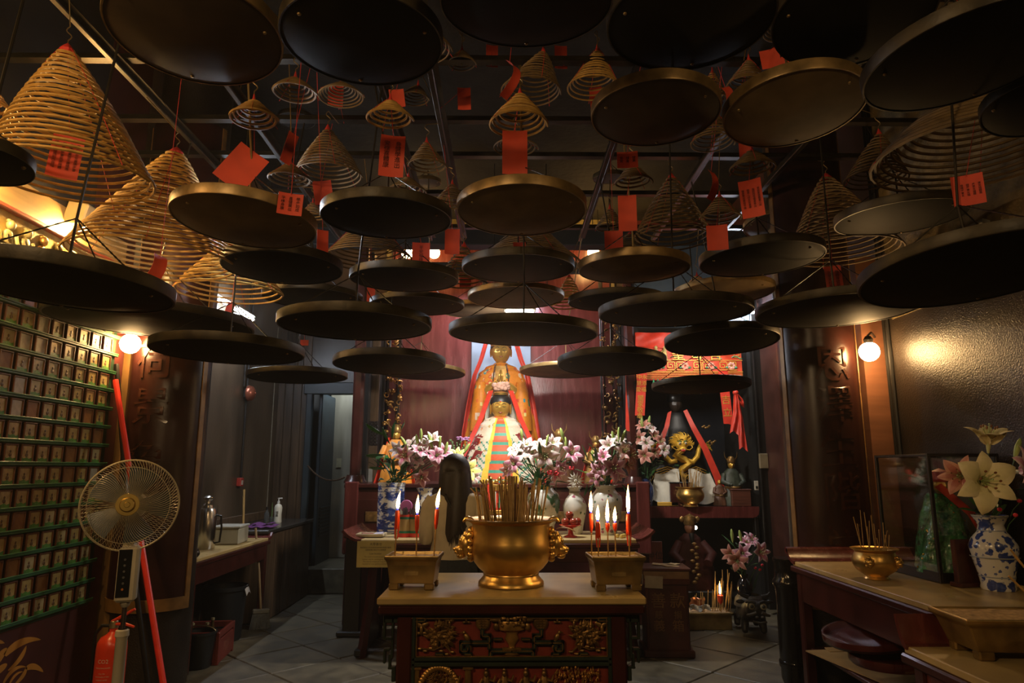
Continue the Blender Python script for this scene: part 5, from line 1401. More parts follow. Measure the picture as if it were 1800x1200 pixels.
def face_marks(hd, rx, ry, rz, lip=(.30, .06, .03), dark=(.05, .03, .012)):
    """brows, eyelids and lips laid on a head made by head_mb"""
    def srf(x, z, o): 
        q = max(.02, 1 - (x / rx) ** 2 - (z / rz) ** 2)
        return Vector((x, -ry * sqrt(q) - o, z))
    md, ml = mat('face_line_%d' % int(dark[0] * 1000), dark, .5), mat('lip_paint_%d' % int(lip[0] * 1000), lip, .4)
    for s in (-1, 1):
        obj('eyebrow', MB().tube([srf(s * rx * (.14 + .46 * k / 6), rz * (.16 + .09 * sin(pi * k / 6)), ry * .035) for k in range(7)], [rx * .022, rx * .032, rx * .034, rx * .032, rx * .028, rx * .02, rx * .01], 5), md, hd, 60)
        obj('eyelid', MB().tube([srf(s * rx * (.16 + .40 * k / 6), rz * (.0 - .035 * sin(pi * k / 6)), ry * .012) for k in range(7)], [rx * .012, rx * .024, rx * .03, rx * .032, rx * .028, rx * .02, rx * .01], 5), md, hd, 60)
    obj('lips', MB().tube([srf(rx * .20 * (k / 3 - 1), -rz * (.50 - .02 * abs(k - 3)), ry * .05) for k in range(7)], [rx * .01, rx * .04, rx * .055, rx * .05, rx * .055, rx * .04, rx * .01], 6), ml, hd, 60)
def robe_fn(prof, folds=0, amp=.02, flat=.7, c=(0, 0)):
    zs = [p[0] for p in prof]
    def f(u, v):
        z = lerp(zs[0], zs[-1], v)
        for i in range(len(prof) - 1):
            if (prof[i][0] - z) * (prof[i + 1][0] - z) <= 1e-9:
                t_ = (z - prof[i][0]) / (prof[i + 1][0] - prof[i][0] + 1e-9); break
        else: i, t_ = len(prof) - 2, 1
        t_ = t_ * t_ * (3 - 2 * t_)
        rx = lerp(prof[i][1], prof[i + 1][1], t_); ry = lerp(prof[i][2], prof[i + 1][2], t_)
        a = 2 * pi * u - pi / 2
        k = 1 + amp * v * sin(folds * a + 2 * v) + amp * .5 * v * sin(folds * 1.7 * a + 1)
        return (c[0] + rx * k * cos(a), c[1] + ry * k * sin(a), z)
    return f
def motif_cols(base, seed, n, cl, r=.035, bot=None):
    r_ = random.Random(seed); M_ = [(r_.random(), r_.random(), r_.choice(cl), r * r_.uniform(.5, 1.2), r_.uniform(1.2, 2.4)) for _ in range(n)]
    def c(u, v):
        for mu, mv, col, rr, asp in M_:
            du = min(abs(u - mu), 1 - abs(u - mu)) * 1.6; dv = (v - mv)
            d = du * du * asp + dv * dv
            if d < rr * rr: return col if d > rr * rr * .18 else (.75, .62, .20)
        return base
    return c

# tall golden statue behind
SX, SY = -.058, 8.56
t = thing('tall_golden_statue', 'tall gilded praying statue in an orange embroidered robe and red veil', 'statue', (SX, SY, 1.39))
rb = robe_fn([(1.46, .085, .085), (1.40, .20, .13), (1.32, .285, .17), (1.18, .335, .20), (.95, .370, .23), (.70, .415, .25), (.50, .445, .26), (.40, .455, .26)], 9, .035)
cl = [(.62, .08, .02), (.62, .08, .02), (.03, .22, .10), (.04, .26, .30), (.75, .55, .40), (.70, .15, .03)]
obj('robe', MB().grid(rb, 190, 130, colf=motif_cols((.70, .23, .012), 4, 170, cl, .030)), m_silk, t, 60)
obj('under_robe', MB().grid(robe_fn([(.60, .30, .18), (.0, .36, .22)], 7, .02), 48, 6), m_redsilk, t, 60)
obj('pedestal', MB().lathe([(.0, .02), (.46, .02), (.46, .08), (.40, .12), (.44, .36), (.47, .42), (.0, .42)], 40, (0, 0, 0), Matrix.Scale(.55, 4, (0, 1, 0))), m_wood, t, 30)
hd = obj('head', head_mb(.125, .130, .165), m_skin_gold, t, 60, loc=(0, -.02, 1.605)); face_marks(hd, .125, .130, .165)
for s in (-1, 1): obj('ear', MB().ball((s * .128, .0, -.01), (.014, .03, .062), 8, 6), m_skin_gold, hd, 60)
obj('hair', MB().ball((0, .02, .055), (.135, .135, .135), 20, 12), m_hair, hd, 60)
obj('neck', MB().lathe([(.075, 1.38), (.065, 1.44), (.062, 1.50)], 16), m_skin_gold, t, 60)
cw = MB().lathe([(.125, .06), (.140, .10), (.130, .20), (.06, .26), (.0, .30)], 20)
for k in range(9): cw.ball((.14 * sin((k - 4) * .3), -.14 * cos((k - 4) * .3), .15 + .05 * cos((k - 4) * .4)), (.022, .014, .045), 8, 6)
obj('crown', cw, m_gilt, hd, 40)
for s in (-1, 1):
    pts = [(s * .10, -.02, 1.86), (s * .19, -.03, 1.72), (s * .25, -.05, 1.50), (s * .33, -.05, 1.30), (s * .40, .02, .95), (s * .455, .02, .60), (s * .47, .02, .36)]
    n = len(pts) - 1
    def vf(u, v, pts=pts, s=s, n=n):
        i = min(n - 1, int(v * n)); t_ = v * n - i; p = Vector(pts[i]).lerp(Vector(pts[i + 1]), t_)
        return (p.x + (u - .5) * .065, p.y + .02 * sin(6 * u) + (u - .5) * s * .16 * .6, p.z)
    obj('veil', MB().grid(vf, 6, 28, thick=.006), m_redsilk, t, 60)
    # forearms and praying hands with fingers
    hm = MB()
    hm.tube([(s * .21, -.17, 1.06), (s * .12, -.24, 1.14), (s * .035, -.27, 1.20)], [.055, .04, .024], 10)
    hm.ball((s * .016, -.275, 1.235), (.014, .032, .045), 10, 8)
    for k in range(4): hm.tube([(s * .013, -.300 + .016 * k, 1.26), (s * .010, -.297 + .014 * k, 1.31), (s * .006, -.292 + .011 * k, 1.345 - .008 * abs(k - 1.5))], [.0085, .008, .005], 6)
    hm.tube([(s * .022, -.30, 1.225), (s * .024, -.318, 1.25), (s * .016, -.318, 1.28)], [.009, .008, .006], 6)
    obj('praying_hand', hm, m_skin_gold, t, 60)
    obj('sleeve', MB().grid(robe_fn([(1.20, .06, .06), (1.06, .09, .10), (.80, .12, .14), (.60, .13, .14)], 5, .05, c=(s * .25, -.16)), 24, 14, colf=motif_cols((.70, .23, .012), 8 + s, 26, cl, .07)), m_silk, t, 60)
    bd = MB()
    for k in range(22):
        u = k / 21; bd.ball((s * (.065 + .03 * sin(pi * u)), -.155 - .07 * u, 1.42 - .42 * u), .011, 6, 5)
    obj('bead_string', bd, mat('dark_beads', (.10, .045, .03), .3), t, 60)
obj('inner_panel', MB().grid(lambda u, v: ((u - .5) * .13, -.20 - .06 * v + .02 * (u - .5) ** 2, 1.40 - .42 * v), 6, 8, thick=.004), m_gilt, t, 60)

# white-robed statue in front
SX2, SY2 = -.056, 7.93
t = thing('white_robed_statue', 'smaller gold faced statue in a white robe with red writing and orange sash', 'statue', (SX2, SY2, 1.39))
rb2 = robe_fn([(.75, .09, .09), (.70, .19, .15), (.62, .27, .20), (.45, .37, .24), (.25, .455, .26), (.0, .54, .28)], 8, .030)
cl2 = [(.05, .22, .12), (.08, .28, .20), (.60, .12, .04), (.30, .14, .04), (.62, .08, .05)]
base_c = motif_cols((.62, .54, .40), 21, 110, cl2, .022)
def wc(u, v):
    d = min(u, 1 - u)           # u=0 is the front
    if d < .030 * (1 + .5 * v): return (.62, .10, .03) if int(v * 22) % 3 else (.05, .30, .20)
    if d < .046 * (1 + .5 * v): return (.80, .52, .05)
    if .40 < v and d < .11 and (int(d * 130) + int(v * 40)) % 4 == 0: return (.05, .24, .16)
    return base_c(u, v)
obj('robe', MB().grid(rb2, 210, 110, colf=wc), m_silk, t, 60)
hd = obj('head', head_mb(.112, .112, .142), m_skin_gold, t, 60, loc=(0, -.07, .845)); face_marks(hd, .112, .112, .142)
for s in (-1, 1): obj('ear', MB().ball((s * .115, .0, -.02), (.014, .03, .062), 8, 6), m_skin_gold, hd, 60)
obj('urna', MB().ball((0, -.118, .055), .008, 8, 5), m_redsilk, hd)
obj('hair', MB().ball((0, .018, .055), (.122, .122, .115), 20, 12), m_hair, hd, 60)
obj('crown', MB().lathe([(.085, .135), (.09, .16), (.07, .175), (.0, .18)], 16), m_gold, hd, 40)
obj('hood', MB().grid(lambda u, v: ((.16 + .03 * v) * sin((u - .5) * 3.6) , .05 + .10 * cos((u - .5) * 3.6) * -1 * -.6, 1.06 - .36 * v - .10 * (1 - cos((u - .5) * 2)) ), 18, 12, thick=.006), m_whitecloth, t, 60)
tf = MB(); r_ = random.Random(3)
for k in range(34):
    a = r_.uniform(0, 2 * pi); tf.ball((.085 * cos(a) * r_.random() ** .5, -.05 + .05 * sin(a), 1.055 + .06 * r_.random()), (.034, .026, .026), 8, 6)
obj('fabric_rosette', tf, mat('blush_fabric', (.62, .36, .26), .7, var=.3), t, 60)
obj('collar', MB().lathe([(.085, .71), (.10, .735), (.115, .72), (.13, .70)], 24, (0, -.02, 0)), mat('orange_collar', (.70, .16, .04), .5), t, 60)
for s in (-1, 1):
    pts = [(s * .115, .0, 1.04), (s * .17, -.05, .88), (s * .22, -.12, .72), (s * .32, -.19, .50), (s * .43, -.21, .25), (s * .52, -.22, .0)]
    n = len(pts) - 1
    def vf(u, v, pts=pts, s=s, n=n):
        i = min(n - 1, int(v * n)); t_ = v * n - i; p = Vector(pts[i]).lerp(Vector(pts[i + 1]), t_)
        return (p.x + s * (u - .5) * .055, p.y - .03 - (.5 - u) * .04, p.z)
    obj('red_sash', MB().grid(vf, 4, 24, thick=.006), m_redsilk, t, 60)
def robe_text(txt, u0, v0, size, tilt, m):
    vs, fs = text_mesh(txt, size, bold=.0035)
    out = []
    for x, y, _ in vs:
        x2, y2 = x * cos(tilt) - y * sin(tilt), x * sin(tilt) + y * cos(tilt)
        v = v0 - y2 / .75; u = u0 + x2 / (2 * pi * (.12 + .40 * max(.05, v)))
        p = Vector(rb2(u % 1, min(1, max(0, v)))); n_ = Vector((p.x, p.y * 1.6, 0)).normalized()
        out.append(p + n_ * .008)
    return MB().add(out, fs)
mred = mat('red_embroidered_writing', (.22, .012, .010), .6)
for u0, v0, txt in ((-.125, .36, '信女敬奉'), (-.165, .52, '合家平安'), (-.10, .60, '國泰民安'), (-.20, .64, '風調雨順'), (.12, .34, '南海主'), (.16, .55, '大慈悲')):
    tilt = -.55 if u0 < 0 else .5
    for k, ch in enumerate(txt):
        obj('embroidered_character', robe_text(ch, u0 + (.012 * k if u0 > 0 else -.012 * k), v0 + .10 * k, .095, tilt * .4, mred), mred, t, 0)

# carved gilt side panels in front of the lining
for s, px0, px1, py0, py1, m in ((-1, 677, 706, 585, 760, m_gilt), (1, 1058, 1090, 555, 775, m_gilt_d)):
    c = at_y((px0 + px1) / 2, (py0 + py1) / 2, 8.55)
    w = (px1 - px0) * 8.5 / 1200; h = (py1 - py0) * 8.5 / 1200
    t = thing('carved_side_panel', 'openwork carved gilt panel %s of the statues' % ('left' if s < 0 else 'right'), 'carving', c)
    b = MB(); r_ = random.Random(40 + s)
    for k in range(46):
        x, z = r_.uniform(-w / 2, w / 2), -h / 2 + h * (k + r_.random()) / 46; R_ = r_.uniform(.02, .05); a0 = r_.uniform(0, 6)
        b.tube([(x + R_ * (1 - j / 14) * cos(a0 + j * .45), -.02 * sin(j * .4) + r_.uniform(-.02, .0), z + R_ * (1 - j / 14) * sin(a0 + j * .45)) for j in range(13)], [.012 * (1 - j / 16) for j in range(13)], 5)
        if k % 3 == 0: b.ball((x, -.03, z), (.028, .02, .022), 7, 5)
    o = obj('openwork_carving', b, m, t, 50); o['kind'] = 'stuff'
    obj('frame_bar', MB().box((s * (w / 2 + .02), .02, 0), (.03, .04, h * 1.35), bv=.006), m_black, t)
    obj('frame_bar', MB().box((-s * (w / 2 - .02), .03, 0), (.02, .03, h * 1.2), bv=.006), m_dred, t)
# lattice screen edge left of the altar
t = thing('lattice_screen', 'dark carved lattice screen between the two left posts', 'screen', at_y(651, 762, 8.3))
for k in range(4): obj('bar', MB().box((-.07 + .047 * k, 0, 0), (.012, .02, .27)), m_black, t)
b = MB()
for i in range(4):
    for j in range(7): b.tube([(-.07 + .045 * i + .02 * cos(q * pi / 4), 0, -.12 + .04 * j + .02 * sin(q * pi / 4)) for q in range(8)], .005, 4, closed=True)
obj('lattice', b, m_black, t); obj('lower_board', MB().box((0, .01, -.52), (.17, .03, .75)), m_wood, t); obj('label_slip', MB().box((.02, -.01, -.50), (.05, .004, .17)), mat('grey_paper', (.25, .24, .21), .7), t)
obj('upper_board', MB().box((0, .01, .75), (.17, .03, 1.2)), m_wood, t)

# small deities
def deity(px, py_top, py_base, y, label, robe_m, cape=True, hat=True, base_z=None, wide=1.0):
    b = at_y(px, py_base, y); tp = at_y(px, py_top, y); H = tp.z - b.z
    t = thing('deity_statuette', label, 'statuette', b)
    s = H / .60
    obj('robe', MB().grid(robe_fn([(.44 * s, .05 * s, .05 * s), (.39 * s, .10 * s * wide, .07 * s), (.25 * s, .12 * s * wide, .09 * s), (.08 * s, .15 * s * wide, .11 * s), (.0, .16 * s * wide, .11 * s)], 7, .05), 40, 20), robe_m, t, 60)
    hd = obj('head', head_mb(.042 * s, .045 * s, .056 * s), m_skin_gold if robe_m is not m_gilt_d else m_gilt, t, 60, loc=(0, -.01 * s, .485 * s))
    if hat:
        hb = MB().lathe([(.046 * s, .02 * s), (.052 * s, .03 * s), (.048 * s, .07 * s), (.03 * s, .10 * s), (.0, .11 * s)], 14)
        for sg in (-1, 1): hb.tube([(sg * .04 * s, 0, .05 * s), (sg * .075 * s, 0, .10 * s), (sg * .08 * s, 0, .16 * s)], [.008 * s, .006 * s, .002 * s], 6)
        obj('headdress', hb, m_gilt_d, hd, 40)
    for sg in (-1, 1):
        ab = MB().tube([(sg * .10 * s * wide, -.01, .37 * s), (sg * .135 * s * wide, -.05 * s, .28 * s), (sg * .06 * s, -.12 * s, .25 * s)], [.035 * s, .034 * s, .022 * s], 8)
        ab.ball((sg * .05 * s, -.13 * s, .25 * s), (.02 * s, .02 * s, .018 * s), 8, 6)
        obj('arm', ab, robe_m, t, 60)
        if cape:
            obj('red_cape', MB().grid(lambda u, v, sg=sg: (sg * (.05 + .13 * v + .05 * (u - .5)) * s, .03 * s - .05 * s * u, (.46 - .44 * v) * s), 4, 12, thick=.004), m_redsilk, t, 60)
    obj('belt', MB().lathe([(.115 * s * wide, .20 * s), (.125 * s * wide, .215 * s), (.115 * s * wide, .23 * s)], 20), m_gilt_d, t, 40)
    return t
deity(694, 744, 852, 7.6, 'small crowned deity in red capes behind the left lilies', m_orangesilk)
deity(984, 752, 852, 7.7, 'small dark capped deity behind the lilies right of the statues', mat('brown_robe', (.12, .05, .02), .5), cape=False)
deity(1049, 764, 852, 7.6, 'small red caped deity behind the rightmost altar lilies', m_gilt_d)
t = thing('gilt_offering_shrine', 'small red and gold offering shrine in front of the white robed statue', 'shrine', at_y(878, 905, 7.0))
b0 = t.location.z
obj('body', MB().box((0, .03, .14 ), (.26, .16, .34), bv=.01), m_redsilk, t)
obj('gilt_front', MB().box((0, -.055, .27), (.20, .02, .06), bv=.01).box((0, -.055, .03), (.22, .02, .04), bv=.01), m_gold, t)
for k in range(5):
    obj('stripe', MB().box((-.08 + .04 * k, -.055, .15), (.012, .012, .16), bv=.003), (m_gold, m_whitecloth, mat('jade_green_paint', (.05, .25, .14), .4))[k % 3], t)
rf = MB()
for k in range(9): rf.ball((-.12 + .03 * k, -.05, .335 + .02 * sin(k * 2)), (.022, .02, .02), 8, 6)
obj('gilt_crest', rf, m_gold, t, 50)
obj('shelf', MB().box((0, .05, -.10), (.34, .30, .10), bv=.01), m_dred, t)
obj('support', MB().box((0, .08, -.31), (.30, .24, .36), bv=.01), m_black, t)

# ---- vases on the altar table and their lilies
TZ2 = .951
def vat(px, py): p = at_z(px, py, TZ2); return p.x, p.y
v1 = at_y(686, 930, 6.66); VY = 6.62
cyl = [(.0, 0), (.115, 0), (.125, .015), (.122, .03), (.125, .06), (.125, .40), (.128, .44), (.133, .46), (.126, .462), (.118, .44), (.115, .1)]
vase(at_y(686, 930, VY).x, VY, TZ2, cyl, m_bw, 'blue and white cylindrical vase with landscape, leftmost on the altar', ((.126, .425, .006), (.126, .38, .003), (.126, .05, .010), (.126, .02, .004)))
vase(at_y(746, 930, 6.66).x, 6.66, TZ2, [(.0, 0), (.07, 0), (.075, .02), (.10, .14), (.105, .26), (.075, .33), (.062, .37), (.085, .41), (.078, .41), (.055, .36)], m_bwf, 'smaller blue and white vase behind the visitor, second from the left')
bal = [(.0, 0), (.085, 0), (.09, .015), (.105, .08), (.150, .22), (.158, .29), (.140, .36), (.095, .40), (.085, .42), (.105, .435), (.098, .437), (.078, .41), (.07, .36)]
vase(at_y(956, 930, 6.55).x, 6.55, TZ2, bal, m_grn, 'white vase with green leaf painting right behind the brass censer')
slim = [(.0, 0), (.065, 0), (.068, .012), (.075, .06), (.108, .20), (.112, .255), (.085, .315), (.054, .35), (.05, .40), (.075, .425), (.068, .427), (.045, .40), (.04, .35)]
vase(at_y(1011, 930, 6.52).x, 6.52, TZ2, slim, m_fam, 'slim white porcelain vase with painted blossoms behind the red fruit', ((.052, .375, .012),), mat('grey_gold_band', (.25, .22, .15), .3))
big = [(.0, 0), (.09, 0), (.095, .012), (.10, .05), (.142, .20), (.155, .28), (.145, .345), (.10, .385), (.085, .41), (.118, .440), (.11, .442), (.075, .41), (.07, .36)]
vase(at_y(1066, 930, 6.48).x, 6.48, TZ2, big, m_fam, 'large white porcelain vase with painted birds, rightmost on the altar')
r1 = (at_y(690, 930, VY).x, VY, TZ2 + .44)
bouquet('pink and white lilies with green buds in the left blue vases', r1, .09,
        [(712, 800, 'p', -.3, .15, -.10, 1.15), (738, 790, 'p', .1, .5), (746, 780, 'w', 0, .7, .06), (760, 772, 'w', .2, .7, .05), (724, 782, 'w', -.3, .6, .08), (768, 800, 'd', .5, .3, -.06), (741, 838, 'd', .1, -.3, -.10, 1.0), (755, 795, 'p', .2, .4), (732, 806, 'w', .1, .1), (780, 795, 'p', .4, .4, .04), (716, 815, 'd', -.4, -.3, .05), (775, 815, 'd', .3, -.2, .08), (700, 790, 'w', -.5, .3, .1)],
        [(740, 764, 0, 1), (711, 778, -.6, 1), (757, 776, -.3, 1), (773, 776, .1, 1), (784, 789, .2, 1), (734, 776, -.2, 1)], 46, .26, .30, 3,
        extra_leaves=((676, 764, 2.4, 1.2), (690, 772, 1.2, 1.0), (678, 798, 3.0, 1.1), (680, 822, 2.9, .95), (705, 756, .9, .5), (686, 780, 1.8, 1.0)), y=6.55)
bouquet('yellow lilies beside the white robed statue above the visitor', (at_y(800, 930, 7.1).x, 7.1, 1.25), .05,
        [(803, 800, 'y', -.1, .8, 0, 1.15), (823, 826, 'y', .4, .2, -.1, 1.35), (834, 838, 'w', .3, -.1, 0, .8), (790, 806, 'w', -.3, .4)], [(819, 790, .5, .8)], 10, .12, .15, 9, y=7.0)
t = thing('statice_bunch', 'bushy green and mauve filler flowers left of the white robe', 'flowers', at_y(806, 800, 7.25))
r_ = random.Random(8); b = MB(); b2 = MB()
for k in range(70):
    a = r_.uniform(0, 2 * pi); h = r_.uniform(-.05, .16); q = (.03 + .10 * (h + .06) / .2) * sqrt(r_.random())
    b.ball((q * cos(a), q * sin(a), h), (.008, .008, .012), 5, 4)
    if k % 3 == 0: b.tube([(0, 0, -.30), (q * .5 * cos(a), q * .5 * sin(a), h * .4 - .05), (q * cos(a), q * sin(a), h)], .002, 4)
for k in range(16): b2.ball((r_.uniform(-.02, .10), r_.uniform(-.04, .03), .16 + r_.uniform(-.01, .03)), (.018, .014, .010), 6, 4)
o = obj('foliage', b, mat('sage_foliage', (.10, .17, .06), .7), t, 60); o['kind'] = 'stuff'
obj('mauve_florets', b2, mat('mauve_petals', (.45, .20, .40), .6), t, 60)
bouquet('white and pink lilies with dark leaves right of the white robe', (at_y(950, 930, 6.62).x, 6.62, TZ2 + .40), .07,
        [(914, 795, 'w', -.3, .4, .05, 1.1), (926, 782, 'w', .2, .8, .08), (958, 800, 'w', -.1, -.1, -.12, 1.35), (948, 782, 'w', -.2, .6, .0), (972, 778, 'w', .4, .6, .05), (1005, 796, 'p', .35, .35, -.12, 1.25), (903, 815, 'd', -.5, .1), (893, 826, 'p', -.6, -.2, .02, .9), (986, 822, 'd', .2, -.3, -.02, 1.0), (978, 832, 'p', -.1, -.4, -.05, .9), (964, 820, 'w', .1, -.9, -.08, .9), (935, 795, 'w', 0, .3, .05), (905, 790, 'w', -.4, .6, .08)],
        [(917, 764, -.1, 1), (962, 773, .2, 1), (989, 765, -.3, 1), (995, 780, -.1, 1)], 60, .27, .30, 5, y=6.52)
bouquet('pink lilies in the large rightmost altar vase', (at_y(1068, 930, 6.48).x, 6.48, TZ2 + .42), .07,
        [(1070, 782, 'w', -.4, .5), (1085, 774, 'w', .2, .8, .06), (1098, 792, 'w', .3, .3, -.02, 1.2), (1079, 822, 'd', .1, -.1, -.14, 1.35), (1053, 826, 'd', -.5, .3, -.05), (1110, 800, 's', .8, .1), (1104, 815, 's', .6, -.2), (1060, 802, 'p', -.5, .4), (1090, 806, 'w', .3, .1), (1086, 834, 'p', .2, -.7, -.1, .9), (1048, 838, 'd', -.6, -.2)],
        [(1043, 803, -.2, 1), (1048, 809, .0, 1), (1061, 817, -.5, .8), (1095, 768, .4, 1), (1088, 762, 0, 1), (1034, 833, -.9, .5), (1078, 768, -.2, 1)], 44, .22, .28, 12,
        extra_leaves=((1032, 850, 4.2, .7), (1045, 845, 4.0, .7), (1092, 850, 5.0, .9)), y=6.42)
# small red carnations and a white pinwheel flower
for k, (px, py, yy) in enumerate(((968, 816, 6.40), (966, 830, 6.38), (1005, 822, 6.42), (978, 832, 6.44))):
    t = thing('red_carnation', 'small red carnation among the lilies, %s' % ('upper one left of slim vase', 'large lower one left of slim vase', 'right one above the slim vase', 'lowest one near the slim vase')[k], 'flower', at_y(px, py, yy))
    b = MB(); r_ = random.Random(k)
    for j in range(12):
        a = r_.uniform(0, 2 * pi); b.ball((.016 * cos(a), -.006 + .008 * r_.random(), .014 * sin(a)), (.012, .008, .009), 6, 4)
    obj('petals', b, mat('carnation_red', (.75, .035, .06), .6), t, 60); obj('stem', MB().tube([(0, .01, 0), (.005, .06, -.05), (0, .08, -.15)], .003, 5), m_stem, t)
t = thing('white_chrysanthemum', 'white spiky chrysanthemum just above the slim vase', 'flower', at_y(1012, 845, 6.42))
b = MB()
for ring, (n, rr, tl) in enumerate(((14, .085, .2), (11, .062, .5), (8, .040, .9))):
    for k in range(n):
        a = 2 * pi * k / n + ring * .3
        b.add([(.012 * cos(a), 0, .012 * sin(a)), (rr * .6 * cos(a + .16), -.02 * tl - .01, rr * .6 * sin(a + .16)), (rr * cos(a), -.035 * tl, rr * sin(a)), (rr * .6 * cos(a - .16), -.02 * tl - .01, rr * .6 * sin(a - .16))], [(0, 1, 2, 3)])
b.ball((0, -.01, 0), .018, 8, 6)
obj('petals', b, mat('white_petals', (.72, .70, .62), .6, var=.1), t, 0); obj('stem', MB().tube([(0, .01, 0), (0, .05, -.06), (.0, .08, -.14)], .004, 5), m_stem, t)

# ---- offerings on the altar table
t = thing('offering_plate', 'shallow cream plate with papers on the left of the altar table', 'plate', (at_z(663, 938, TZ2).x, 6.25, TZ2))
obj('dish', MB().box((0, 0, .010), (.21, .16, .012), bv=.004).box((0, -.085, .022), (.24, .014, .022), bv=.004).box((0, .085, .022), (.24, .014, .022), bv=.004).box((-.115, 0, .022), (.014, .18, .022), bv=.004).box((.115, 0, .022), (.014, .18, .022), bv=.004), mat('cream_tray', (.50, .42, .27), .4), t)
obj('paper', MB().box((-.03, 0, .024), (.10, .09, .014), rot=(.05, .06, .3), bv=.002), mat('red_brown_paper', (.25, .09, .06), .6), t); obj('paper', MB().box((.06, .01, .026), (.07, .08, .016), rot=(.1, -.08, -.2), bv=.002), mat('lilac_paper', (.45, .42, .55), .6), t)
for k, px in enumerate((711, 731)):
    p = at_y(px, 938, 6.25)
    t = thing('stick_canister', 'bamboo canister with red and green bands, %s of the pair' % ('left' if k == 0 else 'right'), 'canister', (p.x, 6.25, TZ2))
    obj('body', MB().lathe([(.0, 0), (.062, 0), (.062, .19), (.056, .19), (.056, .02), (0, .02)], 24), mat('varnished_bamboo', (.42, .27, .10), .35, var=.3, scale=12, stretch=(1, 1, .2)), t, 40)
    for z, w, m in ((.018, .016, m_redsilk), (.045, .010, mat('green_band', (.02, .16, .09), .4)), (.165, .010, MATS['green_band']), (.182, .010, m_redsilk)):
        obj('painted_band', MB().lathe([(.0625, z - w), (.0635, z - w), (.0635, z + w), (.0625, z + w)], 24), m, t)
    b = MB(); r_ = random.Random(k)
    for j in range(18):
        a = r_.uniform(0, 6.28); q = .045 * sqrt(r_.random()); b.tube([(q * cos(a), q * sin(a), .02), (q * 1.3 * cos(a), q * 1.3 * sin(a), .235 + .02 * r_.random())], .004, 4)
    o = obj('fortune_sticks', b, mat('dark_sticks', (.06, .045, .04), .5), t, 0); o['kind'] = 'stuff'
t = thing('pink_fan_ornament', 'round pink ornament standing behind the left canister', 'ornament', (at_y(714, 900, 6.33).x, 6.335, TZ2))
obj('disc', MB().lathe([(0, .008), (.05, .008), (.055, 0), (0, 0)], 24, (0, 0, 0), Matrix.Translation((0, 0, .26)) @ RX90), mat('mauve_pink', (.42, .10, .28), .5), t); obj('stand', MB().tube([(0, 0, 0), (0, 0, .22)], .006, 6), m_black, t)
t = thing('glass_jar', 'square glass jar with dark contents beside the canisters', 'jar', (at_y(755, 930, 6.28).x, 6.28, TZ2))
obj('glass', MB().box((0, 0, .10), (.13, .11, .19), bv=.02), thin_glass('jar_glass'), t); obj('contents', MB().box((0, 0, .06), (.10, .08, .11), bv=.015), mat('dried_fruit', (.14, .10, .06), .6, var=.6, scale=30), t); obj('lid', MB().box((0, 0, .20), (.135, .115, .016), bv=.005), m_wire, t)
# fruit stand
FX, FY = at_y(1003, 930, 6.22).x, 6.22
t = thing('red_fruit_stand', 'red lacquer footed dish holding fruit on the altar table', 'dish', (FX, FY, TZ2))
obj('dish', MB().lathe([(.0, 0), (.06, 0), (.058, .008), (.026, .02), (.020, .05), (.026, .075), (.075, .088), (.100, .105), (.096, .107), (.05, .092), (0, .09)], 32), mat('red_lacquer_gloss', (.45, .025, .012), .2, coat=.4), t, 40)
m_apple = mat('red_apple', (.34, .045, .020), .18, var=.4, scale=20, coat=.3)
for k, (dx, dy, dz) in enumerate(((-.048, -.03, 0), (.022, -.045, 0), (.062, .015, 0), (-.02, .04, 0), (-.008, -.012, .058))):
    a = thing('apple', 'glossy red apple on the red footed dish, %s' % ('front left one', 'front middle one', 'right one', 'rear one', 'topmost one')[k], 'fruit', (FX + dx, FY + dy, TZ2 + .096 + dz), group='apples on the red dish')
    obj('fruit', MB().lathe([(.0, .010), (.012, .004), (.024, .008), (.036, .028), (.036, .046), (.026, .063), (.010, .068), (.0, .060)], 20), m_apple, a, 60); obj('stalk', MB().tube([(0, 0, .06), (.003, 0, .078)], .0016, 5), m_wood, a)
for k, (px, dy) in enumerate(((1085, 0), (1092, -.03), (1098, .02))):
    a = thing('yellow_fruit', 'tiny yellow fruit by the right end of the altar, %s' % ('left of three', 'middle of three', 'right of three')[k], 'fruit', (at_y(px, 938, 6.15).x, 6.15 + dy, TZ2), group='tiny yellow fruits')
    obj('fruit', MB().lathe([(0, 0), (.014, .003), (.020, .016), (.015, .031), (0, .034)], 14), mat('yellow_fruit_skin', (.65, .48, .12), .4), a, 60); obj('stalk', MB().tube([(0, 0, .032), (0, 0, .04)], .002, 5), m_stem, a)
# fallen petal at the censer rim
tag(obj('fallen_petal', MB().grid(lambda u, v: (.10 * v, (u - .5) * .035 * sin(pi * min(1, v + .05)), .012 * sin(3 * v) + .01 * abs(u - .5)), 4, 8, thick=.001).color((1, 1, 1)), mat('petal_cream', (.70, .45, .32), .5), loc=(CX + .235, CY - .06, TZ + .285), rot=(0, .15, -.2)), 'fallen pinkish lily petal on the right lion handle', 'petal')

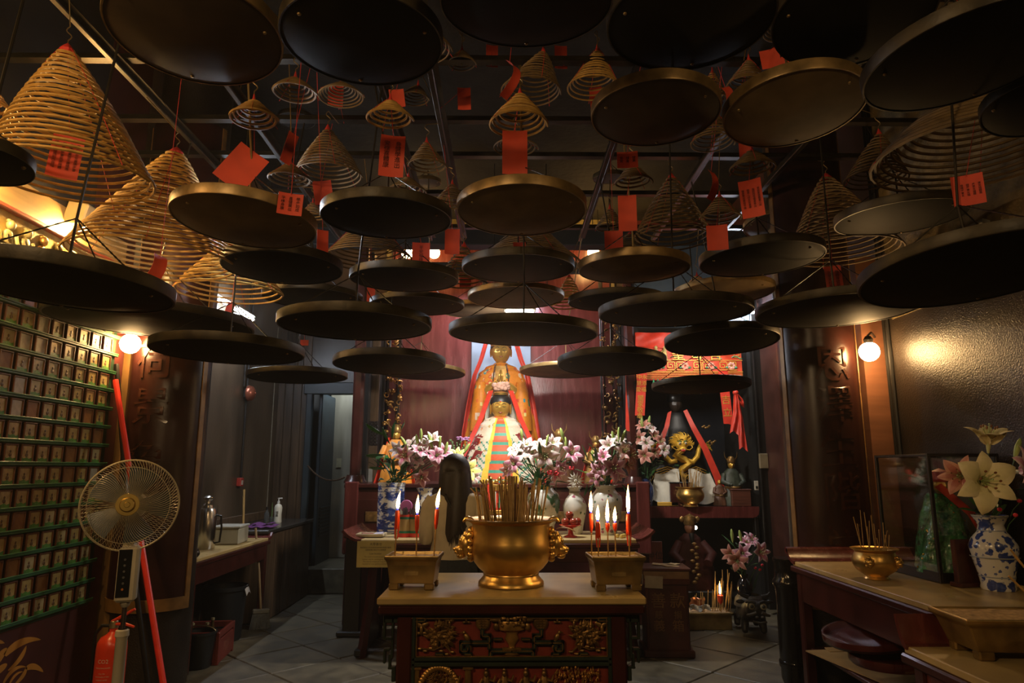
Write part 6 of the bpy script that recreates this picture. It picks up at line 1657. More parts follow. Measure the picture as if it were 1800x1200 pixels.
# ---- paper notice hanging from the altar table
pa, pb = at_y(628, 951, 6.0), at_y(692, 997, 6.0)
t = thing('paper_notice', 'yellow printed notice hung on the left front of the altar table', 'notice', ((pa.x + pb.x) / 2, 6.005, (pa.z + pb.z) / 2))
nw, nh = pb.x - pa.x, pa.z - pb.z
obj('sheet', MB().box((0, 0, 0), (nw, .003, nh)), mat('yellow_notice_paper', (.50, .37, .09), .6, var=.15), t)
mi = mat('notice_ink', (.05, .035, .015), .7)
for txt, z, s_ in (('大眾善信', .36, .026), ('敬請善信只用本廟環保香燭參拜請勿攜帶', .24, .0145), ('自備香燭多謝合作功德無量', .155, .0145), ('Low Incense', .02, .020), ('The environmental protection', -.09, .0155), ('incense only for worshipping. Please', -.18, .0150), ('The charity section of Tung Wah', -.265, .0155), ('recipient for your generous donation', -.35, .0145)):
    vs, fs = text_mesh(txt, s_)
    obj('printed_line', MB().add(vs, fs, Matrix.Translation((0, -.0022, z * nh * 1.05)) @ RX90), mi, t, 0)

# ================================================================== RIGHT NICHE WITH BANNER
struct('wall_niche', MB().box((2.22, 9.14, 2.2), (1.42, .06, 4.2)).box((2.93, 8.6, 2.2), (.05, 1.0, 4.2)).box((1.58, 8.6, 2.2), (.05, 1.0, 4.2)).box((2.25, 8.6, .02), (1.3, 1.1, .04)), m_soot)
struct('trim_5', MB().box((2.985, 8.02, 2.2), (.10, .10, 4.4), bv=.012), m_black)
struct('wall_niche_top', MB().box((2.26, 8.06, 3.75), (1.46, .10, 1.06)), m_bluelit)
t = thing('altar_shelf', 'dark red lacquered shelf with rounded end in the right niche', 'shelf', (2.235, 8.0, 0))
sh = MB(); P = [(-.66, .99), (.58, .99), (.625, 1.0), (.655, 1.03), (.662, 1.07), (.662, 1.115), (-.66, 1.115)]
obj('front_board', sh.prism(P, .04), m_redl, t)
obj('shelf_board', MB().box((0, .5, 1.10), (1.32, 1.0, .03), bv=.004), m_dred, t)
obj('wall_bracket', MB().box((.64, .05, .80), (.05, .08, .40), bv=.008), m_black, t)
SZ = 1.116
# banner
m_ban = mat('banner_red', (.62, .055, .014), .55, var=.2, scale=14)
m_bgold = mat('banner_gold_thread', (.72, .40, .06), .45, metal=.3, var=.2)
a, b = at_y(1116, 585, 7.98), at_y(1306, 668, 7.98)
bw, bh = b.x - a.x, a.z - b.z
t = thing('embroidered_banner', 'red embroidered altar valance with gold key fret border in the right niche', 'banner', ((a.x + b.x) / 2, 7.985, (a.z + b.z) / 2))
obj('cloth', MB().grid(lambda u, v: ((u - .5) * bw, .012 * sin(22 * u) * (1 - v) + .004, (.5 - v) * bh), 60, 10, thick=.004), m_ban, t, 60)
obj('top_swag', MB().grid(lambda u, v: ((u - .5) * bw, -.02 - .02 * sin(pi * v) - .010 * sin(30 * u + 6 * v), bh * .5 - (.16 + .04 * sin(pi * u)) * v), 60, 8, thick=.004), m_redsilk, t, 60)
gl = MB()
def pl(pts, w=.007, y=-.012):
    for (x0, z0), (x1, z1) in zip(pts[:-1], pts[1:]): gl.box(((x0 + x1) / 2, y, (z0 + z1) / 2), (abs(x1 - x0) + w, .006, abs(z1 - z0) + w))
zb = -bh / 2
pl([(-bw / 2, zb + .10), (bw / 2, zb + .10)]); pl([(-bw / 2, zb + .235), (bw / 2, zb + .235)])
for k in range(4): pl([(-bw / 2, zb + .022 + .02 * k), (bw / 2, zb + .022 + .02 * k)], .005)
k = 0; x = -bw / 2 + .06
while x < bw / 2 - .06:
    s = 1 if k % 2 else -1
    c = x + .045
    pl([(c + s * .045, zb + .12), (c - s * .045, zb + .12), (c - s * .045, zb + .215), (c + s * .040, zb + .215), (c + s * .040, zb + .145), (c - s * .015, zb + .145), (c - s * .015, zb + .185), (c + s * .012, zb + .185)], .008)
    x += .11 if k % 2 == 0 else .20; k += 1
for x in (bw / 2 - .02,):
    for z in (zb + .27, zb + .36): pl([(x, z), (x - .07, z), (x - .07, z + .07), (x - .01, z + .07), (x - .01, z + .02), (x - .05, z + .02)], .008)
obj('gold_fret', gl, m_bgold, t, 0)
gr = MB(); r_ = random.Random(2)
for x in (-.36, -.05, .26, .50):
    fl = MB()
    for j in range(7): fl.ball((x + .030 * cos(j * .9), -.016, zb + .168 + .030 * sin(j * .9)), (.018, .006, .018), 6, 4)
    obj('pink_flower', fl, mat('embroidered_pink', (.70, .30, .22), .6), t, 60)
    for sg in (-1, 1): gr.ball((x + sg * .05, -.014, zb + .15), (.022, .005, .014), 6, 4)
for k in range(5):
    pts = [(-.45 + .24 * k + .03 * j, -.014, zb + .27 + .018 * sin(j * 1.3)) for j in range(5)]; gr.tube(pts, .006, 4)
obj('green_embroidery', gr, mat('embroidered_green', (.05, .22, .10), .6), t, 60)
for k, (ch, x, m) in enumerate((('殿', -bw / 2 + .09, m_bgold), ('聖', -bw / 2 + .50, m_bgold), ('母', -bw / 2 + .72, m_bgold), ('宮', -bw / 2 + .94, m_bgold))):
    vs, fs = text_mesh(ch, .16, .004, 1); obj('gold_character', MB().add(vs, fs, Matrix.Translation((x, -.035, bh / 2 - .27)) @ RX90), m, t, 30)
fg = MB()
for k, x in enumerate((-bw / 2 + .24, -bw / 2 + .34)):
    fg.ball((x, -.03, bh / 2 - .18), (.02, .012, .022), 8, 6); fg.lathe([(.012, .03), (.025, 0), (.03, -.08), (.036, -.12)], 10, (x, -.028, bh / 2 - .22)); fg.tube([(x - .02, -.035, bh / 2 - .22), (x - .05, -.04, bh / 2 - .25), (x + .01, -.05, bh / 2 - .27)], [.012, .01, .006], 5)
obj('embroidered_figure', fg, mat('figure_thread', (.50, .36, .12), .6, var=.6, scale=30), t, 60)
ts = MB()
for k in range(20):
    x = -bw / 2 + .20 + k * .052
    c = (.02, .30, .10) if k < 2 else (.55, .10, .03) if k % 4 == 3 else (.10, .12, .22) if k % 2 else (.45, .40, .36)
    ts.color(c).lathe([(.004, 0), (.009, -.02), (.020, -.085), (.0, -.085)], 7, (x, -.01, zb + .01))
obj('tassel_fringe', ts, m_vc, t, 40)
# hanging strips and bow
def strip(px0, px1, pxm, py0, py1, y, label, chars, name='ribbon', pointed=True):
    a = at_y(px0, py0, y); b = at_y(px1, py1, y); w = (pxm) * y / 1200
    t = thing(name, label, 'ribbon', a)
    d = b - a; n = 14
    q = MB(); vs = []; fs = []
    for k in range(n + 1):
        u = k / n; c = d * u + Vector((0, .01 * sin(5 * u), 0))
        vs += [c + Vector((-w / 2, 0, 0)), c + Vector((w / 2, 0, 0)), c + Vector((-w / 2, .004, 0)), c + Vector((w / 2, .004, 0))]
    if pointed: vs[-4] = vs[-4] + Vector((w * .2, 0, w * .5)); vs[-3] = vs[-3] + Vector((-w * .0, 0, w * .25)); vs[-2] = vs[-4] + Vector((0, .004, 0)); vs[-1] = vs[-3] + Vector((0, .004, 0))
    for k in range(n):
        i = k * 4
        fs += [(i, i + 1, i + 5, i + 4), (i + 2, i + 6, i + 7, i + 3), (i, i + 4, i + 6, i + 2), (i + 1, i + 3, i + 7, i + 5)]
    obj('cloth', q.add(vs, fs), m_redsilk, t, 60)
    for ch, u, dx, s_ in chars:
        vs, fs = text_mesh(ch, s_); c = d * u
        obj('gold_character', MB().add(vs, fs, Matrix.Translation((c.x + dx, c.y + .01 * sin(5 * u) - .006, c.z)) @ RX90), m_bgold, t, 0)
    return t
strip(1129, 1124, 17, 655, 736, 7.90, 'red ribbon with two columns of gold characters at the left of the banner',
      [(c, .10 + .135 * k, dx, .062) for dx, tx in ((.03, '永添福'), (-.03, '中慧愛')) for k, c in enumerate(tx)] + [(c, .56 + .13 * k, 0, .075) for k, c in enumerate('闔家敬奉')])
strip(1271, 1281, 17, 652, 752, 7.90, 'red ribbon with three gold characters at the right of the banner', [('草', .30, 0, .11), ('吉', .52, 0, .11), ('立', .74, 0, .11)])
strip(1104, 1103, 7, 640, 760, 7.96, 'narrow plain red strip left of the niche beside the post', [])
a = at_y(1291, 668, 7.88); t = thing('red_bow', 'red silk bow with a long hanging tail at the banner corner', 'bow', a)
q = lambda px, py: at_y(px, py, 7.88) - a
for pts, w0, w1, nm in (([(1293, 690), (1301, 735), (1306, 790)], .03, .09, 'tail'), ([(1291, 690), (1293, 730), (1290, 762)], .03, .10, 'tail'), ([(1290, 688), (1283, 672), (1297, 664)], .02, .06, 'loop'), ([(1292, 688), (1304, 674), (1296, 664)], .02, .06, 'loop'), ([(1292, 690), (1304, 704), (1306, 715), (1296, 705)], .015, .03, 'loop')):
    P3 = [q(*p) for p in pts]; n = len(P3) - 1
    obj(nm, MB().grid(lambda u, v, P3=P3, n=n, w0=w0, w1=w1: (lambda i, t_: (lambda p: (p.x + (u - .5) * (w0 + (w1 - w0) * v), -.02 + .018 * sin(7 * u + 3 * v), p.z + .03 * sin(4 * u) * v))(P3[i].lerp(P3[i + 1], t_)))(min(n - 1, int(v * n)), v * n - min(n - 1, int(v * n))), 8, 14, thick=.004), m_redsilk, t, 60)
obj('knot', MB().ball(q(1292, 690) + Vector((0, -.02, 0)), (.035, .03, .03), 10, 8), m_redsilk, t, 60)

# deity in black dragon robe
c = at_y(1196, 887, 8.35)
DZ = SZ
t = thing('dragon_robed_deity', 'seated dark deity in a black robe embroidered with a golden dragon', 'statue', (c.x, 8.42, DZ))
obj('robe', MB().grid(robe_fn([(1.10, .10, .08), (1.04, .16, .12), (.86, .25, .17), (.60, .32, .22), (.30, .38, .24), (.0, .42, .26)], 7, .02), 60, 30), mat('black_silk', (.012, .012, .013), .45, var=.3), t, 60)
hd = obj('head', head_mb(.085, .085, .11), mat('dark_wood_face', (.035, .022, .014), .35), t, 60, loc=(0, -.02, 1.20))
obj('cap', MB().lathe([(.09, .03), (.10, .05), (.095, .12), (.05, .17), (.0, .18)], 16), m_black, hd, 40)
gd = mat('gold_dragon_thread', (.78, .46, .05), .42, metal=.35, var=.3, scale=20)
yb = -.225
b = MB(); r_ = random.Random(6)
b.ball((0, yb - .03, .70), (.075, .05, .060), 14, 10); b.ball((0, yb - .07, .655), (.050, .035, .030), 12, 8)
for s in (-1, 1):
    b.ball((s * .035, yb - .075, .715), (.018, .014, .018), 8, 6); b.tube([(s * .03, yb - .05, .75), (s * .06, yb - .05, .80), (s * .10, yb - .03, .81)], [.014, .010, .003], 6)
    b.tube([(s * .02, yb - .09, .65), (s * .08, yb - .08, .64), (s * .12, yb - .06, .67), (s * .11, yb - .05, .70)], [.008, .007, .005, .002], 5)
    arm = [(s * .06, yb + .0, .52), (s * .13, yb, .50), (s * .19, yb + .01, .56), (s * .215, yb + .02, .64), (s * .24, yb + .03, .70), (s * .30, yb + .05, .70)]
    b.tube(arm, [.03, .034, .034, .030, .026, .02], 8)
    for k in range(4): b.tube([(s * .30, yb + .05, .70), (s * (.33 + .015 * k), yb + .04, .735 - .03 * k), (s * (.345 + .01 * k), yb + .03, .72 - .03 * k)], [.010, .008, .002], 5)
for k in range(26):
    a_ = pi * (k / 25) * 1.25 - .4; rr = r_.uniform(.10, .145)
    b.tube([(.06 * cos(a_), yb - .03, .72 + .05 * sin(a_)), (rr * cos(a_ + .1), yb - .02, .73 + rr * .8 * sin(a_ + .1)), (rr * 1.15 * cos(a_ + .35), yb - .02, .73 + rr * .95 * sin(a_ + .3))], [.012, .010, .002], 5)
b.tube([(0, yb - .02, .64), (-.06, yb - .01, .58), (.02, yb - .02, .53), (.08, yb - .02, .48), (.0, yb - .03, .42), (-.05, yb - .03, .38), (.03, yb - .04, .32)], [.05, .055, .05, .045, .045, .04, .02], 8)
obj('gold_dragon', b, gd, t, 50)
for s in (-1, 1):
    e = obj('dragon_eye', MB().ball((s * .035, yb - .088, .718), (.014, .008, .014), 10, 6), m_whitecloth, t, 60); obj('pupil', MB().ball((s * .035, yb - .096, .716), (.006, .004, .007), 8, 5), m_black, e, 60)
    obj('dragon_brow', MB().tube([(s * .012, yb - .085, .735), (s * .036, yb - .092, .748), (s * .062, yb - .075, .738)], [.007, .008, .004], 6), MATS['green_thread'] if 'green_thread' in MATS else mat('green_thread', (.03, .14, .05), .6), t, 60)
    obj('fang', MB().tube([(s * .018, yb - .105, .652), (s * .018, yb - .110, .628)], [.006, .001], 5), m_whitecloth, t, 60)
obj('dragon_mouth', MB().ball((0, yb - .10, .635), (.030, .016, .016), 10, 6), m_redsilk, t, 60)
w = MB()
for s in (-1, 1):
    for k in range(9):
        w.tube([(s * (.02 + .035 * k), yb - .02 + .012 * k, .30 + .0 * k), (s * (.06 + .036 * k), yb - .02 + .012 * k, .40 - .006 * k), (s * (.12 + .034 * k), yb + .0 + .012 * k, .36 - .012 * k)], .007, 5)
    for j in range(4): w.tube([(s * .03, yb - .03, .30 + .035 * j), (s * .17, yb + .01, .37 + .025 * j), (s * .31, yb + .08, .31 + .03 * j)], .006, 5)
obj('gold_wave_border', w, m_bgold, t, 50)
g = MB()
for s in (-1, 1):
    for k in range(14): g.ball((s * (.05 + .024 * k), yb - .01 + .010 * k, .46 - .008 * k + .012 * (k % 2)), (.018, .010, .014), 6, 4)
obj('green_cloud_border', g, mat('green_thread', (.03, .14, .05), .6), t, 60)
for s, pts in ((-1, [(-.10, -.12, 1.10), (-.16, -.20, .92), (-.26, -.25, .72), (-.30, -.26, .56)]), (1, [(.09, -.12, 1.12), (.15, -.21, .92), (.27, -.25, .66), (.40, -.28, .30), (.42, -.28, .20)])):
    n = len(pts) - 1
    obj('red_sash', MB().grid(lambda u, v, pts=pts, n=n: (lambda i, t_: (lambda p: (p.x + (u - .5) * (.045 + .05 * v), p.y - .02, p.z + (u - .5) * .02))(Vector(pts[i]).lerp(Vector(pts[i + 1]), t_)))(min(n - 1, int(v * n)), v * n - min(n - 1, int(v * n))), 4, 18, thick=.005), m_redsilk, t, 60)
for k, (x, z) in enumerate(((.34, .92), (.36, .70), (.40, .74))):
    bb = MB()
    for j in range(5): bb.ball((x + .02 * j - .04, -.12, z + .012 * sin(j * 2)), (.018, .010, .014), 6, 4)
    obj('gold_cloud', bb, m_gilt_d, t, 60)
t2 = thing('white_drape', 'white cloth draped in two halves over the lap of the dragon robed deity', 'cloth', (c.x, 8.14, DZ))
for s in (-1, 1):
    obj('panel', MB().grid(lambda u, v, s=s: (s * (.055 + (.27 + .09 * v) * u) + .0, -.02 + .05 * u + .018 * sin(9 * u + 3 * v) - .05 * v, .42 - .06 * u * (1 - v) - (.38 + .03 * sin(5 * u)) * v + .015 * sin(7 * u)), 20, 14, thick=.004), m_whitecloth, t2, 60)
obj('gold_hem', MB().box((-.22, -.09, .025), (.24, .02, .045), bv=.004), m_bgold, t2)
t = thing('dark_offering_box', 'dark square box behind the small brass bowl on the shelf', 'box', (at_y(1198, 888, 8.08).x, 8.07, SZ)); obj('body', MB().box((0, 0, .13), (.26, .06, .26), bv=.008), m_dred, t); obj('lid', MB().box((0, 0, .265), (.27, .07, .014), bv=.003), m_black, t)

def bowl(x, y, z, R, label, mt=None, sc=1.0, lion=True):
    t = thing('brass_bowl', label, 'censer', (x, y, z))
    pf = [(.0, .0), (.52, .0), (.54, .03), (.50, .08), (.45, .14), (.56, .22), (.84, .42), (.96, .66), (.97, .86), (.86, 1.10), (.82, 1.18), (.90, 1.26), (1.0, 1.30), (1.0, 1.34), (.90, 1.32), (.76, 1.22), (.74, 1.05)]
    obj('body', MB().lathe([(r * R, h * R * sc) for r, h in pf], 44), mt or m_brass, t, 50)
    obj('ash', MB().lathe([(.78 * R, 1.14 * R * sc), (.4 * R, 1.19 * R * sc), (.0, 1.20 * R * sc)], 24), m_ash, t, 60)
    for s in (-1, 1) if lion else ():
        h = MB(); cx = s * .62 * R; cy = -.74 * R; cz = .80 * R * sc
        h.ball((cx, cy, cz), (.20 * R, .16 * R, .20 * R), 10, 8); h.ball((cx * 1.05, cy - .13 * R, cz - .07 * R), (.10 * R, .08 * R, .08 * R), 8, 6)
        for e in (-1, 1): h.ball((cx + e * .10 * R, cy - .08 * R, cz + .10 * R), (.06 * R, .05 * R, .06 * R), 7, 5)
        for k in range(8): h.ball((cx + .2 * R * cos(k * pi / 4), cy + .03 * R, cz + .2 * R * sin(k * pi / 4)), .07 * R, 7, 5)
        obj('lion_mask', h, mt or m_brass, t, 50)
    return t
p = at_y(1213, 888, 8.0)
bowl(p.x, 8.0 - .02, SZ, .165, 'small brass incense bowl on the right niche shelf', lion=False)
r_ = random.Random(4)
for k in range(22):
    a_ = r_.uniform(0, 6.28); q_ = .10 * sqrt(r_.random())
    stick((p.x + q_ * cos(a_), 7.98 + q_ * sin(a_), SZ + .185), r_.uniform(.12, .26), r_.uniform(0, .28), a_, 'pale incense stick in the small brass bowl on the niche shelf', 'incense sticks in the niche shelf bowl', .0032)
# little guardians to the right
deity(1289, 800, 888, 8.15, 'small green and red guardian statuette on the right of the shelf', mat('verdigris_robe', (.045, .055, .035), .5, var=.7, scale=20), cape=False, wide=.95)
deity(1266, 838, 888, 8.12, 'tiny brown figure beside the white drape on the shelf', mat('brown_carved_wood', (.14, .06, .03), .5, var=.5, scale=20), cape=False, hat=False)
t = thing('wooden_casket', 'small reddish wooden casket at the right end of the shelf', 'box', (at_y(1302, 888, 8.05).x, 8.06, SZ)); obj('body', MB().box((0, 0, .09), (.22, .12, .18), bv=.006), mat('red_casket_wood', (.11, .035, .02), .4, var=.4, scale=8, stretch=(.5, 1, 5)), t); obj('lid', MB().box((0, 0, .187), (.235, .135, .016), bv=.004), MATS['red_casket_wood'], t)
# lilies at the left end of the shelf
lv = (at_y(1137, 888, 8.1).x, 8.10, SZ)
vase(lv[0], lv[1], SZ, [(0, 0), (.06, 0), (.065, .02), (.09, .14), (.085, .22), (.05, .28), (.06, .31), (.05, .31), (.04, .27)], mat('cobalt_glass', (.02, .035, .10), .15, coat=.5), 'dark blue glass vase at the left end of the niche shelf')
bouquet('wilting white lilies in the dark vase left of the dragon deity', (lv[0], lv[1], SZ + .29), .04,
        [(1130, 748, 's', -.4, .7), (1143, 752, 'w', .3, .8), (1150, 766, 's', .5, .3), (1123, 768, 's', -.5, .2), (1136, 778, 'w', 0, .1), (1160, 776, 's', .7, .2), (1133, 800, 's', -.3, -.2, -.05, 1.1), (1168, 790, 'w', .6, 0, -.05), (1150, 795, 's', .3, -.3)],
        [(1128, 744, 0, 1), (1140, 742, .2, 1)], 34, .22, .36, 31, y=7.95)
t = thing('stacked_bowls', 'small stack of pale cups at the left end of the shelf', 'cup', (at_y(1139, 888, 7.93).x, 8.0, SZ))
for k in range(2): obj('cup', MB().lathe([(.0, .0 + .03 * k), (.03, .0 + .03 * k), (.05, .035 + .03 * k), (.047, .035 + .03 * k), (.028, .008 + .03 * k)], 20), mat('celadon_glaze', (.30, .33, .28), .3), t)
# wall fittings right of the niche
t = thing('switch_box', 'small beige electrical box on the wall right of the niche', 'switch', at_y(1341, 810, 7.96)); obj('box', MB().box((0, -.02, 0), (.10, .04, .17), bv=.006), mat('beige_box', (.20, .15, .08), .5), t); obj('conduit', MB().tube([(-.035, -.01, -.9), (-.035, -.01, -.08)], .012, 6).tube([(-.035, -.01, .08), (-.035, -.01, 1.6)], .012, 6), m_black, t)
t = thing('wall_switch', 'small white wall switch below the beige box', 'switch', at_y(1329, 853, 7.955)); obj('plate', MB().box((0, -.008, 0), (.045, .016, .105), bv=.003), mat('switch_white', (.50, .46, .36), .4), t); obj('rocker', MB().box((0, -.018, -.02), (.02, .008, .03)), m_black, t)

# ================================================================== UNDER THE SHELF, FLOOR RIGHT
t = thing('lower_shrine_deity', 'dark red robed bearded deity in the shrine under the shelf', 'statue', (at_y(1220, 1060, 7.75).x, 7.80, .26))
obj('robe', MB().grid(robe_fn([(.58, .06, .05), (.52, .12, .09), (.36, .19, .12), (.18, .25, .15), (.0, .28, .17)], 7, .03), 48, 24), mat('dark_red_robe', (.055, .012, .008), .6, var=.4, spec=.2), t, 60)
hd = obj('head', head_mb(.058, .060, .080), mat('ruddy_wood_face', (.16, .06, .025), .35), t, 60, loc=(0, -.02, .64))
hb = MB().lathe([(.062, .03), (.07, .05), (.06, .12), (.0, .15)], 16)
for s in (-1, 1): hb.ball((s * .085, 0, .09), (.03, .02, .035), 8, 6)
obj('crown', hb, m_gilt_d, hd, 40); obj('beard', MB().tube([(0, -.055, -.06), (0, -.075, -.12), (0, -.07, -.20)], [.03, .022, .006], 8), m_hair, hd, 60)
b = MB()
for k in range(12): b.ball((.03 * sin(k * 2.2), -.17 - .004 * k, .48 - .035 * k), (.03, .02, .02), 7, 5)
obj('gilt_chest_ornament', b, m_gilt_d, t, 60)
for s in (-1, 1): obj('sleeve', MB().tube([(s * .12, -.02, .48), (s * .21, -.08, .36), (s * .14, -.17, .28)], [.05, .06, .05], 10), MATS['dark_red_robe'], t, 60)
obj('plinth', MB().box((0, 0, -.13), (.66, .42, .26), bv=.01), m_black, t)
t = thing('shrine_bulb', 'small bright bulb under the shelf above the lower shrine', 'lamp', at_y(1222, 927, 7.95))
obj('bulb', MB().ball((0, 0, 0), (.024, .024, .022), 12, 8), mat('lit_shrine_bulb', (1, 1, 1), .3, emit=(1, .80, .52), estr=30), t, 60); obj('cord', MB().tube([(0, 0, .02), (0, .02, .085)], .005, 6), m_black, t)
t = thing('red_spirit_tablet', 'dim red paper tablet standing behind the donation box', 'tablet', (at_y(1152, 1000, 7.6).x, 7.62, 0)); obj('board', MB().box((0, 0, .62), (.17, .02, .30), bv=.004), mat('dim_red_paper', (.14, .025, .015), .6), t); obj('stand', MB().box((0, .02, .24), (.20, .10, .48), bv=.01), m_black, t)
vs, fs = text_mesh('神位', .09); obj('character', MB().add(vs, fs, Matrix.Translation((0, -.0115, .62)) @ RX90), m_soot, t, 0)
# donation box
t = thing('donation_box', 'dark red wooden donation box with gold characters and taped top right of the front table', 'box', (1.378, 6.20, 0), rz=-.06)
m_don = mat('worn_red_lacquer_box', (.062, .016, .010), .35, var=.5, scale=5, bump=.1, bscale=40, bdist=.003)
obj('body', MB().box((0, 0, .31), (.36, .30, .56), bv=.008), m_don, t); obj('base', MB().box((0, 0, .03), (.42, .36, .06), bv=.008), m_don, t)
obj('top_rim', MB().box((0, 0, .60), (.40, .34, .05), bv=.008), m_don, t); obj('collar', MB().box((0, 0, .655), (.385, .325, .07), bv=.006), mat('brown_box_collar', (.16, .085, .04), .5, var=.4), t)
obj('slot_lid', MB().box((0, .0, .70), (.41, .35, .02), bv=.004), m_don, t)
for k, (x, y, rz_) in enumerate(((.06, -.02, .4), (-.02, .05, -.2), (.10, .06, 1.1))): obj('paper', MB().box((x, y, .714 + .003 * k), (.13, .08, .003), rot=(.04, .05, rz_)), mat('banknote_paper', (.50, .38, .20), .7), t)
obj('tape', MB().box((-.11, -.170, .60), (.15, .004, .10), rot=(0, .05, 0)), mat('clear_tape', (.30, .25, .19), .15), t); obj('tape', MB().box((-.203, -.06, .62), (.004, .20, .09)), MATS['clear_tape'], t)
for x, y in ((-.16, -.152), (.16, -.152)): obj('edge_bead', MB().box((x, y, .31), (.012, .012, .52), bv=.003), m_don, t)
md = mat('faded_gold_characters', (.15, .075, .026), .5, metal=.2)
for ch, x, z, s_ in (('善', -.075, .44, .13), ('款', .085, .44, .13), ('慈', -.075, .33, .07), ('捐', .085, .33, .07), ('義', -.075, .24, .10), ('箱', .085, .24, .10)):
    vs, fs = text_mesh(ch, s_, .002, 1); obj('gold_character', MB().add(vs, fs, Matrix.Translation((x, -.152, z)) @ RX90), md, t, 30)
# floor incense trough
cx = at_z(1245, 1108, 0).x
t = thing('floor_incense_trough', 'long bronze incense trough on the floor below the shelf', 'trough', (cx - .12, 7.13, 0))
obj('basin', MB().box((0, 0, .075), (.72, .26, .15), bv=.006), m_bronze, t); obj('rim', MB().box((0, -.13, .15), (.76, .02, .024), bv=.004).box((0, .13, .15), (.76, .02, .024), bv=.004).box((.37, 0, .15), (.02, .28, .024), bv=.004).box((-.37, 0, .15), (.02, .28, .024), bv=.004), m_bronze, t)
obj('sand', MB().grid(lambda u, v: ((u - .5) * .72, (v - .5) * .25, .154 + .008 * noise.noise((u * 9, v * 4, 3))), 24, 8), m_sand, t, 60)
r_ = random.Random(17)
for k in range(26):
    px = 1217 + 68 * r_.random(); yy = 7.05 + .16 * r_.random()
    L_ = r_.uniform(.12, .20) if px < 1255 else r_.uniform(.24, .40)
    stick((at_y(px, 1080, yy).x, yy, .15), L_, (.02 + .2 * r_.random()) if px > 1250 else r_.uniform(0, .12), r_.uniform(-.4, .4), 'incense stick in the floor trough below the shelf', 'incense sticks in the floor trough', .0042 if px > 1255 else .003)
x_ = at_y(1266, 1050, 7.06).x; z0 = .15
f = lambda py: at_y(1266, py, 7.06).z
candle((x_, 7.06, z0), f(1060) - z0, f(1045) - f(1060), f(1020) - f(1045), 'short red candle in the floor trough by the bull', r=.028)
t = thing('foil_packet', 'shiny orange foil packet in the left of the floor trough', 'packet', (at_y(1226, 1068, 7.1).x, 7.10, .16)); obj('foil', MB().grid(lambda u, v: ((u - .5) * .14 + .01 * sin(9 * v), .012 * sin(8 * u + 5 * v), v * .12 + .01 * sin(7 * u)), 10, 10, thick=.01), mat('orange_foil', (.50, .17, .06), .25, metal=.5), t, 20); obj('wrapper', MB().grid(lambda u, v: ((u - .4) * .20, -.03 + .02 * sin(11 * u + 3 * v), .01 + v * .05 + .012 * sin(10 * u)), 10, 6, thick=.003), mat('clear_wrapper', (.45, .45, .42), .15), t, 20)
# bull statue carrying a dark glass vase with pink lilies
BX, BY = at_z(1330, 1118, 0).x, 6.86
m_bull = mat('black_stone_bull', (.022, .020, .016), .42, var=.5, scale=12, bump=.15, bscale=50, bdist=.004)
t = thing('stone_ox', 'dark stone ox statue with large white rimmed eyes on the floor', 'statue', (BX, BY, 0), rz=-.14)
me = bpy.data.meshes.new('body'); bm = bmesh.new(); sk = bm.verts.layers.skin.verify()
J = {'hip': ((0, .26, .20), .095), 'mid': ((0, .10, .21), .105), 'chest': ((0, -.06, .20), .10), 'neck': ((0, -.13, .25), .085), 'head': ((0, -.20, .275), .105), 'muz': ((0, -.285, .215), .080)}
for s, n_ in ((-1, 'l'), (1, 'r')):
    J['fs' + n_] = ((s * .075, -.06, .14), .05); J['fk' + n_] = ((s * .085, -.08, .075), .036); J['fh' + n_] = ((s * .085, -.10, .02), .034)
    J['hs' + n_] = ((s * .075, .25, .14), .055); J['hk' + n_] = ((s * .09, .28, .085), .036); J['hh' + n_] = ((s * .09, .25, .02), .032)
V = {}
for k_, (co, r0) in J.items(): V[k_] = bm.verts.new(co); V[k_][sk].radius = (r0, r0)
V['mid'][sk].use_root = True
for a_, b_ in [('hip', 'mid'), ('mid', 'chest'), ('chest', 'neck'), ('neck', 'head'), ('head', 'muz')] + [(x + n_, y + n_) for n_ in 'lr' for x, y in (('fs', 'fk'), ('fk', 'fh'), ('hs', 'hk'), ('hk', 'hh'))] + [('chest', 'fsl'), ('chest', 'fsr'), ('hip', 'hsl'), ('hip', 'hsr')]: bm.edges.new((V[a_], V[b_]))
bm.to_mesh(me); bm.free(); me.materials.append(m_bull)
o = bpy.data.objects.new('body', me); COL.objects.link(o); o.parent = t
md = o.modifiers.new('skin', 'SKIN'); md.use_smooth_shade = True; sb = o.modifiers.new('sub', 'SUBSURF'); sb.levels = sb.render_levels = 2
for s in (-1, 1):
    obj('horn', MB().tube([(s * .06, -.19, .365), (s * .12, -.19, .385), (s * .135, -.20, .415)], [.022, .017, .004], 8), m_bull, t, 60)
    obj('ear', MB().ball((s * .130, -.17, .32), (.040, .014, .020), 10, 6), m_bull, t, 60)
    e = obj('eye', MB().ball((s * .052, -.290, .300), (.030, .016, .030), 12, 8), mat('ox_eye_white', (.34, .31, .20), .3), t, 60)
    obj('pupil', MB().ball((s * .052, -.303, .301), (.016, .009, .016), 10, 6), m_bull, e, 60)
    obj('brow', MB().tube([(s * .015, -.295, .332), (s * .055, -.298, .348), (s * .10, -.27, .330)], [.014, .014, .008], 8), m_bull, t, 60)
    obj('cheek', MB().tube([(s * .025, -.345, .258), (s * .065, -.340, .238), (s * .10, -.30, .225)], [.014, .016, .010], 8), mat('ox_grey_brown', (.060, .050, .034), .5, var=.4, scale=14), t, 60)
    obj('nostril', MB().ball((s * .024, -.362, .222), (.016, .012, .011), 8, 6), MATS['ox_grey_brown'], t, 60)
obj('mouth', MB().tube([(-.06, -.345, .180), (0, -.366, .172), (.06, -.345, .180)], .010, 6), MATS['ox_grey_brown'], t, 60)
